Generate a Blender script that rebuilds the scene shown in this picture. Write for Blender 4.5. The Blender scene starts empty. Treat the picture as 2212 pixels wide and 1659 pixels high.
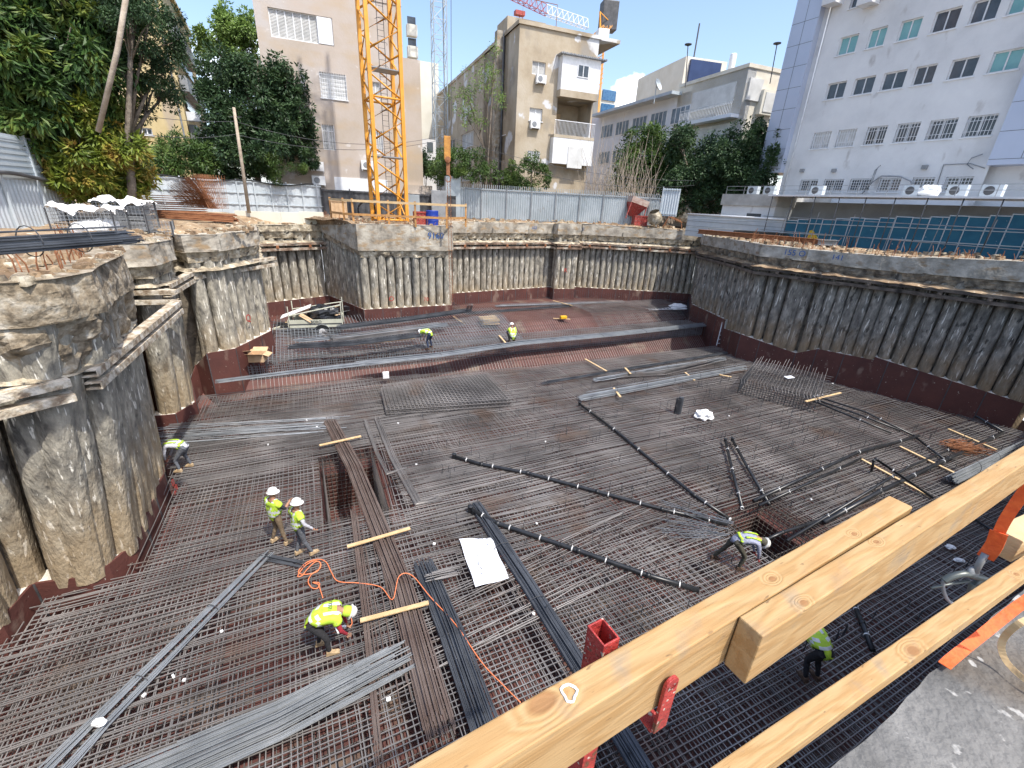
import bpy, bmesh, math, random
from mathutils import Vector, Matrix, noise
random.seed(7)
R_ = math.radians
S = bpy.context.scene
COL = S.collection
# ---------------- camera ----------------
FPX, CW, CH, CAMZ = 948.0, 2212, 1659, 9.0
PIT, ROL = R_(22.5), R_(2.85)
_R = Vector((1, 0, 0)); _F = Vector((0, math.cos(PIT), -math.sin(PIT))); _U = _R.cross(_F)
R2 = _R*math.cos(ROL)+_U*math.sin(ROL); U2 = _U*math.cos(ROL)-_R*math.sin(ROL)
cd = bpy.data.cameras.new('camera'); cam = bpy.data.objects.new('camera', cd); COL.objects.link(cam)
cd.sensor_width = 36; cd.lens = 36*FPX/CW; cd.clip_start = .05; cd.clip_end = 3000
cam.matrix_world = Matrix(((R2.x, U2.x, -_F.x, 0), (R2.y, U2.y, -_F.y, 0), (R2.z, U2.z, -_F.z, CAMZ), (0, 0, 0, 1)))
S.camera = cam
S.render.resolution_x, S.render.resolution_y = 1024, 768
S.view_settings.view_transform = 'Standard'; S.view_settings.look = 'None'
S.view_settings.exposure = 1.0; S.view_settings.gamma = 1
# ---------------- light ----------------
SUN_AZ, SUN_EL = 134.0, 60.0
w = bpy.data.worlds.new('World'); S.world = w; w.use_nodes = True
nt = w.node_tree; nt.nodes.clear()
def N(t, ty, **k):
    n = t.nodes.new(ty)
    for a, b in k.items(): setattr(n, a, b)
    return n
sky = N(nt, 'ShaderNodeTexSky', sky_type='NISHITA', sun_disc=False, sun_elevation=R_(SUN_EL), sun_rotation=R_(SUN_AZ), air_density=1.0, dust_density=2.2, ozone_density=1.5)
bg = N(nt, 'ShaderNodeBackground'); bg.inputs[1].default_value = .15
out = N(nt, 'ShaderNodeOutputWorld')
tc = N(nt, 'ShaderNodeTexCoord'); mp = N(nt, 'ShaderNodeMapping'); mp.inputs['Scale'].default_value = (1.6, 1.6, 4.2); mp.inputs['Location'].default_value = (.35, .1, .2)
nz = N(nt, 'ShaderNodeTexNoise'); nz.inputs['Scale'].default_value = 2.3; nz.inputs['Detail'].default_value = 9; nz.inputs['Roughness'].default_value = .55
sx = N(nt, 'ShaderNodeSeparateXYZ'); el = N(nt, 'ShaderNodeMapRange'); el.inputs[1].default_value = .0; el.inputs[2].default_value = .5; el.inputs[3].default_value = .50; el.inputs[4].default_value = .68
sub = N(nt, 'ShaderNodeMath', operation='SUBTRACT'); rp = N(nt, 'ShaderNodeMapRange'); rp.inputs[1].default_value = 0; rp.inputs[2].default_value = .13; rp.inputs[4].default_value = .85
mx = N(nt, 'ShaderNodeMixRGB'); mx.inputs[2].default_value = (9.5, 9.8, 10.4, 1)
L = nt.links.new
L(tc.outputs['Generated'], mp.inputs[0]); L(mp.outputs[0], nz.inputs[0]); L(tc.outputs['Generated'], sx.inputs[0]); L(sx.outputs[2], el.inputs[0])
L(nz.outputs[0], sub.inputs[0]); L(el.outputs[0], sub.inputs[1]); L(sub.outputs[0], rp.inputs[0]); L(rp.outputs[0], mx.inputs[0]); L(sky.outputs[0], mx.inputs[1])
nrm_ = N(nt, 'ShaderNodeVectorMath', operation='NORMALIZE'); L(tc.outputs['Generated'], nrm_.inputs[0]); colr = mx.outputs[0]
n5 = N(nt, 'ShaderNodeTexNoise'); n5.inputs['Scale'].default_value = 14; n5.inputs['Detail'].default_value = 8; m5 = N(nt, 'ShaderNodeMapping'); m5.inputs['Scale'].default_value = (1, 1, 1.6); L(nrm_.outputs[0], m5.inputs[0]); L(m5.outputs[0], n5.inputs[0])
for (cdv, rr, amt) in ((Vector((.20, .96, .175)), .11, 1.), (Vector((.30, .94, .14)), .10, .9), (Vector((-.60, .75, .33)), .16, .55), (Vector((-.46, .82, .20)), .12, .5)):      # small cumulus low in the sky
    dd_ = N(nt, 'ShaderNodeVectorMath', operation='DISTANCE'); dd_.inputs[1].default_value = cdv.normalized(); L(nrm_.outputs[0], dd_.inputs[0])
    fa = N(nt, 'ShaderNodeMapRange'); fa.inputs[1].default_value = rr; fa.inputs[2].default_value = rr*.2; fa.inputs[3].default_value = -.45; fa.inputs[4].default_value = .12; L(dd_.outputs['Value'], fa.inputs[0])
    ad = N(nt, 'ShaderNodeMath', operation='ADD'); L(fa.outputs[0], ad.inputs[0]); L(n5.outputs[0], ad.inputs[1]); mr = N(nt, 'ShaderNodeMapRange'); mr.inputs[1].default_value = .48; mr.inputs[2].default_value = .60; mr.inputs[4].default_value = amt; L(ad.outputs[0], mr.inputs[0])
    m6 = N(nt, 'ShaderNodeMixRGB'); m6.inputs[2].default_value = (9, 9.3, 9.8, 1); L(mr.outputs[0], m6.inputs[0]); L(colr, m6.inputs[1]); colr = m6.outputs[0]
L(colr, bg.inputs[0]); L(bg.outputs[0], out.inputs[0])
sd = bpy.data.lights.new('sun', 'SUN'); sd.energy = 2.7; sd.angle = R_(.9); sd.color = (1, .955, .88)
so = bpy.data.objects.new('sun', sd); COL.objects.link(so); so.location = (10, -10, 40)
sdir = Vector((math.sin(R_(SUN_AZ))*math.cos(R_(SUN_EL)), math.cos(R_(SUN_AZ))*math.cos(R_(SUN_EL)), math.sin(R_(SUN_EL))))
so.rotation_euler = sdir.to_track_quat('Z', 'Y').to_euler()
# ---------------- surveying helpers: photo direction -> real point ----------------
def ray(u, v): return _F+R2*((u-CW/2)/FPX)-U2*((v-CH/2)/FPX)
def G(u, v, z=0.0):
    d = ray(u, v); return Vector((0, 0, CAMZ))+d*((z-CAMZ)/d.z)
def A(u, v, Y):
    d = ray(u, v); return Vector((0, 0, CAMZ))+d*(Y/d.y)
def zat(p, v):      # height above plan point p seen on photo row v
    lo, hi = -5., 60.
    for _ in range(40):
        m = (lo+hi)/2; q = Vector((p[0], p[1], m-CAMZ)); vv = CH/2-FPX*q.dot(U2)/q.dot(_F)
        if vv > v: lo = m
        else: hi = m
    return lo
def azv(a): return Vector((math.sin(R_(a)), math.cos(R_(a)), 0))
# ---------------- mesh helpers ----------------
class MB:
    def __init__(s): s.v = []; s.f = []; s.m = []; s.mi = 0
    def add(s, vs, fs, mi=None):
        b = len(s.v); s.v += [tuple(x) for x in vs]; s.f += [tuple(b+i for i in f) for f in fs]; s.m += [s.mi if mi is None else mi]*len(fs); return s
    def hexa(s, c8): return s.add(c8, [(0, 3, 2, 1), (4, 5, 6, 7), (0, 1, 5, 4), (1, 2, 6, 5), (2, 3, 7, 6), (3, 0, 4, 7)])
    def box(s, o, ex, ey, ez):      # corner + 3 edge vectors
        o, ex, ey, ez = Vector(o), Vector(ex), Vector(ey), Vector(ez)
        return s.hexa([o, o+ex, o+ex+ey, o+ey, o+ez, o+ex+ez, o+ex+ey+ez, o+ey+ez])
    def cbox(s, c, sx, sy, sz, az=90, tilt=0):     # base-centre box, x axis toward az
        e = azv(az); n = Vector((-e.y, e.x, 0)); k = Vector((0, 0, 1))
        if tilt: e, k = e*math.cos(tilt)+k*math.sin(tilt), k*math.cos(tilt)-e*math.sin(tilt)
        c = Vector(c); return s.box(c-e*sx/2-n*sy/2, e*sx, n*sy, k*sz)
    def tube(s, pts, r, n=6, cap=True, r2=None, up=None):
        pts = [Vector(p) for p in pts]; m = len(pts); vs = []; fs = []
        for i, p in enumerate(pts):
            t = (pts[min(i+1, m-1)]-pts[max(i-1, 0)])
            t = t.normalized() if t.length > 1e-9 else Vector((0, 0, 1))
            a = t.cross(Vector((0, 0, 1)) if abs(t.z) < .95 else Vector((1, 0, 0))).normalized(); b = t.cross(a)
            rr = r if r2 is None else r+(r2-r)*i/(m-1)
            for k in range(n):
                th = 2*math.pi*(k+.5)/n; vs.append(p+a*math.cos(th)*rr+b*math.sin(th)*rr)
        for i in range(m-1):
            for k in range(n):
                k2 = (k+1) % n; fs.append((i*n+k, i*n+k2, (i+1)*n+k2, (i+1)*n+k))
        if cap: fs += [tuple(range(n-1, -1, -1)), tuple((m-1)*n+k for k in range(n))]
        return s.add(vs, fs)
    def lathe(s, c, prof, n=20, axis=Vector((0, 0, 1)), cap=True):
        axis = axis.normalized(); a = axis.cross(Vector((0, 1, 0)) if abs(axis.y) < .9 else Vector((1, 0, 0))).normalized(); b = axis.cross(a); c = Vector(c); vs = []; fs = []
        for (r, h) in prof:
            for k in range(n):
                t = 2*math.pi*k/n; vs.append(c+axis*h+a*math.cos(t)*r+b*math.sin(t)*r)
        for i in range(len(prof)-1):
            for k in range(n):
                k2 = (k+1) % n; fs.append((i*n+k, i*n+k2, (i+1)*n+k2, (i+1)*n+k))
        if cap: fs += [tuple(range(n-1, -1, -1)), tuple((len(prof)-1)*n+k for k in range(n))]
        return s.add(vs, fs)
    def prism(s, poly, z0, z1):
        n = len(poly); vs = [(p[0], p[1], z0) for p in poly]+[(p[0], p[1], z1) for p in poly]
        return s.add(vs, [tuple(range(n-1, -1, -1)), tuple(range(n, 2*n))]+[(i, (i+1) % n, n+(i+1) % n, n+i) for i in range(n)])
    def grid(s, fn, nu, nv):
        vs = [fn(i/(nu-1), j/(nv-1)) for j in range(nv) for i in range(nu)]
        return s.add(vs, [(j*nu+i, j*nu+i+1, (j+1)*nu+i+1, (j+1)*nu+i) for j in range(nv-1) for i in range(nu-1)])
    def build(s, name, mat, parent=None, smooth=False, bevel=0, frame=None):
        me = bpy.data.meshes.new(name); o = bpy.data.objects.new(name, me); COL.objects.link(o)
        V = s.v
        if frame is not None:
            inv = frame.inverted(); V = [tuple(inv @ Vector(p)) for p in V]; o.matrix_world = frame
            if parent: o.parent = parent; o.matrix_parent_inverse = Matrix.Translation(wl(parent)).inverted()
        elif parent:
            q = wl(parent); V = [(p[0]-q.x, p[1]-q.y, p[2]-q.z) for p in V]; o.parent = parent
            o['wl'] = list(q)
        else:
            xs = [p[0] for p in V]; ys = [p[1] for p in V]; q = Vector(((min(xs)+max(xs))/2, (min(ys)+max(ys))/2, min(p[2] for p in V)))
            V = [(p[0]-q.x, p[1]-q.y, p[2]-q.z) for p in V]; o.location = q
        me.from_pydata(V, [], s.f)
        for m in (mat if isinstance(mat, (list, tuple)) else [mat]): me.materials.append(m)
        if isinstance(mat, (list, tuple)): me.polygons.foreach_set('material_index', s.m)
        if smooth: me.polygons.foreach_set('use_smooth', [True]*len(me.polygons))
        me.update()
        if bevel:
            b = o.modifiers.new('bevel', 'BEVEL'); b.width = bevel; b.segments = 2; b.limit_method = 'ANGLE'
        return o
def wl(o):
    if 'wl' in o.keys(): return Vector(o['wl'])
    return o.location.copy()
def tag(o, label=None, cat=None, group=None, kind=None):
    if label: o['label'] = label
    if cat: o['category'] = cat
    if group: o['group'] = group
    if kind: o['kind'] = kind
    return o
def thing(name, loc, label, cat, group=None):
    o = bpy.data.objects.new(name, None); o.empty_display_size = .2; COL.objects.link(o); o.location = Vector(loc)
    return tag(o, label, cat, group)
# ---------------- materials ----------------
def MAT(name, cols, scale=3., rough=.8, bump=0., bscale=None, detail=6, stretch=(1, 1, 1), metal=0., spots=None, spec=.5, pos=None, low=None):
    """noise-blended colours; spots=(colour, scale, threshold, softness, stretch)"""
    m = bpy.data.materials.new(name); m.use_nodes = True; t = m.node_tree; b = t.nodes['Principled BSDF']
    b.inputs['Roughness'].default_value = rough; b.inputs['Metallic'].default_value = metal; b.inputs['Specular IOR Level'].default_value = spec
    l = t.links.new; c = N(t, 'ShaderNodeTexCoord'); mp = N(t, 'ShaderNodeMapping'); mp.inputs['Scale'].default_value = stretch; l(c.outputs['Object'], mp.inputs[0])
    if len(cols) == 1: col = None; b.inputs['Base Color'].default_value = (*cols[0], 1)
    else:
        nz = N(t, 'ShaderNodeTexNoise'); nz.inputs['Scale'].default_value = scale; nz.inputs['Detail'].default_value = detail; nz.inputs['Roughness'].default_value = .62; l(mp.outputs[0], nz.inputs[0])
        cr = N(t, 'ShaderNodeValToRGB'); e = cr.color_ramp.elements; n = len(cols)
        ps = pos or [.34+.32*i/(n-1) for i in range(n)]
        e[0].position = ps[0]; e[0].color = (*cols[0], 1); e[1].position = ps[-1]; e[1].color = (*cols[-1], 1)
        for i in range(1, n-1): q = e.new(ps[i]); q.color = (*cols[i], 1)
        l(nz.outputs[0], cr.inputs[0]); col = cr.outputs[0]
    for sp in (spots or []):
        sc, ss, th, so_, st = sp
        mp2 = N(t, 'ShaderNodeMapping'); mp2.inputs['Scale'].default_value = st; mp2.inputs['Location'].default_value = (ss, 3*th, 7); l(c.outputs['Object'], mp2.inputs[0])
        n2 = N(t, 'ShaderNodeTexNoise'); n2.inputs['Scale'].default_value = ss; n2.inputs['Detail'].default_value = 5; l(mp2.outputs[0], n2.inputs[0])
        r = N(t, 'ShaderNodeMapRange'); r.inputs[1].default_value = th; r.inputs[2].default_value = th+so_; l(n2.outputs[0], r.inputs[0])
        x = N(t, 'ShaderNodeMixRGB'); x.inputs[2].default_value = (*sc, 1); l(r.outputs[0], x.inputs[0])
        if col: l(col, x.inputs[1])
        else: x.inputs[1].default_value = (*cols[0], 1)
        col = x.outputs[0]
    if low:      # soil stain left on the foot of the piles: (colour, z where it starts, z where it is full, strength)
        lc, za_, zb_, st_ = low; sz = N(t, 'ShaderNodeSeparateXYZ'); l(c.outputs['Object'], sz.inputs[0]); nn = N(t, 'ShaderNodeTexNoise'); nn.inputs['Scale'].default_value = 1.6; nn.inputs['Detail'].default_value = 5; l(c.outputs['Object'], nn.inputs[0])
        ma = N(t, 'ShaderNodeMath', operation='MULTIPLY_ADD'); l(nn.outputs[0], ma.inputs[0]); ma.inputs[1].default_value = 3.4; l(sz.outputs[2], ma.inputs[2])
        r = N(t, 'ShaderNodeMapRange'); r.inputs[1].default_value = za_+1.7; r.inputs[2].default_value = zb_+1.7; r.inputs[4].default_value = st_; l(ma.outputs[0], r.inputs[0])
        x = N(t, 'ShaderNodeMixRGB'); x.inputs[2].default_value = (*lc, 1); l(r.outputs[0], x.inputs[0]); l(col, x.inputs[1]); col = x.outputs[0]
    if col: l(col, b.inputs['Base Color'])
    if bump:
        n3 = N(t, 'ShaderNodeTexNoise'); n3.inputs['Scale'].default_value = bscale or scale*4; n3.inputs['Detail'].default_value = 6; l(mp.outputs[0], n3.inputs[0])
        bp = N(t, 'ShaderNodeBump'); bp.inputs['Strength'].default_value = bump; bp.inputs['Distance'].default_value = .05; l(n3.outputs[0], bp.inputs['Height']); l(bp.outputs[0], b.inputs['Normal'])
    return m
M = {}
M['pile'] = MAT('pile_concrete', [(.15, .138, .115), (.29, .265, .215), (.46, .42, .335)], 4.2, .9, 1., 16, stretch=(1, 1, .38), low=((.40, .29, .16), 3.2, 1.2, .62),
    spots=[((.11, .10, .085), 3.4, .60, .08, (1, 1, .45)), ((.80, .76, .66), 8, .61, .04, (1.6, 1.6, .2))])
M['pile_dark'] = MAT('pile_concrete_grimy_shaded', [(.11, .10, .088), (.22, .205, .175), (.38, .35, .30)], 4.2, .9, 1., 16, stretch=(1, 1, .38), low=((.27, .19, .105), 3.4, 1.4, .75),
    spots=[((.06, .055, .048), 3.4, .58, .08, (1, 1, .45)), ((.70, .67, .60), 8, .62, .04, (1.6, 1.6, .15))])  # darker copy of the pile concrete: grime plus wall shade put into the colour
M['crust'] = MAT('broken_concrete', [(.14, .115, .085), (.36, .30, .21), (.62, .56, .44)], 2.5, .95, 1., 8, spots=[((.05, .045, .04), 3.5, .6, .08, (1, 1, .8))])
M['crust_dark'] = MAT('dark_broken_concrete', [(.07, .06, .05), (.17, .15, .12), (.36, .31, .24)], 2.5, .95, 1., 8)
M['nearcap'] = MAT('eroded_soil_concrete', [(.085, .068, .048), (.21, .165, .11), (.33, .275, .20), (.46, .42, .35)], 3.4, .95, 1., 9, pos=[.34, .46, .56, .68])
M['cap'] = MAT('cap_concrete', [(.19, .165, .13), (.36, .32, .26), (.50, .46, .38)], 1.4, .9, .6, 9, spots=[((.30, .21, .12), 1.7, .52, .15, (1, 1, 2)), ((.09, .08, .065), 2.6, .63, .08, (1, 1, .25))])
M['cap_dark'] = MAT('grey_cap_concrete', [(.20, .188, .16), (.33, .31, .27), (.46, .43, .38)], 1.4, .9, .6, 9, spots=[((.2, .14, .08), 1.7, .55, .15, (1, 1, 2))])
M['backing'] = MAT('soil_between_piles', [(.06, .05, .04), (.13, .108, .08), (.22, .18, .13)], 2.5, .95, 1., 6)
M['membrane'] = MAT('brown_membrane', [(.075, .026, .021), (.115, .038, .029)], .8, .7, .25, 12, spots=[((.20, .13, .10), 1.6, .6, .1, (1, 1, .5)), ((.38, .33, .27), 9, .69, .03, (1, 1, 1))])
M['floormem'] = MAT('floor_membrane', [(.06, .023, .02), (.10, .034, .027), (.12, .048, .037)], .5, .7, .3, 12, spots=[((.16, .11, .08), .8, .58, .1, (1, 1, 1)), ((.30, .27, .22), 5, .70, .05, (1, 1, 1))])
M['mortar'] = MAT('white_mortar', [(.45, .42, .36), (.75, .72, .65)], 4, .9, .8, 12)
M['steel'] = MAT('rebar_steel', [(.135, .128, .125), (.225, .212, .205), (.32, .30, .288)], .35, .5, 0, metal=.35, detail=3, spots=[((.19, .145, .12), .6, .58, .14, (1, 1, 1))])
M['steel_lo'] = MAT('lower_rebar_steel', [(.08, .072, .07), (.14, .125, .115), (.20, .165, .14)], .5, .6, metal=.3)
M['steel_br'] = MAT('brownish_rebar', [(.13, .09, .075), (.21, .165, .145)], 1.2, .55, metal=.3)
M['steel_gr'] = MAT('bright_rebar', [(.24, .26, .28), (.37, .39, .41)], 1.2, .42, metal=.5)
M['steel_dk'] = MAT('dark_rebar', [(.06, .065, .075), (.13, .14, .155)], 1.2, .45, metal=.5)
M['rust'] = MAT('rust', [(.16, .055, .022), (.30, .13, .06), (.22, .08, .035)], 2, .9, .3, 12)
M['channel'] = MAT('rusty_channel', [(.12, .075, .05), (.25, .17, .12), (.50, .46, .38)], 1.6, .85, .6, 10)
M['spatter'] = MAT('concrete_spattered_channel', [(.24, .17, .11), (.46, .39, .29), (.66, .60, .50)], 4, .9, .6, 20, stretch=(1, 1, 1), pos=[.38, .5, .6])
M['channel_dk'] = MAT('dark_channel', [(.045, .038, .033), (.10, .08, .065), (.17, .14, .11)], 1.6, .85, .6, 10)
M['dirt'] = MAT('soil', [(.12, .078, .045), (.25, .17, .10), (.40, .30, .19)], .9, .95, 1., 5, spots=[((.52, .45, .34), 6, .62, .05, (1, 1, 1))])
M['ground'] = MAT('yard_ground', [(.2, .16, .11), (.33, .27, .2)], .3, .95, .6, 4)
M['timber'] = MAT('timber', [(.50, .34, .17), (.66, .48, .27)], 3, .75, .2, 20, stretch=(1, 1, 3))
M['oldtimber'] = MAT('orange_timber', [(.36, .17, .05), (.50, .27, .10)], 3, .75, .2, 20)
M['pipe'] = MAT('black_pipe', [(.012, .013, .015), (.028, .03, .034)], 3, .35)
M['white'] = MAT('white_plastic', [(.72, .72, .72), (.84, .84, .83)], 6, .6, .3, 14)
M['whitepaint'] = MAT('white_paint', [(.66, .67, .68), (.78, .79, .80)], 3, .5)
M['grey'] = MAT('grey_metal', [(.22, .23, .24), (.34, .35, .36)], 2, .5, metal=.3)
M['darkgrey'] = MAT('dark_metal', [(.04, .042, .045), (.09, .09, .095)], 2, .55)
M['crane'] = MAT('crane_yellow', [(.66, .27, .022), (.78, .36, .045)], 1.5, .45, spots=[((.25, .1, .03), 6, .68, .05, (1, 1, 1))])
M['red'] = MAT('red_paint', [(.27, .03, .025), (.42, .055, .04)], 8, .55, .3, 30, spots=[((.16, .07, .04), 9, .6, .05, (1, 1, 1)), ((.50, .42, .36), 26, .62, .03, (1, 1, 1))])
M['redsteel'] = MAT('chipped_red_steel', [(.30, .03, .028), (.45, .05, .04)], 20, .5, .3, 90, spots=[((.14, .06, .035), 30, .60, .05, (1, 1, 1)), ((.52, .45, .38), 70, .63, .03, (1, 1, 1))])
M['orange'] = MAT('orange_strap', [(.75, .10, .02), (.88, .15, .03)], 30, .7, .2, 60)
M['cable'] = MAT('orange_cable', [(.75, .22, .09)], rough=.5)
M['blue'] = MAT('blue_panel', [(.015, .095, .16), (.03, .15, .225)], .8, .85, spots=[((.03, .16, .20), 1.5, .6, .15, (1, 1, 1)), ((.5, .55, .55), 9, .72, .02, (1, 1, 1))])
M['bluebin'] = MAT('blue_plastic', [(.01, .04, .30)], rough=.5)
M['galv'] = MAT('galvanised_sheet', [(.34, .38, .40), (.46, .50, .52)], .7, .42, metal=.45, spots=[((.30, .28, .25), 1.5, .66, .1, (1, 1, 1))])
M['galvw'] = MAT('white_sheet', [(.40, .45, .48), (.53, .57, .60)], .7, .5, spots=[((.35, .33, .3), 2, .68, .1, (1, 1, .4))])
M['glass'] = MAT('window_glass', [(.03, .04, .05), (.09, .10, .115)], .7, .12, spec=.7)
M['glassteal'] = MAT('teal_glass', [(.15, .36, .36), (.22, .44, .43)], 1., .2, spec=.6)
M['shutter'] = MAT('shutter_slats', [(.52, .52, .50), (.70, .70, .68)], 1, .6)
M['card'] = MAT('cardboard', [(.50, .33, .18), (.62, .44, .27)], 4, .8)
M['paper'] = MAT('white_paper', [(.74, .76, .84), (.82, .84, .9)], 2, .7)
M['concrete'] = MAT('platform_concrete', [(.085, .083, .079), (.135, .132, .126), (.20, .195, .185)], 2.2, .85, .5, 30, spots=[((.11, .085, .06), 1.3, .54, .14, (1, 1, 1)), ((.36, .35, .33), 14, .64, .05, (1, 1, 1))])
M['skin'] = MAT('skin', [(.36, .19, .12)], rough=.6)
M['bark'] = MAT('bark', [(.10, .08, .06), (.22, .18, .14)], 4, .9, .6)
M['paleb'] = MAT('pale_branch', [(.30, .24, .18), (.46, .39, .31)], 4, .9, .3)
def leafmat(n, cols, sc=1.3):
    cols = [(min(1, a*1.45+.008), b*1.35+.008, c*1.2) for a, b, c in cols]; m = MAT(n, cols, sc, .5, spec=.4); b = m.node_tree.nodes['Principled BSDF']; t = m.node_tree
    tr = N(t, 'ShaderNodeBsdfTranslucent'); ms = N(t, 'ShaderNodeMixShader'); ms.inputs[0].default_value = .28; o = t.nodes['Material Output']
    t.links.new(b.inputs['Base Color'].links[0].from_socket, tr.inputs[0]); t.links.new(b.outputs[0], ms.inputs[1]); t.links.new(tr.outputs[0], ms.inputs[2]); t.links.new(ms.outputs[0], o.inputs[0])
    return m
M['leaf_big'] = leafmat('big_leaves', [(.010, .030, .014), (.035, .085, .025), (.13, .17, .035)], 1.1)
M['leaf_olive'] = leafmat('olive_leaves', [(.045, .08, .015), (.14, .19, .03), (.26, .17, .05)], 1.3)
M['leaf_dark'] = leafmat('dark_leaves', [(.008, .024, .016), (.025, .06, .03), (.06, .11, .05)], 1.1)
M['leaf_mid'] = leafmat('mid_leaves', [(.016, .042, .013), (.042, .09, .024), (.095, .15, .042)], .8)
M['leaf_light'] = leafmat('light_leaves', [(.06, .12, .03), (.13, .21, .06), (.2, .3, .09)], .8)
# ---------------- pit outline ----------------
# (photo column,row of the skirting top, skirting top z, cap top z, cap bottom z, inward lean of the wall top)
TF, TR = 1.9, 1.27
OUT = [(0,1341,.4,7.3,6.5,(.9,-.6)),(70,1262,.4,7.3,6.5,(1.,-.2)),(188,1245,.4,7.3,6.5,(.95,0)),(235,1220,.4,7.3,6.5,(.95,.1)),(288,1175,.4,7.3,6.5,(.85,.2)),(312,1126,.4,7.3,6.5,(.6,.3)),
 (355,1022,.4,7.2,6.3,(.35,.3)),(327,900,.4,7.1,6.35,(.9,-.4)),(379,895,.4,7.1,6.35,(.8,-.2)),(424,868,.4,7.1,6.4,(.5,0)),(414,821,.6,7.1,6.4,(.4,0)),(424,788,1.2,7.1,6.4,(.3,0)),(446,764,TF,7.1,6.4,(.1,0)),(509,753,TF,7.1,6.4,(0,0)),(588,714,TF,7.1,6.4,(0,0)),
 (578,654,TF,6.9,6.5,(0,0)),(711,639,TF,6.9,6.5,(0,0)),(786,669,TF,7.3,5.7,(0,0)),(977,659,TF,7.3,5.7,(0,0)),
 (977,634,TF,7.4,6.6,(0,0)),(1186,620,TF,7.4,6.6,(0,0)),(1196,624,TF,7.5,6.6,(0,0)),(1242,624,TF,7.5,6.6,(0,0)),(1243,620,TF,7.5,6.6,(0,0)),(1450,632,TF,7.4,6.6,(0,0)),(1491,635,TF,7.3,6.6,(0,0)),
 (1493,657,TF,7.3,6.6,(0,0)),(1531,674,TF,7.3,6.6,(0,0)),(1565,689,TF,7.3,6.6,(0,0)),(1563,711,TR,7.3,6.6,(0,0)),(1600,722,TR,7.3,6.6,(0,0)),(1686,752,TR,7.25,6.6,(0,0)),(1719,763,TR,7.25,6.6,(0,0)),(1766,754,TR,7.25,6.55,(0,0)),(1887,778,TR,7.3,6.55,(0,0)),(1890,771,TR,7.3,6.55,(0,0)),(1920,781,TR,7.4,6.6,(0,0)),(2213,872,TR,7.7,6.75,(0,0))]
PV = []
for u, v, T, zt, zb, of in OUT:
    g = G(u, v, T); PV.append([Vector((g.x, g.y, 0)), T, zt, zb, Vector((of[0], of[1], 0))])
# the long right wall is one straight line: its skirting just steps up and down
a_, b_ = PV[31][0], PV[37][0]; nn_ = Vector(((b_-a_).y, -(b_-a_).x, 0)).normalized()
for k in range(30, 38):
    d_ = ray(OUT[k][0], OUT[k][1]); t_ = (a_-Vector((0, 0, CAMZ))).dot(nn_)/d_.dot(nn_); q_ = Vector((0, 0, CAMZ))+d_*t_; PV[k][0] = Vector((q_.x, q_.y, 0)); PV[k][1] = q_.z
# join the two ends of the step on the right so the wall is one line
mid = (PV[28][0]+PV[29][0])/2; PV[28][0] = mid.copy(); PV[29][0] = mid+Vector((.02, -.02, 0))
PV = [[Vector((-11.6, 3.2, 0)), .4, 7.3, 6.5, Vector((.9, -.6, 0))]]+PV+[[Vector((27.4, 18.2, 0)), TR, 7.7, 6.75, Vector()]]
NEARL = [Vector((-10.5, -6.0, 0)), Vector((27.2, 16.3, 0))]
POLY = [p[0] for p in PV]+[NEARL[1], NEARL[0]]
def inside(x, y, P=POLY):
    c = False; j = len(P)-1
    for i in range(len(P)):
        a, b = P[i], P[j]
        if (a.y > y) != (b.y > y) and x < (b.x-a.x)*(y-a.y)/(b.y-a.y)+a.x: c = not c
        j = i
    return c
GA = 64.5
ES, EW = azv(GA), azv(GA-90)
def SW(s, w_, z=0.): p = ES*s+EW*w_; return Vector((p.x, p.y, z))
def toSW(p): return p.x*ES.x+p.y*ES.y, p.x*EW.x+p.y*EW.y
def zf(w_):
    K = [(-99, -.8), (23.3, -.8), (24.1, 0), (26.8, .05), (28.2, .9), (99, .9)]
    for (a, za), (b, zb) in zip(K, K[1:]):
        if w_ <= b: return za+(zb-za)*(w_-a)/(b-a)
SUMPS = [(-.35, 1.55, 11.6, 15.4, -2.4), (11.2, 13.4, 5.5, 7.6, -2.0)]
# ---------------- pit floor sheet ----------------
def floor():
    m = MB(); ss = sorted(set([-24+1.*i for i in range(60)]+[a for q in SUMPS for a in q[:2]]))
    ws = sorted(set([-18+1.*i for i in range(64)]+[a for q in SUMPS for a in q[2:4]]+[23.3, 24.1, 26.8, 28.2, 27.5]))
    for i in range(len(ss)-1):
        for j in range(len(ws)-1):
            a, b, c, d = ss[i], ss[i+1], ws[j], ws[j+1]; hole = None
            for q in SUMPS:
                if a >= q[0]-1e-6 and b <= q[1]+1e-6 and c >= q[2]-1e-6 and d <= q[3]+1e-6: hole = q
            if hole: m.add([SW(a, c, hole[4]), SW(b, c, hole[4]), SW(b, d, hole[4]), SW(a, d, hole[4])], [(0, 1, 2, 3)])
            else: m.add([SW(a, c, zf(c)), SW(b, c, zf(c)), SW(b, d, zf(d)), SW(a, d, zf(d))], [(0, 1, 2, 3)])
    for q in SUMPS:
        c = [SW(q[0], q[2]), SW(q[1], q[2]), SW(q[1], q[3]), SW(q[0], q[3])]
        for i in range(4):
            p, r = c[i], c[(i+1) % 4]; m.add([(p.x, p.y, q[4]), (r.x, r.y, q[4]), (r.x, r.y, -.8), (p.x, p.y, -.8)], [(0, 1, 2, 3)])
    tag(m.build('pit_floor', M['floormem']), 'brown waterproofing membrane over the floor of the excavation', 'ground', kind='structure')
floor()
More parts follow.
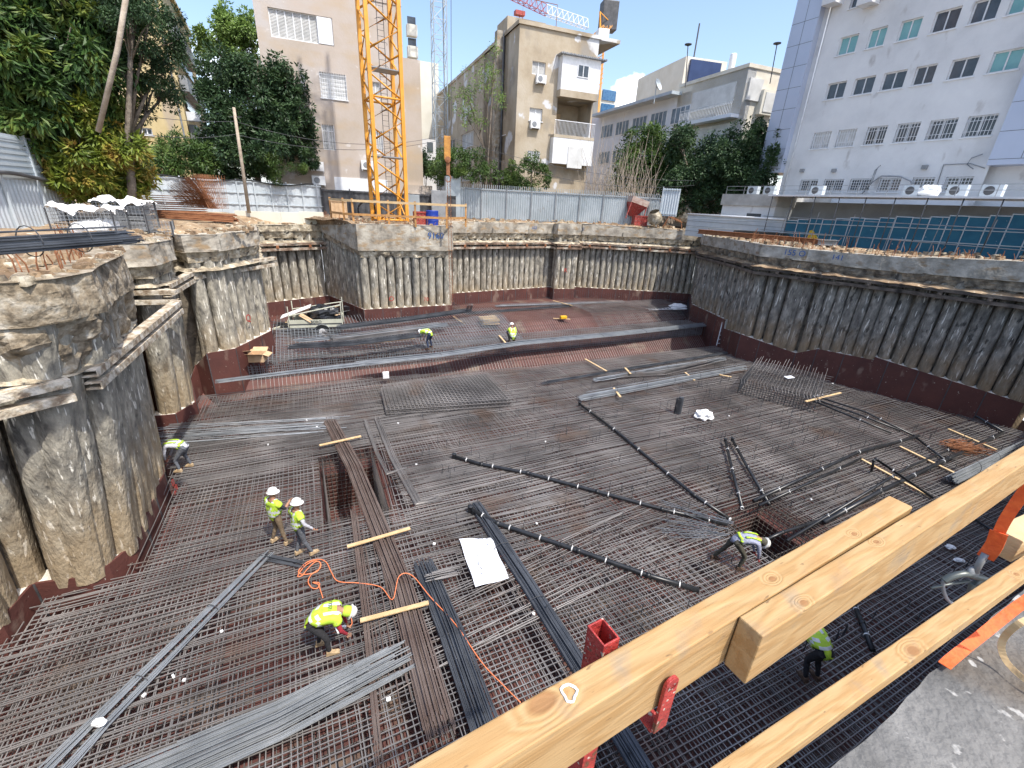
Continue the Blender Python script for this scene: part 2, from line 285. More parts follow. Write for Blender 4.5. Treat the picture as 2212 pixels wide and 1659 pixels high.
# ---------------- ground round the pit ----------------
def rnd(p, sc=1., seed=0): return noise.noise(Vector((p[0]*sc+seed, p[1]*sc, p[2]*sc+seed*.7 if len(p) > 2 else seed)))
def fbm(p, sc=1.): return rnd(p, sc)+.5*rnd(p, sc*2.3, 5)+.25*rnd(p, sc*5, 9)
def ground():
    ring = []
    n = len(PV)
    for i in range(n-1):
        a, b = PV[i], PV[i+1]; k = max(1, int((b[0]-a[0]).length/.7))
        for t in range(k): ring.append((a[0].lerp(b[0], t/k)+a[4].lerp(b[4], t/k), a[2]+(b[2]-a[2])*t/k))
    ring.append((PV[-1][0], 7.6)); ring += [(NEARL[1], 7.2), (Vector((12, 6, 0)), 7.1), (Vector((2, 0, 0)), 7.1), (NEARL[0], 7.2)]
    C0 = Vector((2, 20, 0)); dist = [.45, .9, 1.5, 2.4, 3.6, 5.2, 7.5, 11, 18, 40, 120, 700, 2000]; m = MB(); vs = []
    for p, z in ring:
        d = (p-C0).normalized()
        for k, q in enumerate(dist):
            r = p+d*q; am = [.06, .18, .3, .34, .34, .3, .22, .12, .05, 0, 0, 0, 0][k]
            zz = (z-.06 if k == 0 else z+.10 if k == 1 else 7.35 if k < 9 else 7.3)+am*fbm((r.x, r.y, 0), .9)
            vs.append((r.x, r.y, zz))
    K = len(dist); R = len(ring); fs = []
    for i in range(R):
        j = (i+1) % R
        for k in range(K-1): fs.append((i*K+k, i*K+k+1, j*K+k+1, j*K+k))
    m.add(vs, fs)
    tag(m.build('ground', M['dirt']), 'bare sandy soil and rubble round the excavation', 'ground', kind='structure')
ground()
# ---------------- retaining walls of bored piles ----------------
def pile(base, top, z0, z1, r, seed):
    m = MB(); n = 12; k = 15
    def fn(a, t):
        th = 2*math.pi*a; c = base.lerp(top, (t)); z = z0+(z1-z0)*t
        rr = r*(1+.10*rnd((c.x*3+math.cos(th), c.y*3+math.sin(th), z*1.1), 1.1, seed)+.05*rnd((math.cos(th)*2, math.sin(th)*2, z*3), 1.2, seed+4))
        return (c.x+math.cos(th)*rr, c.y+math.sin(th)*rr, z)
    m.grid(fn, n+1, k); return m
WG = [  # first vertex, last vertex, waler z, label, dark, pile radius
 (0, 8, 4.95, 'tall bulging wall of wide bored piles at the left edge of the pit, nearest the camera', 0, .34),
 (8, 16, 5.15, 'wall of bored piles left of the parked trailer, curving away behind the nearest left wall', 0, .29),
 (16, 17, 5.3, 'short recessed wall of bored piles directly behind the trailer', 0, .28),
 (17, 20, 0, 'pile wall under the concrete box that carries the yellow crane', 0, .255),
 (20, 23, 5.4, 'straight far wall of bored piles below the grey corrugated fence', 0, .25),
 (23, 26, 5.45, 'far right stretch of pile wall ending in the dark corner', 0, .25),
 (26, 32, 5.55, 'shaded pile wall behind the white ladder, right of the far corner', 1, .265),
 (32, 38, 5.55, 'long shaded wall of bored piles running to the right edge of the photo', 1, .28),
]
def strip(m, pts, z0, z1, off0, off1, amp, sc=1.2, nz=5, step=.35):
    """displaced upright sheet along plan points"""
    L = []
    for i in range(len(pts)-1):
        k = max(1, int((pts[i+1]-pts[i]).length/step))
        for t in range(k): L.append((pts[i].lerp(pts[i+1], t/k), i+t/k))
    L.append((pts[-1], len(pts)-1.))
    def nrm(i):
        a = L[max(0, i-1)][0]; b = L[min(len(L)-1, i+1)][0]; d = (b-a).normalized(); return Vector((d.y, -d.x, 0))
    def fn(a, b):
        i = int(round(a*(len(L)-1))); p = L[i][0]; q = L[i][1]; n_ = nrm(i)
        zz0 = z0(q) if callable(z0) else z0; zz1 = z1(q) if callable(z1) else z1
        z = zz0+(zz1-zz0)*b; h = fbm((p.x, p.y, z), sc)
        e = 1 if 0 < b < 1 else .6
        r = p+n_*(off0+(off1-off0)*b+amp*h); return (r.x, r.y, z+amp*.5*e*rnd((p.x, p.y, z+9), sc*2))
    return m.grid(fn, len(L), nz)
for (i0, i1, zw, lab, dark, rad) in WG:
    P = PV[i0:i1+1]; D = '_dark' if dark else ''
    root = thing('retaining_wall', (P[0][0]+P[-1][0])/2, lab, 'retaining wall', 'bored pile walls round the pit')
    for i in range(len(P)-1):
        a, b = P[i], P[i+1]; d = b[0]-a[0]; Ln = d.length
        if Ln < .25: continue
        d.normalize(); nr = Vector((d.y, -d.x, 0)); sp = rad*(1.75 if i0 == 0 else 2.12); k = max(1, round(Ln/sp))
        for t in range(k):
            f = (t+.5)/k if i0 else t/k
            if i0 == 0 and t == 0 and i > 0: dp = (a[0]-P[i-1][0]).normalized(); nr = (Vector((dp.y, -dp.x, 0))+Vector((d.y, -d.x, 0))).normalized()
            elif i0 == 0: nr = Vector((d.y, -d.x, 0))
            of = a[4].lerp(b[4], f); p = a[0].lerp(b[0], f)-nr*(rad+.0 if i0 == 0 else rad+.10); T = a[1]+(b[1]-a[1])*f
            zb = (a[3]+b[3])/2; j = random.uniform(-.04, .06)
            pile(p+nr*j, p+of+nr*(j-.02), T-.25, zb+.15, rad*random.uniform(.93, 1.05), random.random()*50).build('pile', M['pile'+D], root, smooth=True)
    plan = [p[0] for p in P]; topl = [p[0]+p[4] for p in P]
    m = MB(); back = []
    # soil / shotcrete behind the piles
    def lerpz(idx):
        def f(q):
            i = min(int(q), len(P)-2); t = q-i; return P[i][idx]+(P[i+1][idx]-P[i][idx])*t
        return f
    L = []
    for i in range(len(P)-1):
        k = max(1, int((P[i+1][0]-P[i][0]).length/.5))
        for t in range(k): L.append(i+t/k)
    L.append(len(P)-1.)
    def at(q):
        i = min(int(q), len(P)-2); t = q-i; d = (P[i+1][0]-P[i][0]).normalized(); n_ = Vector((d.y, -d.x, 0)); return P[i][0].lerp(P[i+1][0], t), P[i][4].lerp(P[i+1][4], t), n_
    def fnb(a, b):
        q = L[int(round(a*(len(L)-1)))]; p, of, n_ = at(q); z = -1.+7.6*b; r = p+of*b-n_*(rad*(2.1 if i0 == 0 else 1.25)+.1+.06*rnd((p.x, p.y, z), 2)); return (r.x, r.y, z)
    m.grid(fnb, len(L), 12); m.build('soil_backing', M['backing'], root, smooth=True)
    # crust at pile heads and capping beam
    m = MB(); strip(m, topl, lambda q: lerpz(3)(q)-(1.15 if i0 == 0 else .45), lambda q: lerpz(3)(q)+.06, -.22 if i0 == 0 else -.12, .04, .2 if i0 == 0 else .13, 1.7, 14 if i0 == 0 else 7, .15 if i0 == 0 else .22); m.build('pile_head_crust', M['nearcap' if i0 == 0 else 'crust'+D], root, smooth=False)
    cm = M['cap'+D]
    for e_, (q_, of_) in enumerate(((P[0][0], P[0][4]), (P[-1][0], P[-1][4]))):
        g0 = max(0, i0-1) if e_ == 0 else i1; ia = PV[max(0, (i0 if e_ == 0 else i1)-1)][0]; ib = PV[min(len(PV)-1, (i0 if e_ == 0 else i1)+1)][0]
        d1 = (q_-ia); d2 = (ib-q_); nn_ = Vector((0, 0, 0))
        for d_ in (d1, d2):
            if d_.length > .01: d_ = d_.normalized(); nn_ -= Vector((d_.y, -d_.x, 0))
        nn_ = nn_.normalized(); c_ = q_+nn_*(rad*1.5+.05); pile(c_, c_+of_, -.5, P[0 if e_ == 0 else -1][3]+.3, rad*1.25, 3.+e_).build('pile', M['pile'+D], root, smooth=True)
    am_ = .09 if i0 == 0 else .10 if i0 == 8 else .05
    m = MB(); strip(m, topl, lerpz(3), lerpz(2), .10, .02 if i0 == 0 else .08, am_, 1.3 if i0 == 0 else .9, 14 if i0 == 0 else 6, .15 if i0 == 0 else .3)
    strip(m, topl, lambda q: lerpz(2)(q), lambda q: lerpz(2)(q)+.02, .09, -.75, .03, .8, 2, .4)
    strip(m, topl, lambda q: lerpz(3)(q)-.02, lambda q: lerpz(3)(q), -.5, .10, .02, .8, 2, .4)
    if i0 == 0: m.build('capping_beam', M['nearcap'], root, smooth=False)
    elif i0 != 16: m.build('capping_beam', cm, root)
    else: m.build('capping_beam', M['crust'], root)
    # skirting
    m = MB(); lg = MB(); jn = MB()
    for i in range(len(P)-1):
        a, b = P[i], P[i+1]; d = (b[0]-a[0])
        if d.length < .02: continue
        nr = Vector((d.y, -d.x, 0)).normalized()
        z0 = -2.; c = [a[0], b[0], b[0]-nr*.06, a[0]-nr*.06]
        m.hexa([Vector((p.x, p.y, z0)) for p in c]+[Vector((c[0].x, c[0].y, a[1])), Vector((c[1].x, c[1].y, b[1])), Vector((c[2].x, c[2].y, b[1])), Vector((c[3].x, c[3].y, a[1]))])
        k = max(1, round(d.length/1.2))
        for t in range(k):
            if t == 0 and d.length < 1: continue
            q = a[0].lerp(b[0], t/k); T = a[1]+(b[1]-a[1])*t/k; e = d.normalized()*(.045 if i0 == 0 else .02)
            jn.box(Vector((q.x, q.y, -1))+nr*.001-e, e*2, nr*.012, (0, 0, T+.99))
    m.build('membrane_skirting', M['membrane'], root); jn.build('skirting_joint_tape', M['darkgrey'], root)
    strip(lg, plan, lambda q: lerpz(1)(q)-.03, lambda q: lerpz(1)(q)+.05, -.055, -.42, .035, 2.5, 3, .25)
    lg.build('mortar_ledge', M['mortar'], root)
    # waler: two steel channels on brackets
    if zw:
        offs = rad*.2+.12
        lean = [p[0]+p[4]*((zw-.5)/6.) for p in P]
        WLS = {0: [[G(-80, 897, 4.9), G(118, 845, 4.95), G(330, 674, 5.05)], [G(258, 641, 5.15), G(390, 636, 5.2)]], 8: [[G(332, 632, 5.3), G(414, 585, 5.35)], [G(402, 604, 5.2), G(577, 575, 5.2)]]}.get(i0)
        lines = [[Vector((p.x, p.y, 0)) for p in q] for q in WLS] if WLS else [lean]
        for lean_ in lines:
          for h, nm in ((0, 'waler'), (.30, 'waler')):
            lean = lean_; m = MB()
            for i in range(len(lean)-1):
                d = lean[i+1]-lean[i]
                if d.length < .5: continue
                nr = Vector((d.y, -d.x, 0)).normalized(); dz = random.uniform(-.03, .03)+.08*(len(lines) > 1 and lean_ is lines[1]); e = d.normalized()*.12
                if WLS: dz += .0; d_ = nr*.28
                o = lean[i]-e+nr*((.55 if i0 == 0 else .30) if WLS else .02)+Vector((0, 0, zw+h+dz)); x = d+2*e
                m.box(o, x, nr*.26, (0, 0, .03)); m.box(o+Vector((0, 0, .13)), x, nr*.26, (0, 0, .03)); m.box(o+nr*.26, x, nr*.02, (0, 0, .16))
            m.build(nm, M['channel_dk' if dark else 'spatter' if WLS else 'channel'], root)
        m = MB(); cr = MB()
        for i in range(len(lean)-1):
            d = lean[i+1]-lean[i]; k = int(d.length/1.7)
            if WLS: k = 0
            nr = Vector((d.y, -d.x, 0)).normalized()
            for t in range(k):
                q = lean[i].lerp(lean[i+1], (t+.5)/k)+Vector((0, 0, zw)); dd = d.normalized()
                m.box(q+nr*.285-dd*.09+Vector((0, 0, .12)), dd*.18, nr*.05, (0, 0, .22)); m.tube([q+nr*.0+Vector((0, 0, .23)), q+nr*.42+Vector((0, 0, .2))], .03, 5)
                if random.random() < .7:
                    s0 = q+nr*.2+Vector((0, 0, .4)); m.tube([s0, s0+nr*random.uniform(0, .3)+dd*random.uniform(-.6, .6)+Vector((0, 0, random.uniform(-.4, .4)))], .015, 4)
        if len(m.v): m.build('anchor_bracket', M['channel_dk' if dark else 'rust'], root)
        m = MB()
        def lzt(q): return zw+.47
        if WLS: lean = [p[0]+p[4]*.7 for p in P]
        strip(m, lean, lambda q: zw+.44, lambda q: zw+.62+.0*q, .12 if WLS else .30, -.25, .10 if not dark else .22, 1.3, 5, .25)
        m.build('rubble_on_waler', M['crust'+D] if not dark else M['dirt'], root)
# platform side wall under the camera
p0, p1 = NEARL; m = MB(); d = (p1-p0).normalized(); n_ = Vector((d.y, -d.x, 0))
m.prism([(p0-n_*-.6), (p1-n_*-.6), (p1+n_*1.4), (p0+n_*1.4)], -1, 6.9)
tag(m.build('retaining_wall', M['pile_dark']), 'concrete wall below the camera platform on the near side of the pit', 'retaining wall')
# ---------------- rebar mats ----------------
def insump(s, w_, e=.0):
    return any(q[0]-e < s < q[1]+e and q[2]-e < w_ < q[3]+e for q in SUMPS)
def mat(axis, pos, lo, hi, zfun, r, m, ok, seg=.6, wob=.05, brk=9., n=4):
    """one run of bars: axis 's' bars run along ES at fixed w=pos"""
    pts = []; off = random.uniform(-.02, .02); left = random.uniform(1, brk); x = lo; dz = random.uniform(-.012, .012)
    ph = random.uniform(0, 50)
    def flush():
        nonlocal pts
        if len(pts) > 1: m.tube(pts, r, n, cap=False)
        pts = []
    while x <= hi+1e-6:
        lat = pos+off+wob*noise.noise(Vector((x*.15, pos*.15+ph*.012, 0)))*2
        s, w_ = (x, lat) if axis == 's' else (lat, x)
        p = SW(s, w_)
        if inside(p.x, p.y) and ok(s, w_): pts.append((p.x, p.y, zfun(s, w_)+dz+.012*noise.noise(Vector((s*.5, w_*.5, 3)))))
        else: flush()
        left -= seg
        if left < 0 and pts:
            q = pts[-1]; flush(); pts = [q]; off = random.uniform(-.035, .035); left = random.uniform(4, brk); dz = random.uniform(-.015, .015)
        x += seg
    flush()
def frange(a, b, st, j=.0):
    x = a
    while x < b: yield x+random.uniform(-j, j); x += st
# main upper mat
rt = thing('rebar_mat', SW(8, 8, 0), 'wide upper reinforcement mat covering the whole near part of the pit floor', 'rebar mat')
okN = lambda s, w_: w_ < (22.9 if s < 2 else 22.9-(s-2)*.12 if s < 12 else 21.7) and not insump(s, w_, .04)
m = MB()
for w_ in frange(-24, 22.9, .122, .02): mat('s', w_, -22, 34, lambda s, w: 0.0, .0118, m, okN)
m.build('long_bars', M['steel'], rt)
m = MB()
for s in frange(-22, 34, .122, .02): mat('w', s, -26, 22.9, lambda s, w: -.03, .0118, m, okN)
m.build('cross_bars', M['steel'], rt)
# doubled zones of extra bars
m = MB()
for (s0, s1, w0, w1, ax, sp) in [(-14, 2, 6, 12, 's', .16), (2, 14, 10, 14, 's', .14), (-6, 5, 15, 20, 's', .15), (8, 22, 6, 16, 's', .2), (-8, -3, -4, 12, 'w', .2), (3, 9, -4, 8, 'w', .22), (14, 24, 2, 12, 'w', .2), (-2, 10, 16.5, 19, 's', .1), (-14, -1, 15, 18, 's', .14), (2.4, 8, 8.5, 14.5, 's', .09)]:
    if ax == 's':
        for w_ in frange(w0, w1, sp, .05): a = s0+random.uniform(-.7, .7); mat('s', w_, a, s1+random.uniform(-.7, .7), lambda s, w: .026, .0125, m, okN, wob=.12)
    else:
        for s in frange(s0, s1, sp, .05): mat('w', s, w0+random.uniform(-.7, .7), w1+random.uniform(-.7, .7), lambda s, w: -.056, .0125, m, okN, wob=.12)
m.build('extra_bars', M['steel'], rt)
ms = MB(); cnt = 0
for _ in range(560):
    s, w_ = random.uniform(3, 26), random.uniform(2, 19)
    if random.random() < .35: w_ = round(w_/1.6)*1.6
    p = SW(s, w_)
    if inside(p.x, p.y) and okN(s, w_):
        h = random.uniform(.18, .42); near = p.y < 13 and cnt < 98; m = MB() if near else ms
        m.tube([(p.x, p.y, -.1), (p.x, p.y, h), (p.x+random.choice((-.06, .06)), p.y, h+.02)], .010, 4, cap=False)
        if near: cnt += 1; m.build('standing_stub', M['steel_dk'], rt)
tag(ms.build('standing_stubs', M['steel_dk'], rt), kind='stuff')
# lower mat
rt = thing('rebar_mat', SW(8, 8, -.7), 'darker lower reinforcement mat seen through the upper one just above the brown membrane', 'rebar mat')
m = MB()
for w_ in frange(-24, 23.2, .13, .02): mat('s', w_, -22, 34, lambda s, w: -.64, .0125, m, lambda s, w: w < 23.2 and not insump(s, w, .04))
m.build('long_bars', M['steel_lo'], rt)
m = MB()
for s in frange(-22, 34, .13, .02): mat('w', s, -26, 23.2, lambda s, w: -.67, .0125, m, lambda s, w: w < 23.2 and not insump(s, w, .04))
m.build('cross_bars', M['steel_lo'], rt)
# sloping / far mat
rt = thing('rebar_mat', SW(6, 30, .9), 'thin reinforcement mat lying on the brown slopes and the raised far end of the pit', 'rebar mat')
KW = [22.2, 23.2, 24.2, 25, 26.8, 27.5, 28.2, 30, 32, 34, 36, 38, 40, 42]
m = MB()
for s in frange(-16, 34, .19, .015):
    pts = []
    for w_ in KW:
        p = SW(s, w_)
        if inside(p.x, p.y): pts.append((p.x, p.y, zf(w_)+.09))
        elif len(pts) > 1: m.tube(pts, .012, 4, cap=False); pts = []
    if len(pts) > 1: m.tube(pts, .012, 4, cap=False)
m.build('cross_bars', M['steel'], rt)
m = MB()
for w_ in frange(22.3, 42, .36, .01): mat('s', w_, -22, 40, lambda s, w: zf(w)+.105, .010, m, lambda s, w: True, wob=.0)
m.build('long_bars', M['steel_br'], rt)
# bars bent up the far skirting
m = MB()
for i in list(range(17, 28)):
    a, b = PV[i], PV[i+1]; d = b[0]-a[0]
    if d.length < .3: continue
    nr = Vector((d.y, -d.x, 0)).normalized(); k = int(d.length/.2)
    for t in range(k):
        q = a[0].lerp(b[0], (t+.5)/k)+nr*.1; m.tube([q+nr*.5+Vector((0, 0, 1.)), q+nr*.05+Vector((0, 0, 1.05)), q+Vector((0, 0, 1.62+random.uniform(-.1, .1)))], .009, 4, cap=False)
m.build('upturned_bars', M['steel_dk'], rt)
rt = thing('rebar_mat', SW(2, 27, 1), 'grey grid mat over the second slope between the bent worker and the left wall', 'rebar mat')
def zu(w_): return .75+(w_-25)*.24 if w_ < 28.2 else 1.52
m = MB()
for s in frange(-16, 12.6, .19, .015):
    pts = []
    for w_ in [24.6, 25.6, 27, 28.2, 29.4, 30.6]:
        p = SW(s, w_)
        if inside(p.x, p.y): pts.append((p.x, p.y, zu(w_)))
    if len(pts) > 1: m.tube(pts, .017, 4, cap=False)
for w_ in frange(24.7, 28.4, .17): mat('s', w_, -20, 12.6, lambda s, w: zu(w)+.025, .017, m, lambda s, w: True, wob=0, brk=40)
m.build('grid_bars', M['steel_gr'], rt)
rt2 = MB()
for s in frange(20, 33, .15, .015):
    pts = []
    for w_ in [24.8, 27, 28.2, 30, 31.5]:
        p = SW(s, w_)
        if inside(p.x, p.y): pts.append((p.x, p.y, zf(w_)+.35))
    if len(pts) > 1: rt2.tube(pts, .013, 4, cap=False)
for w_ in frange(25, 31.5, .3): mat('s', w_, 20, 34, lambda s, w: zf(w)+.37, .013, rt2, lambda s, w: True, wob=0, brk=40)
tag(rt2.build('rebar_mat', M['steel']), 'dense grey mat over the slope under the far right ladder and white bag', 'rebar mat')
# ledge cage
rt = thing('rebar_cage', SW(8, 25, 0), 'long low cage of upright bars forming the ledge the two far workers stand on', 'rebar cage')
for nm, ww, sp in (('front_grid', 24.2, .095), ('rear_grid', 26.0, .2)):
    m = MB()
    for s in frange(-16, 34, sp, .03):
        p = SW(s, ww)
        if inside(p.x, p.y): m.tube([(p.x, p.y, -.75 if (s < 4 and ww < 25) else -.05), (p.x, p.y, .74+random.uniform(-.06, .12))], .018, 4, cap=False)
    for z in (-.6, -.4, -.2, .0, .16, .3, .44, .58, .72): mat('s', ww, -20, 36, lambda s, w, z=z: z, .013, m, (lambda s, w, z=z, ww=ww: z > -.05 or (s < 4 and ww < 25)), wob=0, brk=40)
    m.build(nm, M['steel_gr'], rt)
m = MB()
for s in frange(-16, 34, .2, .02):
    p, q = SW(s, 24.2), SW(s, 26)
    if inside(p.x, p.y) and inside(q.x, q.y): m.tube([(p.x, p.y, .74), (q.x, q.y, .74)], .012, 4, cap=False)
for w_ in frange(24.25, 26, .22): mat('s', w_, -20, 36, lambda s, w: .76, .013, m, lambda s, w: True, wob=.02, brk=20)
m.build('top_grid', M['steel'], rt)
# sump linings
def sump(q, lab):
    rt = thing('sump_rebar_cage', SW((q[0]+q[1])/2, (q[2]+q[3])/2, q[4]), lab, 'rebar cage')
    for nm, (a, b) in zip(('side_grid',)*4, (((q[0], q[2]), (q[1], q[2])), ((q[1], q[2]), (q[1], q[3])), ((q[1], q[3]), (q[0], q[3])), ((q[0], q[3]), (q[0], q[2])))):
        m = MB(); A_, B_ = SW(*a), SW(*b); k = int((B_-A_).length/.15); c = SW((q[0]+q[1])/2, (q[2]+q[3])/2)
        inn = (c-(A_+B_)/2).normalized()*.07
        for t in range(k+1): p = A_.lerp(B_, t/k)+inn; m.tube([p+Vector((0, 0, q[4]+.05)), p+Vector((0, 0, .06))], .0125, 4, cap=False)
        for z in frange(q[4]+.1, 0, .17): m.tube([A_+inn*1.3+Vector((0, 0, z)), B_+inn*1.3+Vector((0, 0, z))], .0125, 4, cap=False)
        m.build(nm, M['steel_lo'], rt)
    m = MB()
    for s in frange(q[0]+.1, q[1], .18): m.tube([SW(s, q[2]+.1, q[4]+.12), SW(s, q[3]-.1, q[4]+.12)], .0125, 4, cap=False)
    for w_ in frange(q[2]+.1, q[3], .18): m.tube([SW(q[0]+.1, w_, q[4]+.15), SW(q[1]-.1, w_, q[4]+.15)], .0125, 4, cap=False)
    m.build('bottom_grid', M['steel'], rt)
sump(SUMPS[0], 'open square sump lined with bars, crossed by the brown bundle')
sump(SUMPS[1], 'dark sump in the mat beside the worker with red gloves')
# raised footing cage on the right
def footing():
    a = G(1592, 850, 0); b = G(1757, 893, 0); e = (b-a).normalized(); n_ = Vector((-e.y, e.x, 0))
    if n_.y < 0: n_ = -n_
    Lx = (b-a).length; Ly = 3.2; H = .85
    rt = thing('rebar_cage', a+e*Lx/2+n_*Ly/2, 'raised dark block of crossed bars with bent ends near the white paper', 'rebar cage')
    for nm, o, d, Ld in (('front_grid', a, e, Lx), ('left_grid', a, n_, Ly), ('rear_grid', a+n_*Ly, e, Lx)):
        m = MB()
        for t in frange(0, Ld, .13): q = o+d*t; m.tube([q, q+Vector((0, 0, H))], .013, 4, cap=False)
        for z in frange(.08, H, .12): m.tube([o+Vector((0, 0, z)), o+d*Ld+Vector((0, 0, z))], .013, 4, cap=False)
        m.build(nm, M['steel_dk'], rt)
    m = MB()
    for t in frange(0, Lx, .16, .03):
        q = a+e*t+Vector((0, 0, H)); l = random.uniform(.3, .9)
        m.tube([q-n_*.0+e*.2*l-n_*l*.6+Vector((0, 0, -.1)), q, q+n_*Ly, q+n_*(Ly+random.uniform(1., 1.9))+Vector((0, 0, random.uniform(.0, .35)))], .012, 4, cap=False)
    for t in frange(.1, Ly+1, .22): m.tube([a+n_*t+Vector((0, 0, H+.02)), a+e*(Lx+random.uniform(0, .5))+n_*t+Vector((0, 0, H+.02))], .012, 4, cap=False)
    m.build('top_bars', M['steel'], rt)
footing()
# ---------------- buildings ----------------
class Face:
    def __init__(s, O, az, nside=1):     # e runs to the right, n points toward the viewer
        s.O = Vector((O[0], O[1], 0)); s.e = azv(az); s.n = Vector((s.e.y, -s.e.x, 0))
    def hit(s, u, v):
        d = ray(u, v); c = Vector((0, 0, CAMZ)); t = (s.O-Vector((0, 0, 0))-Vector((0, 0, 0))).dot(s.n)/d.dot(s.n); p = c+d*t
        return (p-s.O).dot(s.e), p.z
    def P(s, a, z, o=0.): return Vector((s.O.x, s.O.y, 0))+s.e*a+s.n*o+Vector((0, 0, z))
    def box(s, m, a0, a1, z0, z1, o0, o1):
        m.hexa([s.P(a0, z0, o1), s.P(a1, z0, o1), s.P(a1, z0, o0), s.P(a0, z0, o0), s.P(a0, z1, o1), s.P(a1, z1, o1), s.P(a1, z1, o0), s.P(a0, z1, o0)])
def wall_with_holes(m, F, a0, a1, z0, z1, rows, dep=.22):
    """rows: list of lists of (s0,s1,z0,z1), every row one band"""
    zc = z0
    for row in sorted(rows, key=lambda r: min(q[2] for q in r)):
        b0 = min(q[2] for q in row); b1 = max(q[3] for q in row)
        def quad(x0, x1, y0, y1):
            if x1-x0 > 1e-4 and y1-y0 > 1e-4: m.add([F.P(x0, y0), F.P(x1, y0), F.P(x1, y1), F.P(x0, y1)], [(0, 1, 2, 3)])
        quad(a0, a1, zc, b0); x = a0
        for q in sorted(row):
            quad(x, q[0], b0, b1); quad(q[0], q[1], b0, q[2]); quad(q[0], q[1], q[3], b1)
            c = [(q[0], q[2]), (q[1], q[2]), (q[1], q[3]), (q[0], q[3])]
            for i in range(4):
                A_, B_ = c[i], c[(i+1) % 4]; m.add([F.P(*A_), F.P(*B_), F.P(B_[0], B_[1], -dep), F.P(A_[0], A_[1], -dep)], [(0, 1, 2, 3)])
            x = q[1]
        quad(x, a1, b0, b1); zc = b1
    quad(a0, a1, zc, z1)
def window(F, q, root, kind='glass', fm='whitepaint', bars=0, dep=.2, mull=1, lab=None):
    s0, s1, z0, z1 = q; w_ = .07; m = MB()
    F.box(m, s0, s1, z0, z0+w_, -dep, -dep+.07); F.box(m, s0, s1, z1-w_, z1, -dep, -dep+.07)
    F.box(m, s0, s0+w_, z0+w_, z1-w_, -dep, -dep+.07); F.box(m, s1-w_, s1, z0+w_, z1-w_, -dep, -dep+.07)
    for k in range(mull): c = s0+(s1-s0)*(k+1)/(mull+1); F.box(m, c-.035, c+.035, z0+w_, z1-w_, -dep, -dep+.065)
    fo = m.build('window', M[fm], root)
    if lab: fo['label'] = lab
    m = MB(); m.add([F.P(s0, z0, -dep+.02), F.P(s1, z0, -dep+.02), F.P(s1, z1, -dep+.02), F.P(s0, z1, -dep+.02)], [(0, 1, 2, 3)])
    if kind == 'slats':
        m = MB(); n = int((z1-z0)/.09)
        for i in range(n): z = z0+w_+(z1-z0-2*w_)*i/n; F.box(m, s0+w_, s1-w_, z, z+.055, -dep+.0, -dep+.04)
        m.build('shutter', M['shutter'], fo)
        m = MB(); m.add([F.P(s0, z0, -dep-.01), F.P(s1, z0, -dep-.01), F.P(s1, z1, -dep-.01), F.P(s0, z1, -dep-.01)], [(0, 1, 2, 3)]); m.build('pane', M['glass'], fo)
    else: m.build('pane', M[{'glass': 'glass', 'teal': 'glassteal', 'blind': 'shutter'}[kind]], fo)
    if kind != 'slats':
        m = MB(); F.box(m, s0-.08, s1+.08, z0-.07, z0, -dep+.05, .07); m.build('sill', M[fm], fo)
    if bars:
        m = MB(); n = max(3, int((s1-s0)/.16))
        for i in range(n+1): x = s0+(s1-s0)*i/n; F.box(m, x-.012, x+.012, z0, z1, .0, .025)
        for k in range(bars): z = z0+(z1-z0)*(k+.5)/bars; F.box(m, s0, s1, z-.012, z+.012, .025, .045)
        m.build('security_bars', M['whitepaint'], fo)
def ac(F, s, z, root=None, lab='', w_=.85, h=.6):
    m = MB(); F.box(m, s, s+w_, z, z+h, .06, .38); F.box(m, s+.05, s+.08, z-.1, z, 0, .38); F.box(m, s+w_-.08, s+w_-.05, z-.1, z, 0, .38)
    r = thing('air_conditioner', F.P(s+w_/2, z-.1, .2), lab, 'air conditioner', 'outdoor air conditioners on the walls')
    m.build('casing', M['whitepaint'], r)
    m = MB(); m.lathe(F.P(s+w_*.38, z+h/2, .385), [(.23, 0), (.21, .015), (.03, .02)], 16, axis=F.n); m.build('fan_grille', M['grey'], r)
def rowq(F, L):   # photo corner pairs -> wall rectangles with a common sill and head height
    H = []
    for (u0, v0, u1, v1) in L:
        a = F.hit(u0, v0); b = F.hit(u1, v1); H.append([a[0], b[0], b[1], a[1]])
    z0 = sum(h[2] for h in H)/len(H); z1 = sum(h[3] for h in H)/len(H)
    return [(h[0], h[1], z0, z1) for h in H]
Z3 = lambda x, y: (1471.2+x*.3352, y*.3352)
Z2 = lambda x, y: (735.6+x*.3352, y*.3352)
Z1 = lambda x, y: (x*.3352, y*.3352)
def conv(Z, L): return [(*Z(a, b), *Z(c, d)) for a, b, c, d in L]
# ---- white office block, right ----
M['wb'] = MAT('white_render', [(.58, .58, .575), (.67, .67, .665), (.73, .73, .72)], .35, .85, .15, 10, spots=[((.42, .40, .38), 1.1, .62, .12, (1, 1, .5))])
M['clad'] = MAT('blue_grey_cladding', [(.42, .47, .58), (.48, .53, .64)], .25, .35, metal=.1)
F = Face(A(1690, 415, 41), 152.5)
r1 = rowq(F, conv(Z3, [(1030,245,1118,325),(1222,195,1300,285),(1425,135,1520,238),(1645,80,1765,185),(1895,15,2020,125),(2150,-60,2300,60)]))
r2 = rowq(F, conv(Z3, [(950,540,1040,628),(1125,505,1225,595),(1312,470,1425,560),(1520,430,1615,530),(1750,390,1880,490),(2015,345,2165,455)]))
r3 = rowq(F, conv(Z3, [(860,855,945,955),(1018,838,1105,945),(1205,820,1300,925),(1400,800,1510,905),(1610,780,1745,890),(1855,750,1995,875)]))
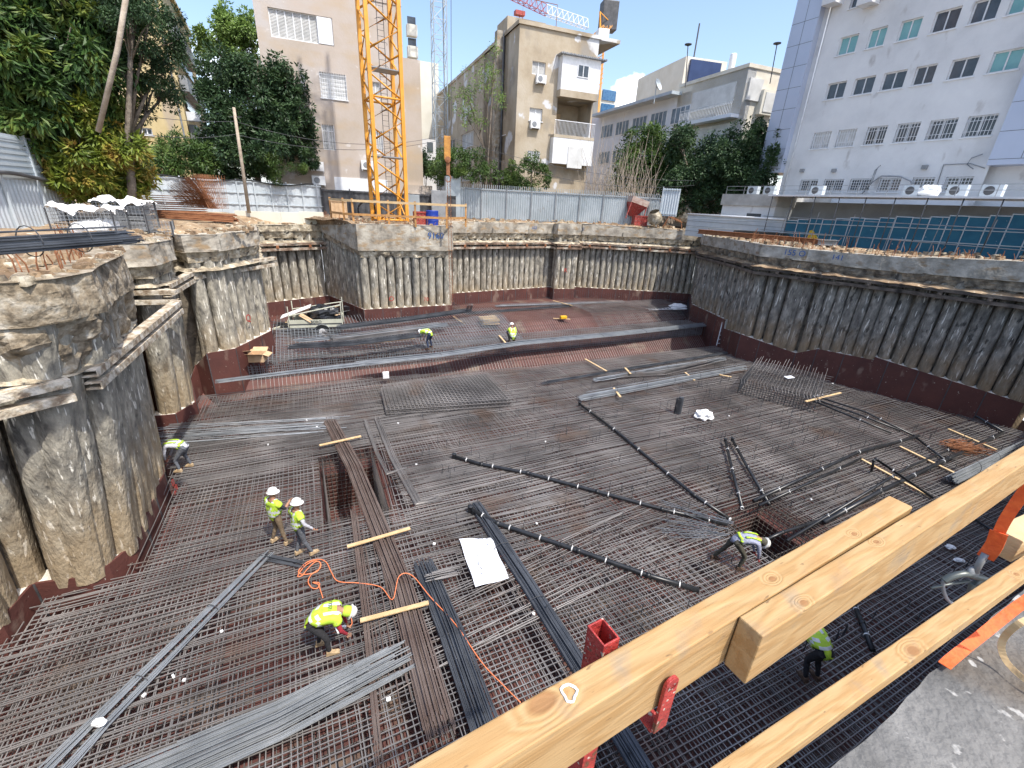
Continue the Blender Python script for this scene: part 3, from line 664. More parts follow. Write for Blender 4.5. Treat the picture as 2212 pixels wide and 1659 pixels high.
r4 = rowq(F, conv(Z3, [(775,1160,865,1235),(925,1155,1030,1235),(1095,1150,1205,1240),(1285,1150,1395,1235),(1495,1145,1610,1230),(1710,1140,1850,1240)]))
zr = (r1[0][2]-r2[0][2]); r0 = [(a, b, c+zr, d+zr) for a, b, c, d in r1]
sL = F.hit(*Z3(690, 1000))[0]; sR = F.hit(*Z3(2020, 1000))[0]; ztop = r0[0][3]+1.6
root = thing('office_building', F.P((sL+sR)/2, 7), 'tall white rendered block with rows of small square windows and blue-grey panelled corners', 'building')
m = MB(); wall_with_holes(m, F, sL, sR, 6.5, ztop, [r0, r1, r2, r3, r4])
F.box(m, sL, sR+6, 6.5, ztop, -12, -.6); m.build('wall', M['wb'], root)
kinds = {0: ['glass']*6, 1: ['teal', 'teal', 'teal', 'glass', 'glass', 'teal'], 2: ['glass']*5+['teal'], 3: ['blind', 'blind', 'glass', 'glass', 'glass', 'glass'], 4: ['glass']*6}
for k, rr in enumerate([r0, r1, r2, r3, r4]):
    for q, kd in zip(rr, kinds[k]): window(F, q, root, kd, 'whitepaint', bars=(2 if k == 3 else 5 if k == 4 else 0))
zc0 = F.hit(*Z3(520, 1095))[1]
m = MB(); s0 = F.hit(*Z3(545, 1000))[0]; mid_ = (s0+sL)/2
sR2 = sR+5.5
jn = MB()
for (a, b) in ((s0, sL), (sR, sR2)):
    m = MB(); jn = MB(); F.box(m, a, b, zc0-.3, ztop+.3, -2.5, .55); nrow = int((ztop-zc0)/1.45)
    for i in range(nrow): F.box(jn, a, b, zc0+i*1.45-.012, zc0+i*1.45+.012, .55, .556)
    for i in range(1, 4 if b-a > 4 else 2):
        x = a+(b-a)*i/(4 if b-a > 4 else 2); F.box(jn, x-.012, x+.012, zc0, ztop, .55, .558)
    c_ = m.build('corner_cladding', M['clad'], root); jn.build('panel_joint', M['darkgrey'], c_)

m = MB(); sp_ = sL+.45; m.tube([F.P(sp_, 9, .08), F.P(sp_, ztop, .08)], .055, 8); m.build('downpipe', M['whitepaint'], root, smooth=True)
for uu in (1000, 1230): m = MB(); a = F.hit(*Z3(uu, 20)); F.box(m, a[0]-.5, a[0]+.5, a[1]-.2, a[1]+1.2, 0, .9); m.build('wall_bracket', M['wb'], root)
m = MB()
for x, y in ((785,1100),(990,1100),(1575,1078)): a = F.hit(*Z3(x, y)); F.box(m, a[0]-.14, a[0]+.14, a[1]-.12, a[1]+.12, 0, .22)
m.build('floodlight', M['grey'], root)
m = MB(); pp = [F.P(*F.hit(*Z3(x, y)), .06) for x, y in [(1650,1200),(1695,1062),(1870,1055),(1960,1085)]]; m.tube(pp, .025, 6)
pp = [F.P(*F.hit(*Z3(x, y)), .3+.2*math.sin(i)) for i, (x, y) in enumerate([(1180,1250),(1240,1190),(1275,1100),(1290,1078)])]; m.tube(pp, .03, 6); m.tube([p+Vector((.1, 0, .1)) for p in pp], .03, 6)
pp = [F.P(*F.hit(*Z3(x, y)), .15) for x, y in [(1200,1200),(1300,1135),(1420,1138),(1490,1170),(1495,1210)]]; m.tube(pp, .035, 6)
pp = [F.P(*F.hit(*Z3(x, y)), .15) for x, y in [(1950,995),(1880,1020),(1850,1060),(1890,1090)]]; m.tube(pp, .03, 6)
m.build('wall_cable', M['grey'], root, smooth=True)
# lower annexe, canopy, scaffold, blue fence in front of the office block
zroof = 9.9
O2 = A(*Z3(275, 1250), 38.5); zan = O2.z
F2 = Face(O2, 152.5)
root = thing('annexe', F2.P(4, 7), 'low cream flat-roofed annexe with railing in front of the white block', 'building')
sE = F2.hit(*Z3(2400, 1250))[0]; m = MB(); s1_ = F2.hit(*Z3(610, 1300))[0]
F2.box(m, 0, s1_, 6.4, zan-.8, -9, -.15); m.build('wall', M['wb'], root)
m = MB(); F2.box(m, -.1, s1_+.1, zan-.8, zan, -9, 0); m.build('roof_slab', MAT('stained_parapet', [(.32, .31, .28), (.5, .49, .46)], 1, .9, .3), root)
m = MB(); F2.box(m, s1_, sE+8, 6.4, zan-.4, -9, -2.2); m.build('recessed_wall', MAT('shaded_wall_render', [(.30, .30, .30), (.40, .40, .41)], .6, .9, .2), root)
m = MB(); a = F2.hit(*Z3(410, 1405)); F2.box(m, a[0], a[0]+1.2, a[1]-.1, a[1]+.35, -.2, -.13); m.build('window', M['glass'], root)
m = MB()
for t in frange(0, sE, 1.6): F2.box(m, t, t+.03, zan, zan+.55, -.25, -.22)
for z in (.28, .55): F2.box(m, 0, sE+2, zan+z, zan+z+.03, -.26, -.22)
m.build('railing', M['grey'], root)
Ls = [(360,1262,'small grey air conditioner on the annexe roof behind the railing'),(468,1240,'larger blue-grey air conditioner standing on the annexe roof'),(760,1262,'air conditioner at the left end of the canopy roof, below the first barred window'),(1360,1250,'air conditioner on the canopy roof left of the crumpled white sheet'),(1460,1250,'air conditioner on the canopy roof directly behind the crumpled white sheet'),(1640,1250,'air conditioner on the canopy roof right of the crumpled white sheet'),(1860,1250,'rightmost air conditioner on the canopy roof, near the blue-grey corner')]
for x, y, lb in Ls:
    a = F2.hit(*Z3(x, y)); r = thing('air_conditioner', F2.P(a[0], zan, -1.2), lb, 'air conditioner', 'outdoor air conditioners on the walls')
    m = MB(); k = 1.0; F2.box(m, a[0], a[0]+.85, zan+.02, zan+.6, -1.4, -1.05); m.build('casing', M['galvw'], r)
    m = MB(); m.lathe(F2.P(a[0]+.34, zan+.31, -1.04), [(.22, 0), (.2, .015), (.03, .02)], 16, axis=F2.n); m.build('fan_grille', M['darkgrey'], r)
r = MB(); s2_ = F2.hit(*Z3(600, 1270))[0]
root = thing('canopy', F2.P(s2_+6, 7), 'thin flat walkway canopy on scaffold tubes above the blue panels', 'canopy')
m = MB(); F2.box(m, s2_, sE+8, zan-.14, zan-.04, -2.2, .7); m.build('roof_sheet', M['whitepaint'], root)
for i, t in enumerate(frange(s2_+.3, sE+6, 1.5)):
    m = MB(); m.tube([F2.P(t, 6.9, .6), F2.P(t, zan-.1, .6)], .03, 6); m.build('post', M['darkgrey'], root, smooth=True)

for z in (8.0, 8.9):
    m = MB(); m.tube([F2.P(s2_, z, .65), F2.P(sE+7, z, .65)], .022, 6); m.build('rail', M['grey'], root)
m = MB(); a = F2.hit(*Z3(1575, 1250))
def crum(c, rx, ry, rz, seed, n=14):
    def fn(i, j):
        th = 2*math.pi*i; ph = math.pi*(j-.5); d = Vector((math.cos(th)*math.cos(ph), math.sin(th)*math.cos(ph), math.sin(ph)))
        r_ = 1+.35*noise.noise(d*2.2+Vector((seed, 0, 0)))+.18*noise.noise(d*6+Vector((0, seed, 0)))
        return Vector(c)+Vector((d.x*rx*r_, d.y*ry*r_, max(-rz*.6, d.z*rz*r_)+rz*.6))
    return fn
m.grid(crum(F2.P(a[0], zan+.0, -.3), .55, .4, .35, 3), 18, 12)
tag(m.build('plastic_sheet', M['white']), 'crumpled white sheet lying on the edge of the canopy roof', 'sheet')
# blue panel fence with scaffold rails
B0, B1 = A(*Z3(665, 1470), 33), A(2330, 500, 21.6); B0.z = B1.z = 0; dB = (B1-B0); LB = dB.length; dB.normalize(); nB = Vector((dB.y, -dB.x, 0)); FB = Face(B0, math.degrees(math.atan2(dB.x, dB.y)))
root = thing('panel_fence', FB.P(LB/2, 7.4), 'row of scuffed blue hoarding panels behind the right pit wall', 'fence')
k = 17
for i in range(k):
    a = LB*i/k; b = LB*(i+1)/k; zt = 8.75+.95*i/k+.04*(i % 3); m = MB(); FB.box(m, a+.02, b-.02, 7.25, zt, -.04, 0); p_ = m.build('panel', M['blue'], root)
    m = MB(); FB.box(m, a+.0, a+.045, 7.2, zt, .0, .02); FB.box(m, a+.045, b, zt-.06, zt-.01, .0, .02); m.build('panel_edge', M['galvw'], p_)
for z in (7.75, 8.4):
    m = MB(); m.tube([FB.P(-8, z, .4), FB.P(LB, z+.4, .4)], .028, 6); m.build('rail', M['galv'], root)
for t in frange(0, LB, 2.1): m = MB(); m.tube([FB.P(t, 7.1, .38), FB.P(t+.1, 9.3, .38)], .022, 6); m.build('post', M['grey'], root)
# white sheet fence left of it
a0, a1 = A(1480, 500, 41), A(*Z3(665, 1470), 33); a0.z = a1.z = 0; FW = Face(a0, math.degrees(math.atan2((a1-a0).x, (a1-a0).y)))
LW = (a1-a0).length
root = thing('sheet_fence', FW.P(LW/2, 7.2), 'low white sheet fence with a pipe along its top, left of the blue panels', 'fence')
m = MB(); FW.box(m, 0, LW, 7.0, 8.7, -.04, 0); m.build('sheet', M['galvw'], root)
for z in (7.4, 7.8, 8.2): m = MB(); FW.box(m, 0, LW, z, z+.03, 0, .02); m.build('rib', M['grey'], root)
m = MB(); m.tube([FW.P(0, 8.75, .05), FW.P(LW, 8.75, .05)], .07, 8); m.build('top_pipe', M['whitepaint'], root, smooth=True)
# ---- corrugated fences ----
def corr(F, a0, a1, z0, z1, per=.2, amp=.035):
    m = MB(); n = int((a1-a0)/per)*4; pr = []
    for i in range(n+1):
        a = a0+(a1-a0)*i/n; o = amp*(1 if i % 4 in (1, 2) else 0); pr.append((a, o))
    vs = [F.P(a, z0, o) for a, o in pr]+[F.P(a, z1, o) for a, o in pr]; K = n+1
    return m.add(vs, [(i, i+1, K+i+1, K+i) for i in range(n)])
def fence(u0, v0, Y0, u1, v1, Y1, h, lab, mt='galv', pick=0, per=.2, frame=0, post=2.2, ext=0):
    p, q = A(u0, v0, Y0), A(u1, v1, Y1); z0 = min(p.z, q.z); F = Face(p, math.degrees(math.atan2(q.x-p.x, q.y-p.y))); Ln = math.hypot(q.x-p.x, q.y-p.y)
    root = thing('corrugated_fence', F.P(Ln/2, z0), lab, 'fence'); corr(F, 0, Ln, z0, z0+h, per).build('sheet', M[mt], root)
    for t in frange(0, Ln+.1, post): m = MB(); F.box(m, t-.04, t+.04, z0-.2, z0+h+.12, .05, .13); m.build('post', M['grey' if mt == 'galv' else mt], root)
    for z in ((.15, h-.12) if not frame else (.1, h*.33, h*.66, h-.1)): m = MB(); F.box(m, 0, Ln, z0+z, z0+z+.06, .04, .1); m.build('rail', M['grey' if mt == 'galv' else mt], root)
    if pick:
        m = MB()
        for t in frange(0, Ln, .17): F.box(m, t-.02, t+.02, z0+h-.1, z0+h+.32, -.06, -.03)
        m.build('picket_row', M['galv'], root)
    return F, Ln, z0, root
fence(985, 474, 41, 1420, 478, 44, 2.6, 'long grey corrugated fence with picket tops below the beige house', pick=1)
fence(1424, 466, 41.5, 1462, 462, 41, 2.2, 'short white corrugated gate leaf at the right end of the grey fence', mt='galvw')
FF, Ln, z0, rt = fence(318, 462, 31, 700, 468, 38, 2.35, 'white sheet fence with wire frame behind the rusty mesh and utility pole', mt='galvw', frame=1, per=.5, post=1.1)
m = MB(); m.tube([FF.P(t, z0+2.32+.12*math.sin(t*1.3)*1., .14) for t in frange(0, Ln, .6)], .045, 6); tag(m.build('hose', M['pipe']), 'thick black hose draped along the top of the white sheet fence', 'hose')
FF, Ln, z0, rt = fence(700, 472, 38, 985, 478, 40, 2.2, 'dark netted fence directly behind the yellow crane', mt='darkgrey', per=.4)
FF, Ln, z0, rt = fence(-60, 495, 14.5, 178, 488, 21, 3.3, 'weathered corrugated fence at the far left under the big tree', mt='galvw', per=.24)
m = MB()
for i in range(7): FF.box(m, 0, Ln-1.8, z0+1.9+i*.2, z0+2.0+i*.2, .05, .09)
FF.box(m, 0, Ln-1.8, z0+1.85, z0+3.35, .03, .06); m.build('upper_sheet', M['galvw'], rt)
m = MB(); m.tube([FF.P(t, z0+1.75+.2*math.sin(t*.8)+.05*t, .2) for t in frange(0, Ln-1, .5)], .07, 8); tag(m.build('hose', M['darkgrey']), 'dark pipe sagging across the far left corrugated fence', 'hose')
m = MB(); p = A(978, 474, 40.8); m.cbox(p, 1.3, .5, 3.4, 67); tag(m.build('concrete_pillar', M['galv']), 'square grey pillar at the left end of the grey corrugated fence', 'pillar')
for x0, x1, y0, y1, Y, mt, lb in ((437, 513, 1255, 1440, 38.6, 'galv', 'pale grey metal door leaning on the dark fence right of the crane'), (590, 685, 1228, 1440, 39.4, 'grey', 'grey electrical cabinet by the grey pillar')):
    a, b = A(*Z2(x0, y1), Y), A(*Z2(x1, y1), Y); h = A(*Z2(x0, y0), Y).z-a.z; m = MB(); m.cbox((a+b)/2, (b-a).length, .4 if mt == 'grey' else .06, h, 80)
    tag(m.build('cabinet' if mt == 'grey' else 'metal_door', M[mt], bevel=.02), lb, 'cabinet' if mt == 'grey' else 'door')
# ---- pink house ----
M['pink'] = MAT('pink_render', [(.40, .335, .265), (.46, .395, .34), (.47, .43, .40)], .22, .9, .2, 8, spots=[((.56, .52, .49), .9, .64, .04, (1, 1, 1)), ((.45, .345, .235), .35, .52, .25, (1, 1, 2.2))])
F = Face(A(668, 415, 39), 68)
sl = F.hit(575, 210)[0]; sr = F.hit(874, 200)[0]; zt = F.hit(866, 14)[1]
W1 = conv(Z1, [(1722,42,2155,300)]); W2 = conv(Z1, [(2055,460,2212,650)]); W3 = conv(Z1, [(2070,800,2165,970)])
W2[0] = (*Z1(2055, 460), *Z1(2240, 648)); q1 = rowq(F, W1); q2 = rowq(F, W2); q3 = rowq(F, W3)
q2b = rowq(F, conv(Z2, [(195,580,262,680)])); q3b = rowq(F, conv(Z2, [(180,895,280,1040)])); q1b = rowq(F, conv(Z2, [(165,250,240,340)]))
q2c = rowq(F, conv(Z1, [(1935,500,1975,610)]))
root = thing('apartment_building', F.P((sl+sr)/2, 7), 'pinkish plastered apartment house behind the yellow crane mast', 'building', 'apartment houses behind the pit')
z2 = q2[0][2]; q2b = [(a, b, z2+.3, z2+1.5) for a, b, _, _ in q2b]; q2c = [(a, b, z2+.5, z2+1.4) for a, b, _, _ in q2c]; z3 = q3[0][2]; q3b = [(a, b, z3, z3+1.7) for a, b, _, _ in q3b]
z1 = q1[0][2]
m = MB(); wall_with_holes(m, F, sl, sr, 6.5, zt, [q1, q2+q2b+q2c, q3+q3b]); F.box(m, sl+.05, sr-.05, 6.5, zt-.05, -14, -.5); F.box(m, sl, sr, zt, zt+.5, -.4, .05); m.build('wall', M['pink'], root)
window(F, q1[0], root, 'slats', mull=7, lab='wide row of shutters with a closed right leaf'); window(F, q2[0], root, 'blind', bars=6); window(F, q2b[0], root, 'slats'); window(F, q2c[0], root, 'glass'); window(F, q3[0], root, 'slats', bars=2); window(F, q3b[0], root, 'slats', bars=2)
m = MB(); s, z = q1[0][1], q1[0][3]; F.box(m, s-(q1[0][1]-q1[0][0])*.25, s-.05, q1[0][2]+.05, z-.05, -.12, .02); m.build('closed_shutter', M['whitepaint'], root)
m = MB(); F.box(m, sl-.9, sl, 15.6, 17.8, -4, -.6); m.build('side_balcony', M['pink'], root)
m = MB(); F.box(m, sr, sr+1.5, 6.5, zt-3.0, -9, -1); F.box(m, sr, sr+2.2, 6.5, 10.0, -9, -.5); m.build('stair_wing', M['pink'], root)
m = MB(); a = F.hit(*Z2(465, 1225)); F.box(m, a[0], a[0]+2.2, 7, 9.2, -.45, -.1); m.build('porch', M['whitepaint'], root)
m = MB(); a, b = F.hit(*Z1(2160, 1220)), F.hit(*Z2(300, 1160)); F.box(m, a[0], b[0], 6.9, b[1], 0, .05); m.build('painted_patch', M['whitepaint'], root)
for (Z, x, y, lb) in ((Z1, 2005, 1100, 'upper of the two stacked air conditioners on the pink house'), (Z1, 2015, 1190, 'lower of the two stacked air conditioners on the pink house'), (Z2, 135, 1092, 'air conditioner beside the left leg of the yellow crane')):
    a = F.hit(*Z(x, y)); ac(F, a[0], a[1], lab=lb, w_=1.0, h=.68)
# ---- beige house ----
M['beige'] = MAT('beige_render', [(.29, .23, .155), (.41, .34, .245), (.48, .42, .33)], .3, .9, .3, 7, spots=[((.60, .60, .60), .45, .60, .03, (1, 1, 1)), ((.28, .25, .21), .5, .58, .12, (1, 1, .5))])
C = A(1108, 410, 46); F = Face(C, 68); sr = F.hit(*Z2(1655, 400))[0]; zt = F.hit(*Z2(1142, 150))[1]
ra = rowq(F, conv(Z2, [(1238,390,1318,490)])); rb = rowq(F, conv(Z2, [(1220,692,1298,785)])); rc = rowq(F, conv(Z2, [(1208,970,1280,1050)]))
root = thing('apartment_building', F.P(sr/2, 7), 'weathered beige corner house with an enclosed upper balcony and air conditioners', 'building', 'apartment houses behind the pit')
bx0, bz1 = F.hit(*Z2(1410, 365)); bx1 = sr; bz0 = F.hit(*Z2(1412, 585))[1]
lx0, lzt = F.hit(*Z2(1395, 615)); lz0 = F.hit(*Z2(1380, 870))[1]
m = MB(); wall_with_holes(m, F, 0, bx0, 6.5, zt, [ra, rb, rc]); F.box(m, bx0, sr, bz1+.1, zt, -2.6, 0); F.box(m, 0, sr, 6.5, zt, -10, -2.6); F.box(m, -.15, sr+.15, zt, zt+.28, -10, .15)
F.box(m, bx0, sr, 6.5, lz0-.0, -2.6, 0); F.box(m, bx0, sr, bz0-.55, bz0, -2.6, .75); F.box(m, bx0, bx0+.15, lz0, bz0-.55, -2.6, 0); F.box(m, sr-.15, sr, lz0, bz0-.5, -2.6, 0); F.box(m, bx0-.3, sr+.1, lz0-.25, lz0, -2.6, .7)
m.build('wall', M['beige'], root)
for rr, kd, bb in ((ra, 'slats', 0), (rb, 'blind', 0), (rc, 'slats', 3)): window(F, rr[0], root, kd, bars=bb)
m = MB(); F.box(m, bx0, sr, bz0, bz1, -.4, .75); bl = m.build('enclosed_balcony', M['whitepaint'], root)
a = F.hit(*Z2(1505, 425)); b = F.hit(*Z2(1570, 520)); m = MB(); F.box(m, a[0], b[0], b[1], a[1], .75, .80); m.build('window', M['whitepaint'], bl)
m = MB(); F.box(m, a[0]+.08, (a[0]+b[0])/2-.04, b[1]+.08, a[1]-.08, .80, .81); F.box(m, (a[0]+b[0])/2+.04, b[0]-.08, b[1]+.08, a[1]-.08, .80, .81); m.build('pane', M['glass'], bl)
m = MB(); n = int((sr-bx0+.8)/.18)
for i in range(n): F.box(m, bx0-.3+i*.18, bx0-.3+i*.18+.12, bz1+.0, bz1+.1+.03*(i % 2), -.3, 1.1)
m.build('balcony_roof', M['grey'], root)
m = MB()
for t in frange(bx0-.25, sr+.1, .14): F.box(m, t, t+.025, lz0, lz0+1.15, .62, .65)
F.box(m, bx0-.28, sr+.1, lz0+1.12, lz0+1.18, .6, .67); m.build('railing', M['whitepaint'], root)
m = MB(); F.box(m, bx0+.3, bx0+1.8, lz0+.2, lz0+2.2, -2.6, -2.55); m.build('balcony_door', M['card'], root)
gz = F.hit(*Z2(1370, 1055))[1]; m = MB(); F.box(m, bx0-.3, sr+.1, gz, lz0-.25, .0, .68); m.build('lower_balcony', M['whitepaint'], root)
m = MB(); F.box(m, bx0+1.3, bx0+2.9, gz-.3, gz+1.5, .69, .74); m.build('roller_shutter', M['shutter'], root)
for x, y, lb in ((1252, 535, 'upper air conditioner on the beige house under the slatted window'), (1215, 825, 'lower air conditioner on the beige house under the closed blind')):
    a = F.hit(*Z2(x, y)); ac(F, a[0], a[1], lab=lb, w_=.95, h=.62)
# its left face
FL = Face(C, 158); FL.n = Vector((FL.e.y, -FL.e.x, 0)); far = FL.hit(*Z2(605, 540))[0]
m = MB(); ft = FL.hit(*Z2(640, 520))[0]
wl_ = []
def lw(x0, y0, x1, y1): a = FL.hit(*Z2(x0, y0)); b = FL.hit(*Z2(x1, y1)); return (a[0], b[0], b[1], a[1])
rows = [[lw(668,620,735,660), lw(780,500,860,590), lw(1045,410,1078,470)], [lw(672,820,720,860), lw(775,780,862,845), lw(1035,705,1070,765)], [lw(1030,975,1062,1060), lw(985,985,1010,1080)]]
rz = [[(a, b, min(q[2] for q in R), max(q[3] for q in R)) for (a, b, c, d) in R] for R in rows]
z_ = [15.0, 11.2, 8.2]
rz = [[(a, b, zz, zz+1.6) for (a, b, c, d) in R] for R, zz in zip(rows, z_)]
m = MB(); wall_with_holes(m, FL, far, 0, 6.5, zt, rz); FL.box(m, far-.1, 0, zt, zt+.28, -10, .12); FL.box(m, far+.05, -2.8, 6.5, zt-.1, -9, -.5); FL.box(m, -9, -6, zt, zt+2.4, -5, -1); m.build('side_wall', M['beige'], root)
for R in rz:
    for i, q in enumerate(R): window(FL, q, root, ['glass', 'slats', 'glass'][i], mull=2 if i < 2 else 1)
m = MB(); m.tube([FL.P(-3.6, 7, .12), FL.P(-3.6, zt+.4, .12)], .12, 8); m.build('drain_pipe', M['darkgrey'], root, smooth=True)
m = MB(); FL.box(m, -4.6, -3.9, 7, zt+.5, 0, .7); m.build('pilaster', M['cap'], root)
for p in ((1162, 50), (1343, 90)):
    pass
m = MB(); q = F.P(.4, zt+.3, -.5); q2_ = F.P(3.6, zt+.3, -.5); m.tube([q, q+Vector((0, 0, 1.7)), q2_+Vector((0, 0, 1.7)), q2_], .03, 6); m.build('roof_frame', M['rust'], root)
# ---- yellow house left ----
M['yellow'] = MAT('yellow_render', [(.45, .34, .16), (.54, .43, .23), (.58, .48, .3)], .3, .9, .2, 7, spots=[((.42, .34, .24), .7, .62, .1, (1, 1, .3))])
F = Face(A(300, 400, 36), 62); sl = F.hit(225, 300)[0]; sr = F.hit(400, 250)[0]
root = thing('apartment_building', F.P((sl+sr)/2, 7), 'yellow plastered house mostly hidden behind the big left tree', 'building', 'apartment houses behind the pit')
zt = 22.5; wq = [(F.hit(*Z1(905, 820))[0], F.hit(*Z1(985, 865))[0], F.hit(*Z1(905, 865))[1], F.hit(*Z1(905, 820))[1])]
m = MB(); wall_with_holes(m, F, sl, sr, 6.5, zt, [wq]); F.box(m, sl+.05, sr-.05, 6.5, zt-.1, -16, -.5); F.box(m, sl, sr+.2, zt, zt+.3, -16, .1); m.build('wall', M['yellow'], root)
window(F, wq[0], root, 'glass')
m = MB()
for z in (9.2, 12.4, 15.6, 18.8): F.box(m, sr, sr+.5, z, z+1.0, -12, -.8)
m.build('side_balcony', M['grey'], root)
m = MB()
for z in (8.2, 11.4, 14.6, 17.8): F.box(m, sr-.02, sr+.05, z, z+1.2, -11, -2)
m.build('side_window', M['glass'], root)
for z in (13.6, 10.3): m = MB(); F.box(m, sr+.05, sr+.9, z, z+.6, -.75, -.35); m.build('wall_unit', M['whitepaint'], root)
m = MB(); m.tube([F.P(sr-.3, 7, .1), F.P(sr-.3, zt, .1)], .06, 6); m.build('downpipe', M['grey'], root)
# ---- far blocks ----
def block(name, u0, v0, u1, v1, Y, az, lab, mt, dep=12, rows=0, cols=0, cat='building', wm='glass', ribbon=False, zb=6.5):
    F = Face(A(u0, v1, Y), az); s1 = F.hit(u1, (v0+v1)/2)[0]; z1 = F.hit((u0+u1)/2, v0)[1]
    root = thing(name, F.P(s1/2, 7), lab, cat, None); m = MB(); F.box(m, 0, s1, zb, z1, -dep, 0); m.build('wall', mt, root)
    z0 = A(u0, v1, Y).z
    for i in range(rows):
        z = z0+(z1-z0)*(i+.35)/rows; h = (z1-z0)/rows*.5
        if ribbon: m = MB(); F.box(m, .3, s1-.3, z, z+h, 0, .05); m.build('window_band', M[wm], root); continue
        for j in range(cols):
            x = s1*(j+.25)/cols; m = MB(); F.box(m, x, x+s1/cols*.5, z, z+h, 0, .06); m.build('window', M[wm], root)
    return F, s1, z1, root
M['cream'] = MAT('cream_concrete', [(.62, .58, .48), (.72, .69, .6)], .3, .85)
M['bluegl2'] = MAT('pale_blue_glass', [(.10, .15, .20), (.25, .32, .38)], 1.2, .2)
M['bluegl'] = MAT('blue_curtain_glass', [(.03, .10, .22), (.07, .18, .33)], 2, .15)
F_, s_, z_1, rt = block('office_tower', 890, 133, 948, 330, 75, 68, 'cream concrete tower with stacked balconies between the pink and beige houses', M['cream'], 20)
for i in range(9):
    z = 10+i*2.45; m = MB(); F_.box(m, -.2, s_*.28, z, z+1.3, 0, 1.0); m.build('balcony', M['cream'], rt); m = MB(); F_.box(m, 0, s_*.27, z+1.3, z+2.4, 0, .05); m.build('window', M['glass'], rt)
block('terraced_block', 893, 300, 942, 380, 60, 68, 'small white block with dark window bands low between the two houses', M['wb'], 8, 2, 2)
F_, s_, z_1, rt = block('office_tower', 1460, 125, 1560, 260, 110, 75, 'distant dark blue glazed tower with pale end walls', M['cream'], 20)
m = MB(); F_.box(m, 1, s_-1.6, 20, z_1-.5, 0, .5); m.build('glazing', MAT('navy_glass', [(.01, .025, .09), (.02, .04, .12)], .5, .2), rt)
m = MB(); m.tube([F_.P(2.4, z_1, -1), F_.P(2.4, z_1+6, -1)], .15, 6); m.build('mast', M['darkgrey'], rt)
F_, s_, z_1, rt = block('office_tower', 1285, 195, 1330, 300, 140, 68, 'distant pale blue glazed tower beside the white cloud', M['cream'], 14)
for i in range(7): m = MB(); F_.box(m, .8, s_-.8, z_1-2.3-i*3.2, z_1-.8-i*3.2+.9, 0, .3); m.build('window_band', M['bluegl'], rt)
# grey-white house in the middle right with cream end
Cc = A(1478+0, 300, 50); CR = A(*Z3(395, 640), 47); F = Face(CR, 68)
sr = F.hit(1690, 260)[0]; zt = F.hit(*Z3(405, 425))[1]
root = thing('apartment_building', F.P(sr/2, 7), 'cream and grey flat-roofed house with roller shutters, left of the white office block', 'building', 'apartment houses behind the pit')
ra = [(F.hit(*Z3(515, 625))[0], F.hit(*Z3(588, 620))[0], F.hit(*Z3(505, 735))[1], F.hit(*Z3(520, 600))[1])]
ra = [(a, b, c, d) for a, b, c, d in ra]; rb = [(F.hit(*Z3(410, 590))[0]-.9, F.hit(*Z3(450, 590))[0]-.2, F.hit(*Z3(400, 660))[1], F.hit(*Z3(400, 580))[1])]
m = MB(); F.box(m, 0, sr, 6.5, zt, -9, 0); F.box(m, -.1, sr, zt, zt+.3, -9, .1); m.build('wall', MAT('cream_stained_render', [(.60, .55, .45), (.76, .72, .62)], .5, .9, .2), root)
a, b, c, d = ra[0]; m = MB(); F.box(m, a-.3, b+.3, c-.1, d+.2, 0, .5); bay = m.build('window_bay', M['cream'], root); m = MB(); F.box(m, a, b, c+.1, d, .5, .56); m.build('roller_shutter', M['shutter'], bay)
m = MB(); F.box(m, .3, 1.9, c+.9, c+2.6, 0, .2); m.build('roller_shutter', M['shutter'], root)
FL = Face(CR, 158); far = FL.hit(1278, 240)[0]
m = MB(); FL.box(m, -7, 0, 6.5, zt, -1, .0); FL.box(m, -7, 0, zt-3.9, zt-3.6, 0, 1.); FL.box(m, -7, 0, zt-7.2, zt-6.9, 0, 1.); FL.box(m, far, -7, 6.5, zt-.6, -6, 0); m.build('side_wall', MAT('grey_white_render', [(.68, .72, .78), (.80, .83, .88)], .4, .9, .2), root)
m = MB()
for z in (zt-3.6, zt-6.9):
    for t in frange(-7, 0, .2): FL.box(m, t, t+.03, z, z+1.0, .95, .98)
    FL.box(m, -7, 0, z+1., z+1.05, .93, 1.)
m.build('balcony_railing', M['whitepaint'], root)
m = MB(); FL.box(m, -6.6, -1, zt-2.6, zt-.9, 0, .12); FL.box(m, -6.6, -.6, zt-6.0, zt-4.2, 0, .12); m.build('roller_shutter', M['shutter'], root)
for t in frange(-24, -8, 3.6):
    for z in (zt-3.4, zt-6.6): m = MB(); FL.box(m, t, t+2.9, z, z+1.6, 0, .06); wf = m.build('window', M['whitepaint'], root); m = MB(); [FL.box(m, t+.1+.7*k_, t+.68+.7*k_, z+.1, z+1.5, .06, .07) for k_ in range(4)]; m.build('pane', M['bluegl2'], wf)
m = MB(); FL.box(m, -25, -8.5, zt-.75, zt-.45, 0, 1.3); m.build('awning', M['galvw'], root)
m = MB(); q = FL.P(-4.3, zt, -2); m.lathe(q+Vector((0, 0, .9)), [(.28, 0), (.3, .1), (.3, 1.2), (.28, 1.3)], 14); tag(m.build('water_heater', M['whitepaint'], smooth=True), 'white solar water tank on the roof of the cream and grey house', 'water tank')
m = MB(); m.box(FL.P(-5.6, zt+.1, -2.2), FL.e*1.8, Vector((0, 0, 1.1))-FL.n*.9, FL.n*.06); m.tube([q, q+Vector((0, 0, .95))], .05, 5); tag(m.build('solar_panel', M['glass']), 'tilted solar panel beside the white roof tank', 'solar panel')
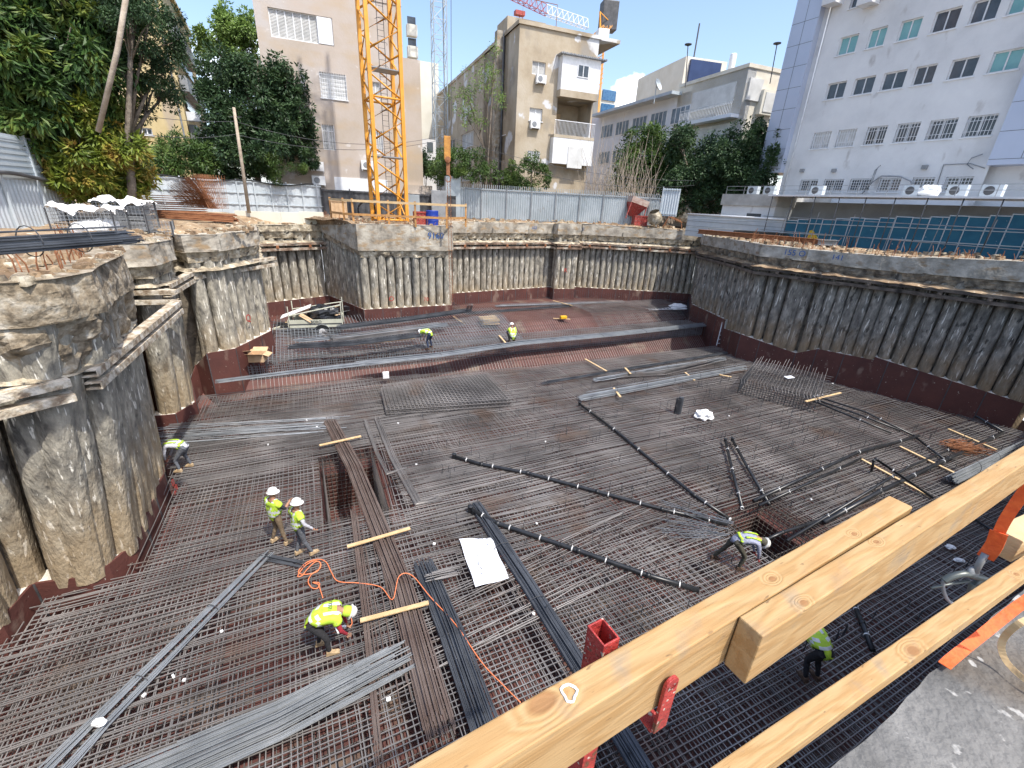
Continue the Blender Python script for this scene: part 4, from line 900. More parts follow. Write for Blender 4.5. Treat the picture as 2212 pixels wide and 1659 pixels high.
for (u, v, uu, vv, Y, lb) in ((1485, 160, 1486, 100, 46, 'thin roof aerial above the white water tank'), (1670, 150, 1678, 98, 44, 'thin antenna mast left of the office block edge')):
    m = MB(); p = A(u, v, Y); m.tube([p-Vector((0, 0, 1)), A(uu, vv, Y)], .04, 5); m.lathe(A(uu, vv, Y), [(.02, 0), (.3, .1), (.3, .16), (.02, .2)], 10); tag(m.build('antenna', M['darkgrey']), lb, 'antenna')
m = MB(); p = A(1418, 185, 50); m.tube([p-Vector((0, 0, 1.5)), p], .04, 5); m.lathe(p, [(.05, 0), (.35, .08), (.55, .25)], 14, axis=Vector((.7, -.6, .4)), cap=False); tag(m.build('satellite_dish', M['galvw']), 'small satellite dish on the grey-white roof', 'satellite dish')
# ---------------- trees ----------------
def dep(c): return (c-Vector((0, 0, CAMZ))).dot(_F)
def leaves(m, c, rx, ry, rz, n, size, asp=.4, clumps=14, droop=.3, shell=.55):
    for _ in range(clumps):
        d = Vector((random.gauss(0, 1), random.gauss(0, 1), random.gauss(0, 1))).normalized(); k = random.uniform(shell, 1.12)
        cc = Vector((c.x+d.x*rx*k, c.y+d.y*ry*k, c.z+d.z*rz*k)); cr = .36*min(rx, rz)*random.uniform(.6, 1.3)
        for _ in range(n//clumps):
            q = Vector((random.gauss(0, 1), random.gauss(0, 1), random.gauss(0, 1))).normalized()*cr*random.uniform(.5, 1.05)
            p = cc+q; o = (q.normalized()+Vector((random.uniform(-.7, .7), random.uniform(-.7, .7), random.uniform(-.8, .5)-droop))).normalized()
            s = o.cross(Vector((random.uniform(-1, 1), random.uniform(-1, 1), 1.2))).normalized(); L_ = size*random.uniform(.6, 1.25); w_ = L_*asp*.5; nn = o.cross(s)*L_*.12
            m.add([p, p+o*L_*.45+s*w_+nn, p+o*L_, p+o*L_*.45-s*w_+nn], [(0, 1, 2, 3)])
def tree(name, blobs, base, mt, lab, n=5000, size=.16, asp=.45, trunk=.16, cat='tree', bark='bark', droop=.3, group='trees and bushes round the site', limbs=True, clumps=14, shell=.55, zb=7.1):
    B = A(*base); B.z = zb; root = thing(name, B, lab, cat, group); m = MB(); C_ = []
    tot = sum(b[3]*b[4] for b in blobs)
    for b in blobs:
        c = A(*b[:3]); k = dep(c)/FPX; rx = b[3]*k; rz = b[4]*k; C_.append((c, rx, rz)); leaves(m, c, rx, max(rx, rz)*.8, rz, int(n*b[3]*b[4]/tot), size, asp, clumps, droop, shell)
    m.build('crown' if cat == 'tree' else 'foliage', M[mt], root)
    m = MB(); top = max((c for c, _, _ in C_), key=lambda c: c.z); mid_ = B.lerp(top, .45)+Vector((random.uniform(-.3, .3), 0, 0))
    m.tube([B-Vector((0, 0, .3)), B.lerp(mid_, .5)+Vector((.08, 0, 0)), mid_, top], trunk, 8, r2=trunk*.3)
    if limbs:
        for c, rx, rz in C_:
            q = B.lerp(mid_, random.uniform(.6, 1.)); m.tube([q, q.lerp(c, .5)+Vector((0, 0, rz*.15)), c], trunk*.45, 5, r2=trunk*.12)
            for _ in range(5):
                e = c+Vector((random.uniform(-1, 1)*rx, random.uniform(-1, 1)*rx*.6, random.uniform(-.8, .9)*rz))*.85; m.tube([q.lerp(c, .7), q.lerp(c, .7).lerp(e, .5)+Vector((0, 0, .2)), e], trunk*.2, 4, r2=trunk*.05)
    m.build('trunk' if cat == 'tree' else 'stems', M[bark], root, smooth=True)
    return root
tree('broadleaf_tree', [(60,40,21,110,80),(150,140,21,100,90),(60,180,20,90,80),(20,110,19,60,110),(180,240,21,70,55),(30,270,19,70,50),(215,60,22,60,60),(-60,120,19,80,160),(100,-60,21,140,60),(250,20,22,50,60)], (120,440,22), 'leaf_big', 'huge dark glossy-leaved tree filling the upper left corner of the photo', n=34000, size=.40, asp=.3, trunk=.45, clumps=30, droop=.5)
tree('broadleaf_shrub', [(110,285,20.5,70,40),(190,350,20.5,80,55),(250,325,21,60,45),(140,375,20,60,38),(265,390,21.5,45,30),(215,410,21,45,22),(160,235,20,45,35),(300,380,22,30,30)], (200,440,21.5), 'leaf_olive', 'yellow-green and reddish young growth at the foot of the huge left tree', n=15000, size=.32, asp=.32, trunk=.12, cat='shrub', clumps=26)
tree('overhanging_tree', [(320,60,22,60,70),(355,130,23,45,40),(290,150,22,55,45),(330,195,23,50,38),(290,240,22.5,35,25),(365,195,24,28,22),(285,20,21,60,50)], (270,440,21), 'leaf_dark', 'small-leaved dark branches hanging in front of the yellow house', n=16000, size=.13, asp=.5, trunk=.22, clumps=22)
tree('rubber_tree', [(545,215,38,80,75),(495,260,37.5,60,75),(620,255,38,50,65),(560,320,37.5,100,60),(475,190,38,40,55),(645,300,38,36,40),(605,180,38,45,40),(505,335,37.5,60,50),(530,150,38,40,25),(650,240,38,22,40),(450,330,37.5,25,45)], (560,455,38), 'leaf_dark', 'large dark round tree between the yellow and pink houses', n=40000, size=.3, asp=.5, trunk=.3, clumps=26)
tree('distant_tree', [(470,75,48,48,38),(520,110,48,50,45),(500,52,48,40,28),(432,95,48,22,22),(530,70,48,30,45),(480,130,48,40,35)], (500,400,48), 'leaf_light', 'bright tree rising against the sky left of the pink house', n=13000, size=.3, asp=.5, trunk=.2)
tree('grey_green_bush', [(600,355,36.5,60,32),(560,350,36.5,30,22),(590,392,36,16,16)], (595,455,36.5), 'leaf_mid', 'dusty grey-green bush hanging over the white sheet fence', n=9000, size=.1, asp=.5, trunk=.06, cat='bush', clumps=22)
tree('frangipani_bush', [(385,345,35,60,40),(350,350,35,40,30),(430,345,35,35,30),(395,305,35,30,18)], (390,455,35), 'leaf_mid', 'leafy bush with long leaves below the yellow house', n=6500, size=.32, asp=.28, trunk=.07, cat='bush', clumps=24)
tree('thin_tree', [(1010,200,44,35,40),(1055,160,44,30,40),(1080,200,44,25,30),(1030,260,44,35,25),(1070,110,44,14,22),(1000,240,44,25,20)], (1040,420,44), 'leaf_light', 'sparse half-bare tree in front of the shaded side of the beige house', n=2600, size=.17, asp=.5, trunk=.13, clumps=20, shell=.2)
tree('garden_bush', [(985,350,41.5,55,32),(1030,365,41.5,45,25),(950,375,41.5,28,20)], (990,440,41.5), 'leaf_mid', 'bright bush behind the fence left of the beige house corner', n=11000, size=.17, asp=.55, trunk=.08, cat='bush', clumps=26)
tree('garden_bush', [(1140,375,44.3,48,28),(1150,350,44.3,20,18),(1115,395,44.3,30,18),(1085,385,44.3,28,16)], (1140,440,44.5), 'leaf_mid', 'bright bush spilling over the fence under the beige house windows', n=10000, size=.17, asp=.55, trunk=.08, cat='bush', clumps=26)
tree('garden_bush', [(922,350,50,25,25),(915,365,50,20,15)], (920,430,50), 'leaf_dark', 'dark bush in the gap between the pink and beige houses', n=3000, size=.22, asp=.55, trunk=.08, cat='bush')
tree('laurel_tree', [(1400,340,49,62,50),(1360,370,49,45,42),(1440,385,49,60,45),(1425,305,50,45,28),(1375,305,49,25,25),(1385,400,49,50,35),(1470,330,49,40,45)], (1400,450,49), 'leaf_mid', 'round green tree beside the leafless thicket, left of the two dark right trees', n=24000, size=.26, asp=.55, trunk=.2, clumps=26)
tree('laurel_tree', [(1510,355,46,62,55),(1545,335,47,45,40),(1480,410,45,55,45),(1550,400,45,55,50),(1590,425,44,45,35),(1470,300,46,30,30)], (1520,450,46), 'leaf_dark', 'middle dark tree below the cream and grey house', n=24000, size=.26, asp=.55, trunk=.2, clumps=26)
tree('laurel_tree', [(1605,320,44,55,45),(1645,350,43,35,60),(1615,390,43,50,42),(1570,365,44,45,40),(1640,290,43.5,28,28)], (1610,450,44), 'leaf_dark', 'dark tree touching the left edge of the white office block', n=20000, size=.26, asp=.55, trunk=.2, clumps=24)
# leafless thicket
B = A(1325, 460, 45); B.z = 7; m = MB()
for i in range(420):
    p = B+Vector((random.uniform(-3.2, 3.6), random.uniform(-.8, .8), 0)); h = random.uniform(2, 10)*(1 if random.random() < .6 else .5); q = p+Vector((random.uniform(-.8, .8), random.uniform(-.4, .4), h*.5)); e = q+Vector((random.uniform(-1.2, 1.2), random.uniform(-.5, .5), h*.5*random.uniform(.2, 1)))
    m.tube([p, q, e], .036*random.uniform(.5, 1.4), 4, cap=False, r2=.008)
for i in range(40):
    p = B+Vector((random.uniform(-2, 5), random.uniform(-1, -.4), random.uniform(.3, 3))); m.tube([p+Vector((math.sin(t)*.5+t*.25, 0, math.cos(t*1.3)*.5)) for t in [x*.5 for x in range(8)]], .04, 4, cap=False)
tag(m.build('bare_thicket', M['paleb']), 'tangle of leafless pale branches right of the beige house balcony', 'shrub')
# utility pole, wooden rod, wires
p, q = A(538, 460, 30.5), A(505, 232, 30.5); root = thing('utility_pole', p, 'weathered wooden utility pole in front of the dark round tree', 'pole')
m = MB(); m.tube([p, q], .11, 10, r2=.08); m.build('pole', M['paleb'], root, smooth=True)
m = MB(); m.tube([q+Vector((-.35, 0, -.5)), q+Vector((.35, 0, -.5))], .03, 5); m.build('crossbar', M['darkgrey'], root)
p, q = A(212, 285, 15.5), A(268, 0, 16); q = p+(q-p)*1.3; m = MB(); m.tube([p, p.lerp(q, .5)+Vector((.1, 0, 0)), q], .07, 8); tag(m.build('leaning_branch', M['paleb'], smooth=True), 'long pale leaning stem in front of the huge left tree', 'branch')
def wire(a, b, sag, lab, r=.018, name='overhead_wire'):
    a, b = A(*a), A(*b); m = MB(); m.tube([a.lerp(b, t/14)-Vector((0, 0, sag*4*(t/14)*(1-t/14))) for t in range(15)], r, 4, cap=False); return tag(m.build(name, M['darkgrey']), lab, 'wire')
wire((200, 232, 24), (508, 262, 30.5), .2, 'upper wire from the big left tree to the utility pole'); wire((225, 275, 24), (508, 290, 30.5), .3, 'lower wire from the big left tree to the utility pole')
wire((508, 262, 30.5), (960, 292, 38), .9, 'upper wire from the utility pole across the pink house'); wire((508, 290, 30.5), (960, 300, 38), .8, 'lower wire from the utility pole across the pink house')
wire((960, 292, 38), (1500, 390, 42), .8, 'upper wire crossing in front of the beige house'); wire((960, 300, 38), (1500, 400, 42), 1.3, 'lower wire crossing in front of the beige house')
# ---------------- yellow tower crane ----------------
c0 = A(820, 492, 31.); c0.z = 7.2; e = azv(60); n_ = azv(-30); a = 1.9
CRN = [c0, c0+e*a, c0+e*a+n_*a, c0+n_*a]
root = thing('tower_crane', (CRN[0]+CRN[2])/2, 'yellow lattice crane mast standing on the concrete box at the pit edge', 'crane')
names = ['front left', 'front right', 'rear right', 'rear left']
for c in CRN: m = MB(); m.box(c-e*.11-n_*.11, e*.22, n_*.22, (0, 0, 27)); m.build('mast_leg', M['crane'], root)
m = MB(); HS = 2.35
for k in range(11):
    z = .3+k*HS
    for i in range(4):
        p, q = CRN[i], CRN[(i+1) % 4]; Z = lambda h: Vector((0, 0, h))
        if k % 2: p, q = q, p
        m.tube([p+Z(z), q+Z(z+HS/2), p+Z(z+HS)], .068, 6)
        if k % 3 == 0: m.tube([p+Z(z), q+Z(z)], .06, 6)
m.build('lattice_braces', M['crane'], root, smooth=True)
m = MB(); lc = c0+e*a*.62+n_*a*.75
for s in (-.2, .2): m.tube([lc+e*s, lc+e*s+Vector((0, 0, 27))], .02, 5)
for t in range(88): m.tube([lc-e*.2+Vector((0, 0, .3+t*.3)), lc+e*.2+Vector((0, 0, .3+t*.3))], .014, 4)
for t in range(20):
    z = 2+t*1.2; m.tube([lc+e*.2*math.cos(x)*1.6-n_*.35*math.sin(x)*1.5+Vector((0, 0, z)) for x in [k*math.pi/8 for k in range(9)]], .012, 4)
m.build('ladder', M['darkgrey'], root)
for v in (155, 342):
    z = A(850, v, 32).z-7.2; m = MB(); m.box(c0+Vector((0, 0, z)), e*a, n_*a*.6, (0, 0, .06)); m.build('rest_platform', M['grey'], root)
for i, c in enumerate(CRN): m = MB(); m.box(c-e*.2-n_*.2+Vector((0, 0, 0)), e*.4, n_*.4, (0, 0, .12)); m.build('base_plate', M['crane'], root)
# timber guard rail round the crane base
ez, bx = A(716, 480, 30.3), None
pts = [A(716, 470, 31.5), A(745, 486, 29.9), A(765, 490, 29.6), A(841, 491, 30), A(898, 491, 30.3), A(965, 489, 30.6), A(1006, 478, 33)]
root = thing('timber_guard_rail', pts[3], 'orange-brown timber guard rail round the foot of the yellow crane', 'railing')
for p in pts: m = MB(); m.cbox((p.x, p.y, 7.2), .12, .07, 1.55, 68); m.build('post', M['oldtimber'], root)
for p, q in zip(pts, pts[1:]):
    for z in (7.75, 8.55):
        d = (q-p); d.z = 0; nn = Vector((d.y, -d.x, 0)).normalized(); m = MB(); m.box(Vector((p.x, p.y, z))+nn*.045, d, nn*.03, (0, 0, .14)); m.build('rail', M['timber' if z > 8 else 'oldtimber'], root)
def starters(u0, v0, u1, v1, z, n, lab, hmin=.5, hmax=1.1, name='starter_bars'):
    p, q = G(u0, v0, z), G(u1, v1, z); root = thing(name, (p+q)/2, lab, 'rebar')
    for i in range(n):
        c = p.lerp(q, (i+.5)/n)+Vector((random.uniform(-.2, .2), random.uniform(-.25, .25), 0)); h = random.uniform(hmin, hmax); m = MB()
        m.tube([c-Vector((0, 0, .2)), c+Vector((random.uniform(-.06, .06), 0, h*.6)), c+Vector((random.uniform(-.2, .2), random.uniform(-.1, .1), h))], .013, 4); m.build('bar', M['rust'], root)
def starters2(i0, i1, off, n, lab, z=7.3, hmin=.5, hmax=1.1):
    P = [x[0]+x[4] for x in PV[i0:i1+1]]; L_ = [0]
    for a_, b_ in zip(P, P[1:]): L_.append(L_[-1]+(b_-a_).length)
    root = thing('starter_bars', P[len(P)//2], lab, 'rebar', 'rusty starter bars on the capping beams')
    for i in range(n):
        t = L_[-1]*random.random(); k = max(j for j in range(len(L_)) if L_[j] <= t); k = min(k, len(P)-2); d = (P[k+1]-P[k]).normalized(); c = P[k]+d*(t-L_[k])-Vector((d.y, -d.x, 0))*(off+random.uniform(-.15, .15)); c.z = z-.1; h = random.uniform(hmin, hmax)
        m = MB(); m.tube([c, c+Vector((random.uniform(-.05, .05), 0, h*.6)), c+Vector((random.uniform(-.2, .2), random.uniform(-.1, .1), h))], .013, 4); m.build('bar', M['rust'], root)
starters2(17, 19, .35, 45, 'short rusty bars sticking up round the concrete box of the crane', 7.3, .3, .7)
starters2(30, 35, .4, 60, 'rusty bars standing along the top of the shaded wall near the yellow skip', 7.3, .4, 1.0)
starters2(35, 38, .4, 40, 'rusty bars along the capping beam in front of the blue panels', 7.4, .3, .7)
starters2(2, 7, .5, 22, 'bent rusty bars sticking out of the near left capping beam', 7.3, .4, .9)
starters2(24, 27, .4, 20, 'rusty bars at the far right corner of the pit', 7.4, .3, .6)
# site clutter behind the crane rail
def drum(u, v, Y, r, h, mt, lab): p = A(u, v, Y); m = MB(); m.lathe(p, [(r*.95, 0), (r, .04), (r, h*.33), (r*1.04, h*.35), (r, h*.37), (r, h*.66), (r*1.04, h*.68), (r, h*.7), (r, h-.03), (r*.95, h)], 20); tag(m.build('drum', M[mt], smooth=False), lab, 'drum')
drum(934, 487, 31.6, .42, .95, 'bluebin', 'bright blue plastic drum behind the crane guard rail')
def crate(c, sx, sy, h, az, mt, name, lab, cat, ribs=4, t=.05):
    root = thing(name, c, lab, cat); e_ = azv(az); nn = Vector((-e_.y, e_.x, 0)); c = Vector(c)
    m = MB(); o = c-e_*sx/2-nn*sy/2; m.box(o, e_*sx, nn*t, (0, 0, h)); m.box(o+nn*(sy-t), e_*sx, nn*t, (0, 0, h)); m.box(o+nn*t, e_*t, nn*(sy-2*t), (0, 0, h)); m.box(o+nn*t+e_*(sx-t), e_*t, nn*(sy-2*t), (0, 0, h)); m.box(o+nn*t+e_*t, e_*(sx-2*t), nn*(sy-2*t), (0, 0, t)); m.build('body', M[mt], root)
    m = MB()
    for i in range(ribs+1): m.box(o+e_*(sx-.06)*i/ribs-nn*.03, e_*.06, nn*.03, (0, 0, h))
    m.box(o-nn*.05-e_*.02+Vector((0, 0, h-.08)), e_*(sx+.04), nn*.05, (0, 0, .08)); m.build('ribs', M[mt], root)
    return root
crate(A(912, 486, 31.8), 1.1, .9, .85, 70, 'red', 'red_crate', 'faded red ribbed crate left of the blue drum', 'crate')
crate(A(735, 470, 31.8), 1., .8, 1.1, 70, 'card', 'plywood_box', 'brown plywood box at the left end of the crane guard rail', 'box')
m = MB(); c = A(792, 455, 37.6)
for k in range(5): m.tube([c+azv(60)*math.cos(t)*(.62+.03*k)+Vector((0, 0, math.sin(t)*(.62+.03*k)))-azv(-30)*.05*k for t in [x*math.pi/12 for x in range(25)]], .035, 5, cap=False)
tag(m.build('hose_coil', M['pipe']), 'coil of black hose hung on the dark netted fence', 'hose coil')
# second, white crane mast and hoisting gear
c1 = A(950, 190, 70); e = azv(68); n_ = azv(-22); a = 1.7; z0 = 8; root = thing('tower_crane', (c1.x, c1.y, z0), 'slim white lattice crane mast seen between the pink and beige houses', 'crane')
C4 = [Vector((c1.x, c1.y, z0))+e*x*a+n_*y*a for x, y in ((-.5, -.5), (.5, -.5), (.5, .5), (-.5, .5))]
m = MB()
for c in C4: m.tube([c, c+Vector((0, 0, 50))], .09, 4)
m.build('mast_leg', M['galv'], root); m = MB()
for k in range(30):
    for i in range(4): p, q = (C4[i], C4[(i+1) % 4]) if k % 2 else (C4[(i+1) % 4], C4[i]); m.tube([p+Vector((0, 0, k*1.7)), q+Vector((0, 0, (k+1)*1.7))], .05, 4); m.tube([p+Vector((0, 0, k*1.7)), q+Vector((0, 0, k*1.7))], .04, 4)
m.build('lattice_braces', M['galv'], root)
Yh = 27.6
for u, lb in ((953, 'left steel hoist rope of the hook block against the sky'), (967, 'right steel hoist rope of the hook block against the sky')):
    m = MB(); q = A(u+8, 292, Yh); m.tube([q, Vector((q.x+(-.12 if u < 960 else .1), q.y, 34))], .016, 5); tag(m.build('hoist_rope', M['darkgrey']), lb, 'rope')
root = thing('hook_block', A(966, 380, Yh), 'rusty yellow crane hook block with long chains hanging down into the pit', 'crane hook')
t0, t1, t2 = A(966, 288, Yh), A(967, 345, Yh), A(968, 378, Yh); e = azv(75); nn = azv(-15)
m = MB(); h = t0.z-t1.z; m.box(t1-e*.2-nn*.08, e*.36, nn*.16, (0, 0, h*.9)); m.build('sheave_plate', MAT('worn_orange', [(.30, .12, .03), (.62, .30, .06)], 3, .7, .3), root, bevel=.02)
m = MB(); m.box(t2-e*.1-nn*.06, e*.2, nn*.12, (0, 0, t1.z-t2.z)); m.lathe(t1-nn*.15, [(.16, 0), (.16, .3)], 14, axis=nn); m.build('shank', M['rust'], root)
m = MB(); m.tube([t2+Vector((math.sin(t)*.16*1, 0, -.18+math.cos(t)*.18)) for t in [x*.4 for x in range(12)]], .045, 8, r2=.02); m.build('hook', M['rust'], root)
def chain(p, q, lab=None):
    m = MB(); n = int((p-q).length/.11)
    for i in range(n):
        c = p.lerp(q, (i+.5)/n); ax = azv(75 if i % 2 else -15); m.tube([c+ax*math.cos(t)*.035+Vector((0, 0, math.sin(t)*.075)) for t in [x*math.pi/3 for x in range(7)]], .012, 4, cap=False)
    return m
for du, du2 in ((-3, 2), (3, 9)):
    p = A(969+du, 385, Yh); q = Vector((p.x+.12, p.y, 3.0)); chain(p, q).build('chain', M['rust'], root)
# red and white jib, far crane with counterweight
def lattice(m, p, q, wd, h, n, r):
    d = (q-p)/n; s = d.cross(Vector((0, 0, 1))).normalized()*wd/2; up = Vector((0, 0, h))
    for i in range(n+1):
        a_ = p+d*i; m.tube([a_-s, a_+s], r, 4); m.tube([a_-s, a_+up, a_+s], r, 4)
        if i < n: b_ = a_+d; m.tube([a_-s, b_+up], r, 4); m.tube([b_-s, a_+up], r, 4); m.tube([a_+s, b_+up], r, 4); m.tube([a_-s, b_+s], r, 4)
    for o in (-s, s, up): m.tube([p+o, q+o], r*1.5, 4)
root = thing('crane_jib', A(1180, 30, 75), 'red and white lattice crane jib across the sky above the beige house', 'crane')
p, q = A(1060, -25, 75), A(1180, 32, 78); r_ = q+(q-p).normalized()*.0; q2_ = A(1268, 62, 80)
m = MB(); lattice(m, p, q, 1.0, 1.2, 10, .03); m.build('red_section', M['red'], root); m = MB(); lattice(m, q, q2_, 1.0, 1.2, 8, .03); m.build('white_section', M['whitepaint'], root)
m = MB(); c = A(1122, 34, 76); m.cbox(c, 1.4, .8, .5, 68); m.tube([c, c-Vector((0, 0, 1.2))], .05, 5); m.build('trolley', M['red'], root)
root = thing('tower_crane', A(1295, 150, 72), 'distant orange crane with a dark counterweight behind the beige roof corner', 'crane')
p = A(1293, 190, 72); q = A(1297, 88, 72); m = MB()
for s in (-.5, .5):
    for t in (-.5, .5): m.tube([p+Vector((s, t, -8)), q+Vector((s, t, 0))], .08, 4)
for k in range(10):
    z = p.lerp(q, k/10); z2 = p.lerp(q, (k+1)/10); m.tube([z+Vector((-.5, -.5, 0)), z2+Vector((.5, -.5, 0))], .06, 4)
m.tube([q, A(1296, 25, 72)], .12, 5); m.tube([A(1296, 25, 72), A(1325, 55, 74)], .05, 4); m.build('mast', M['crane'], root)
m = MB(); lattice(m, A(1280, 92, 72), A(1318, 55, 74), 1.2, .8, 5, .08); m.build('counter_jib', M['oldtimber'], root)
m = MB(); m.cbox(A(1311, 68, 74), 2.2, 1.6, 3.2, 80); m.build('counterweight', M['darkgrey'], root, bevel=.1)
m = MB(); m.cbox(A(1298, 103, 71), 1.5, 1.4, 1.9, 80); m.build('cabin', M['whitepaint'], root, bevel=.1)
# ---------------- things on the rim ----------------
# rusty mesh heap on the left
c = A(440, 475, 25.5); c.z = 7.9; root = thing('rusty_mesh_heap', c, 'heap of rusty bent wire mesh sheets in front of the white sheet fence', 'scrap')
for k in range(34):
    m = MB(); az_ = 60+k*4.0+random.uniform(-4, 4); e = azv(az_); tl = R_(20+k*2.2); w_ = e.cross(Vector((0, 0, 1)))*math.cos(tl)*1+Vector((0, 0, math.sin(tl))); o = c+azv(68)*(k*.07-1.0)+Vector((0, 0, .05))
    for i in range(8): m.tube([o+e*i*.19, o+e*i*.2+w_*1.0+Vector((0, 0, .05)), o+e*i*.2+w_*1.75-Vector((0, 0, .1))], .008, 3, cap=False)
    for j in range(4): m.tube([o+w_*j*.5, o+w_*j*.5+e*1.45], .008, 3, cap=False)
    m.build('mesh_sheet', M['rust'], root)
c = A(372, 470, 26); c.z = 7.55; root = thing('rusty_mesh_stack', c, 'flat dark rusty mesh stack left of the rusty heap', 'scrap'); m = MB(); e = azv(66); nn = azv(-24)
for l in range(9):
    for i in range(14): m.tube([c+e*(i*.22-1.5)+Vector((0, 0, l*.11)), c+e*(i*.22-1.5)+nn*1.2+Vector((0, 0, l*.11))], .012, 3, cap=False)
    for j in range(6): m.tube([c-e*1.6+nn*j*.22+Vector((0, 0, l*.11)), c+e*1.6+nn*j*.22+Vector((0, 0, l*.11))], .012, 3, cap=False)
m.build('mesh_layers', M['rust'], root)
m = MB(); p = A(340, 492, 23.); p.z = 7.5
for k in range(14): o = Vector((0, random.uniform(-.25, .25), random.uniform(0, .35))); m.tube([p+o, p+azv(75)*3.6+o+Vector((0, 0, -.1))], .035, 5)
tag(m.build('rusty_pipe_bundle', M['rust']), 'bundle of rusty pipes lying at the foot of the rusty heap', 'pipes')
# wire cage pallets with sacks
def cagebox(c, sx, sy, h, az, lab):
    root = thing('wire_cage', c, lab, 'cage'); e_ = azv(az); nn = Vector((-e_.y, e_.x, 0)); o = Vector(c)-e_*sx/2-nn*sy/2; m = MB()
    for a_, d, Ln in ((o, e_, sx), (o+nn*sy, e_, sx), (o, nn, sy), (o+e_*sx, nn, sy)):
        for t in frange(0, Ln+.01, .12): m.tube([a_+d*t, a_+d*t+Vector((0, 0, h))], .008, 3, cap=False)
        for z in frange(0, h+.01, .12): m.tube([a_+Vector((0, 0, z)), a_+d*Ln+Vector((0, 0, z))], .008, 3, cap=False)
    m.build('mesh_sides', M['grey'], root); m = MB()
    for x in (0, 1):
        for y in (0, 1): q = o+e_*sx*x+nn*sy*y; m.tube([q-Vector((0, 0, .1)), q+Vector((0, 0, h+.02))], .028, 4)
    m.build('corner_posts', M['darkgrey'], root)
    return root
c1 = A(205, 510, 17.0); c2 = A(285, 500, 18.5)
cagebox(c1, 1.9, 1.1, .95, 72, 'front wire cage holding white sacks on the left rim'); cagebox(c2, 1.6, 1.1, 1.1, 72, 'rear wire cage with slatted crates under a white sheet on the left rim')
for du, dv, Y, s, lb in ((-18, -8, 16.7, .5, 'grey-white sack bulging at the left end of the front wire cage'), (8, -10, 16.9, .52, 'grey-white sack in the middle of the front wire cage'), (30, -14, 17.2, .45, 'grey-white sack at the right end of the front wire cage')):
    m = MB(); m.grid(crum(A(205+du, 512+dv, Y), s, s*.8, s*.55, du+3), 20, 12); tag(m.build('sack', M['white'], smooth=True), lb, 'sack')
for i, (cc, ww, dd, lb) in enumerate(((c1, 1.9, 1.0, 'white plastic sheet draped over the front wire cage'), (c2, 1.7, 1.1, 'white plastic sheet crumpled over the rear wire cage'))):
    m = MB(); e = azv(72); nn = Vector((-e.y, e.x, 0))
    def fn(a_, b_): return cc+e*(a_-.5)*ww*1.05+nn*(b_-.5)*dd*1.1+Vector((0, 0, [.98, 1.15][i]+.28*noise.noise(Vector((a_*4, b_*4, i*5)))+.12*noise.noise(Vector((a_*11, b_*11, i)))-.35*max(0, abs(b_-.5)*2-.8)))
    m.grid(fn, 26, 16); tag(m.build('plastic_sheet', M['white']), lb, 'sheet')
m = MB(); cc = c2; e = azv(72)
for k in range(5): m.cbox(cc+Vector((0, 0, .05+.2*k)), 1.3, .8, .16, 72)
tag(m.build('crate_stack', M['grey'], bevel=.02), 'stack of flat grey crates inside the rear wire cage', 'crate')
cagebox(A(345, 505, 19), 1.0, .7, .5, 60, 'small pale wire basket tipped beside the two larger cages')
# grey rebar bundle on the left rim
def bundle(path, z, width, n, mt, lab, r=.0125, jit=.35, thick=.1, name='rebar_bundle', spread=0., stag=.5, world=False, tie=0):
    P = [Vector(p) if world else G(p[0], p[1], z if len(p) < 3 else p[2]) for p in path]; m = MB()
    root = thing(name, P[len(P)//2] if len(P) > 2 else (P[0]+P[-1])/2, lab, 'rebar bundle')
    for i in range(n):
        o = random.uniform(-.5, .5)*width; h = abs(random.gauss(0, .5))*thick*max(.1, 1-abs(o)/width*1.4); pts = []
        o2 = o+random.uniform(-jit, jit)*width*.5
        for k, p in enumerate(P):
            d = (P[min(k+1, len(P)-1)]-P[max(k-1, 0)]); d.z = 0; d.normalize(); s = Vector((d.y, -d.x, 0)); t = k/(len(P)-1); sp = 1+spread*t
            pts.append(p+s*(o+(o2-o)*t)*sp+Vector((0, 0, h)))
        pts[0] = pts[0]+(pts[0]-pts[1]).normalized()*random.uniform(-stag, stag)*.5; pts[-1] = pts[-1]+(pts[-1]-pts[-2]).normalized()*random.uniform(-stag, stag)*.5
        Q = [pts[0]]
        for a_, b_ in zip(pts, pts[1:]):
            mm = a_.lerp(b_, .5); mm += Vector((random.uniform(-.015, .015), random.uniform(-.015, .015), 0)); Q += [mm, b_]
        m.tube(Q, r, 5)
    m.build('bars', M[mt], root)
    for k in range(tie):
        m = MB()
        a_, b_ = P[0], P[-1]; c = a_.lerp(b_, (k+1)/(tie+1)); d = (b_-a_).normalized(); s = Vector((d.y, -d.x, 0)).normalized()
        m.tube([c+s*math.cos(t)*width*.56+Vector((0, 0, thick*.5+math.sin(t)*thick*.9)) for t in [x*math.pi/8 for x in range(17)]], .009, 4, cap=False); m.build('tie_wire', M['darkgrey'], root)
    return root
bundle([(-60, 551), (268, 524)], 7.95, .42, 90, 'steel_dk', 'thick bundle of dark straight bars lying on the left rim above the near wall', jit=.2, thick=.26, r=.015, tie=2)
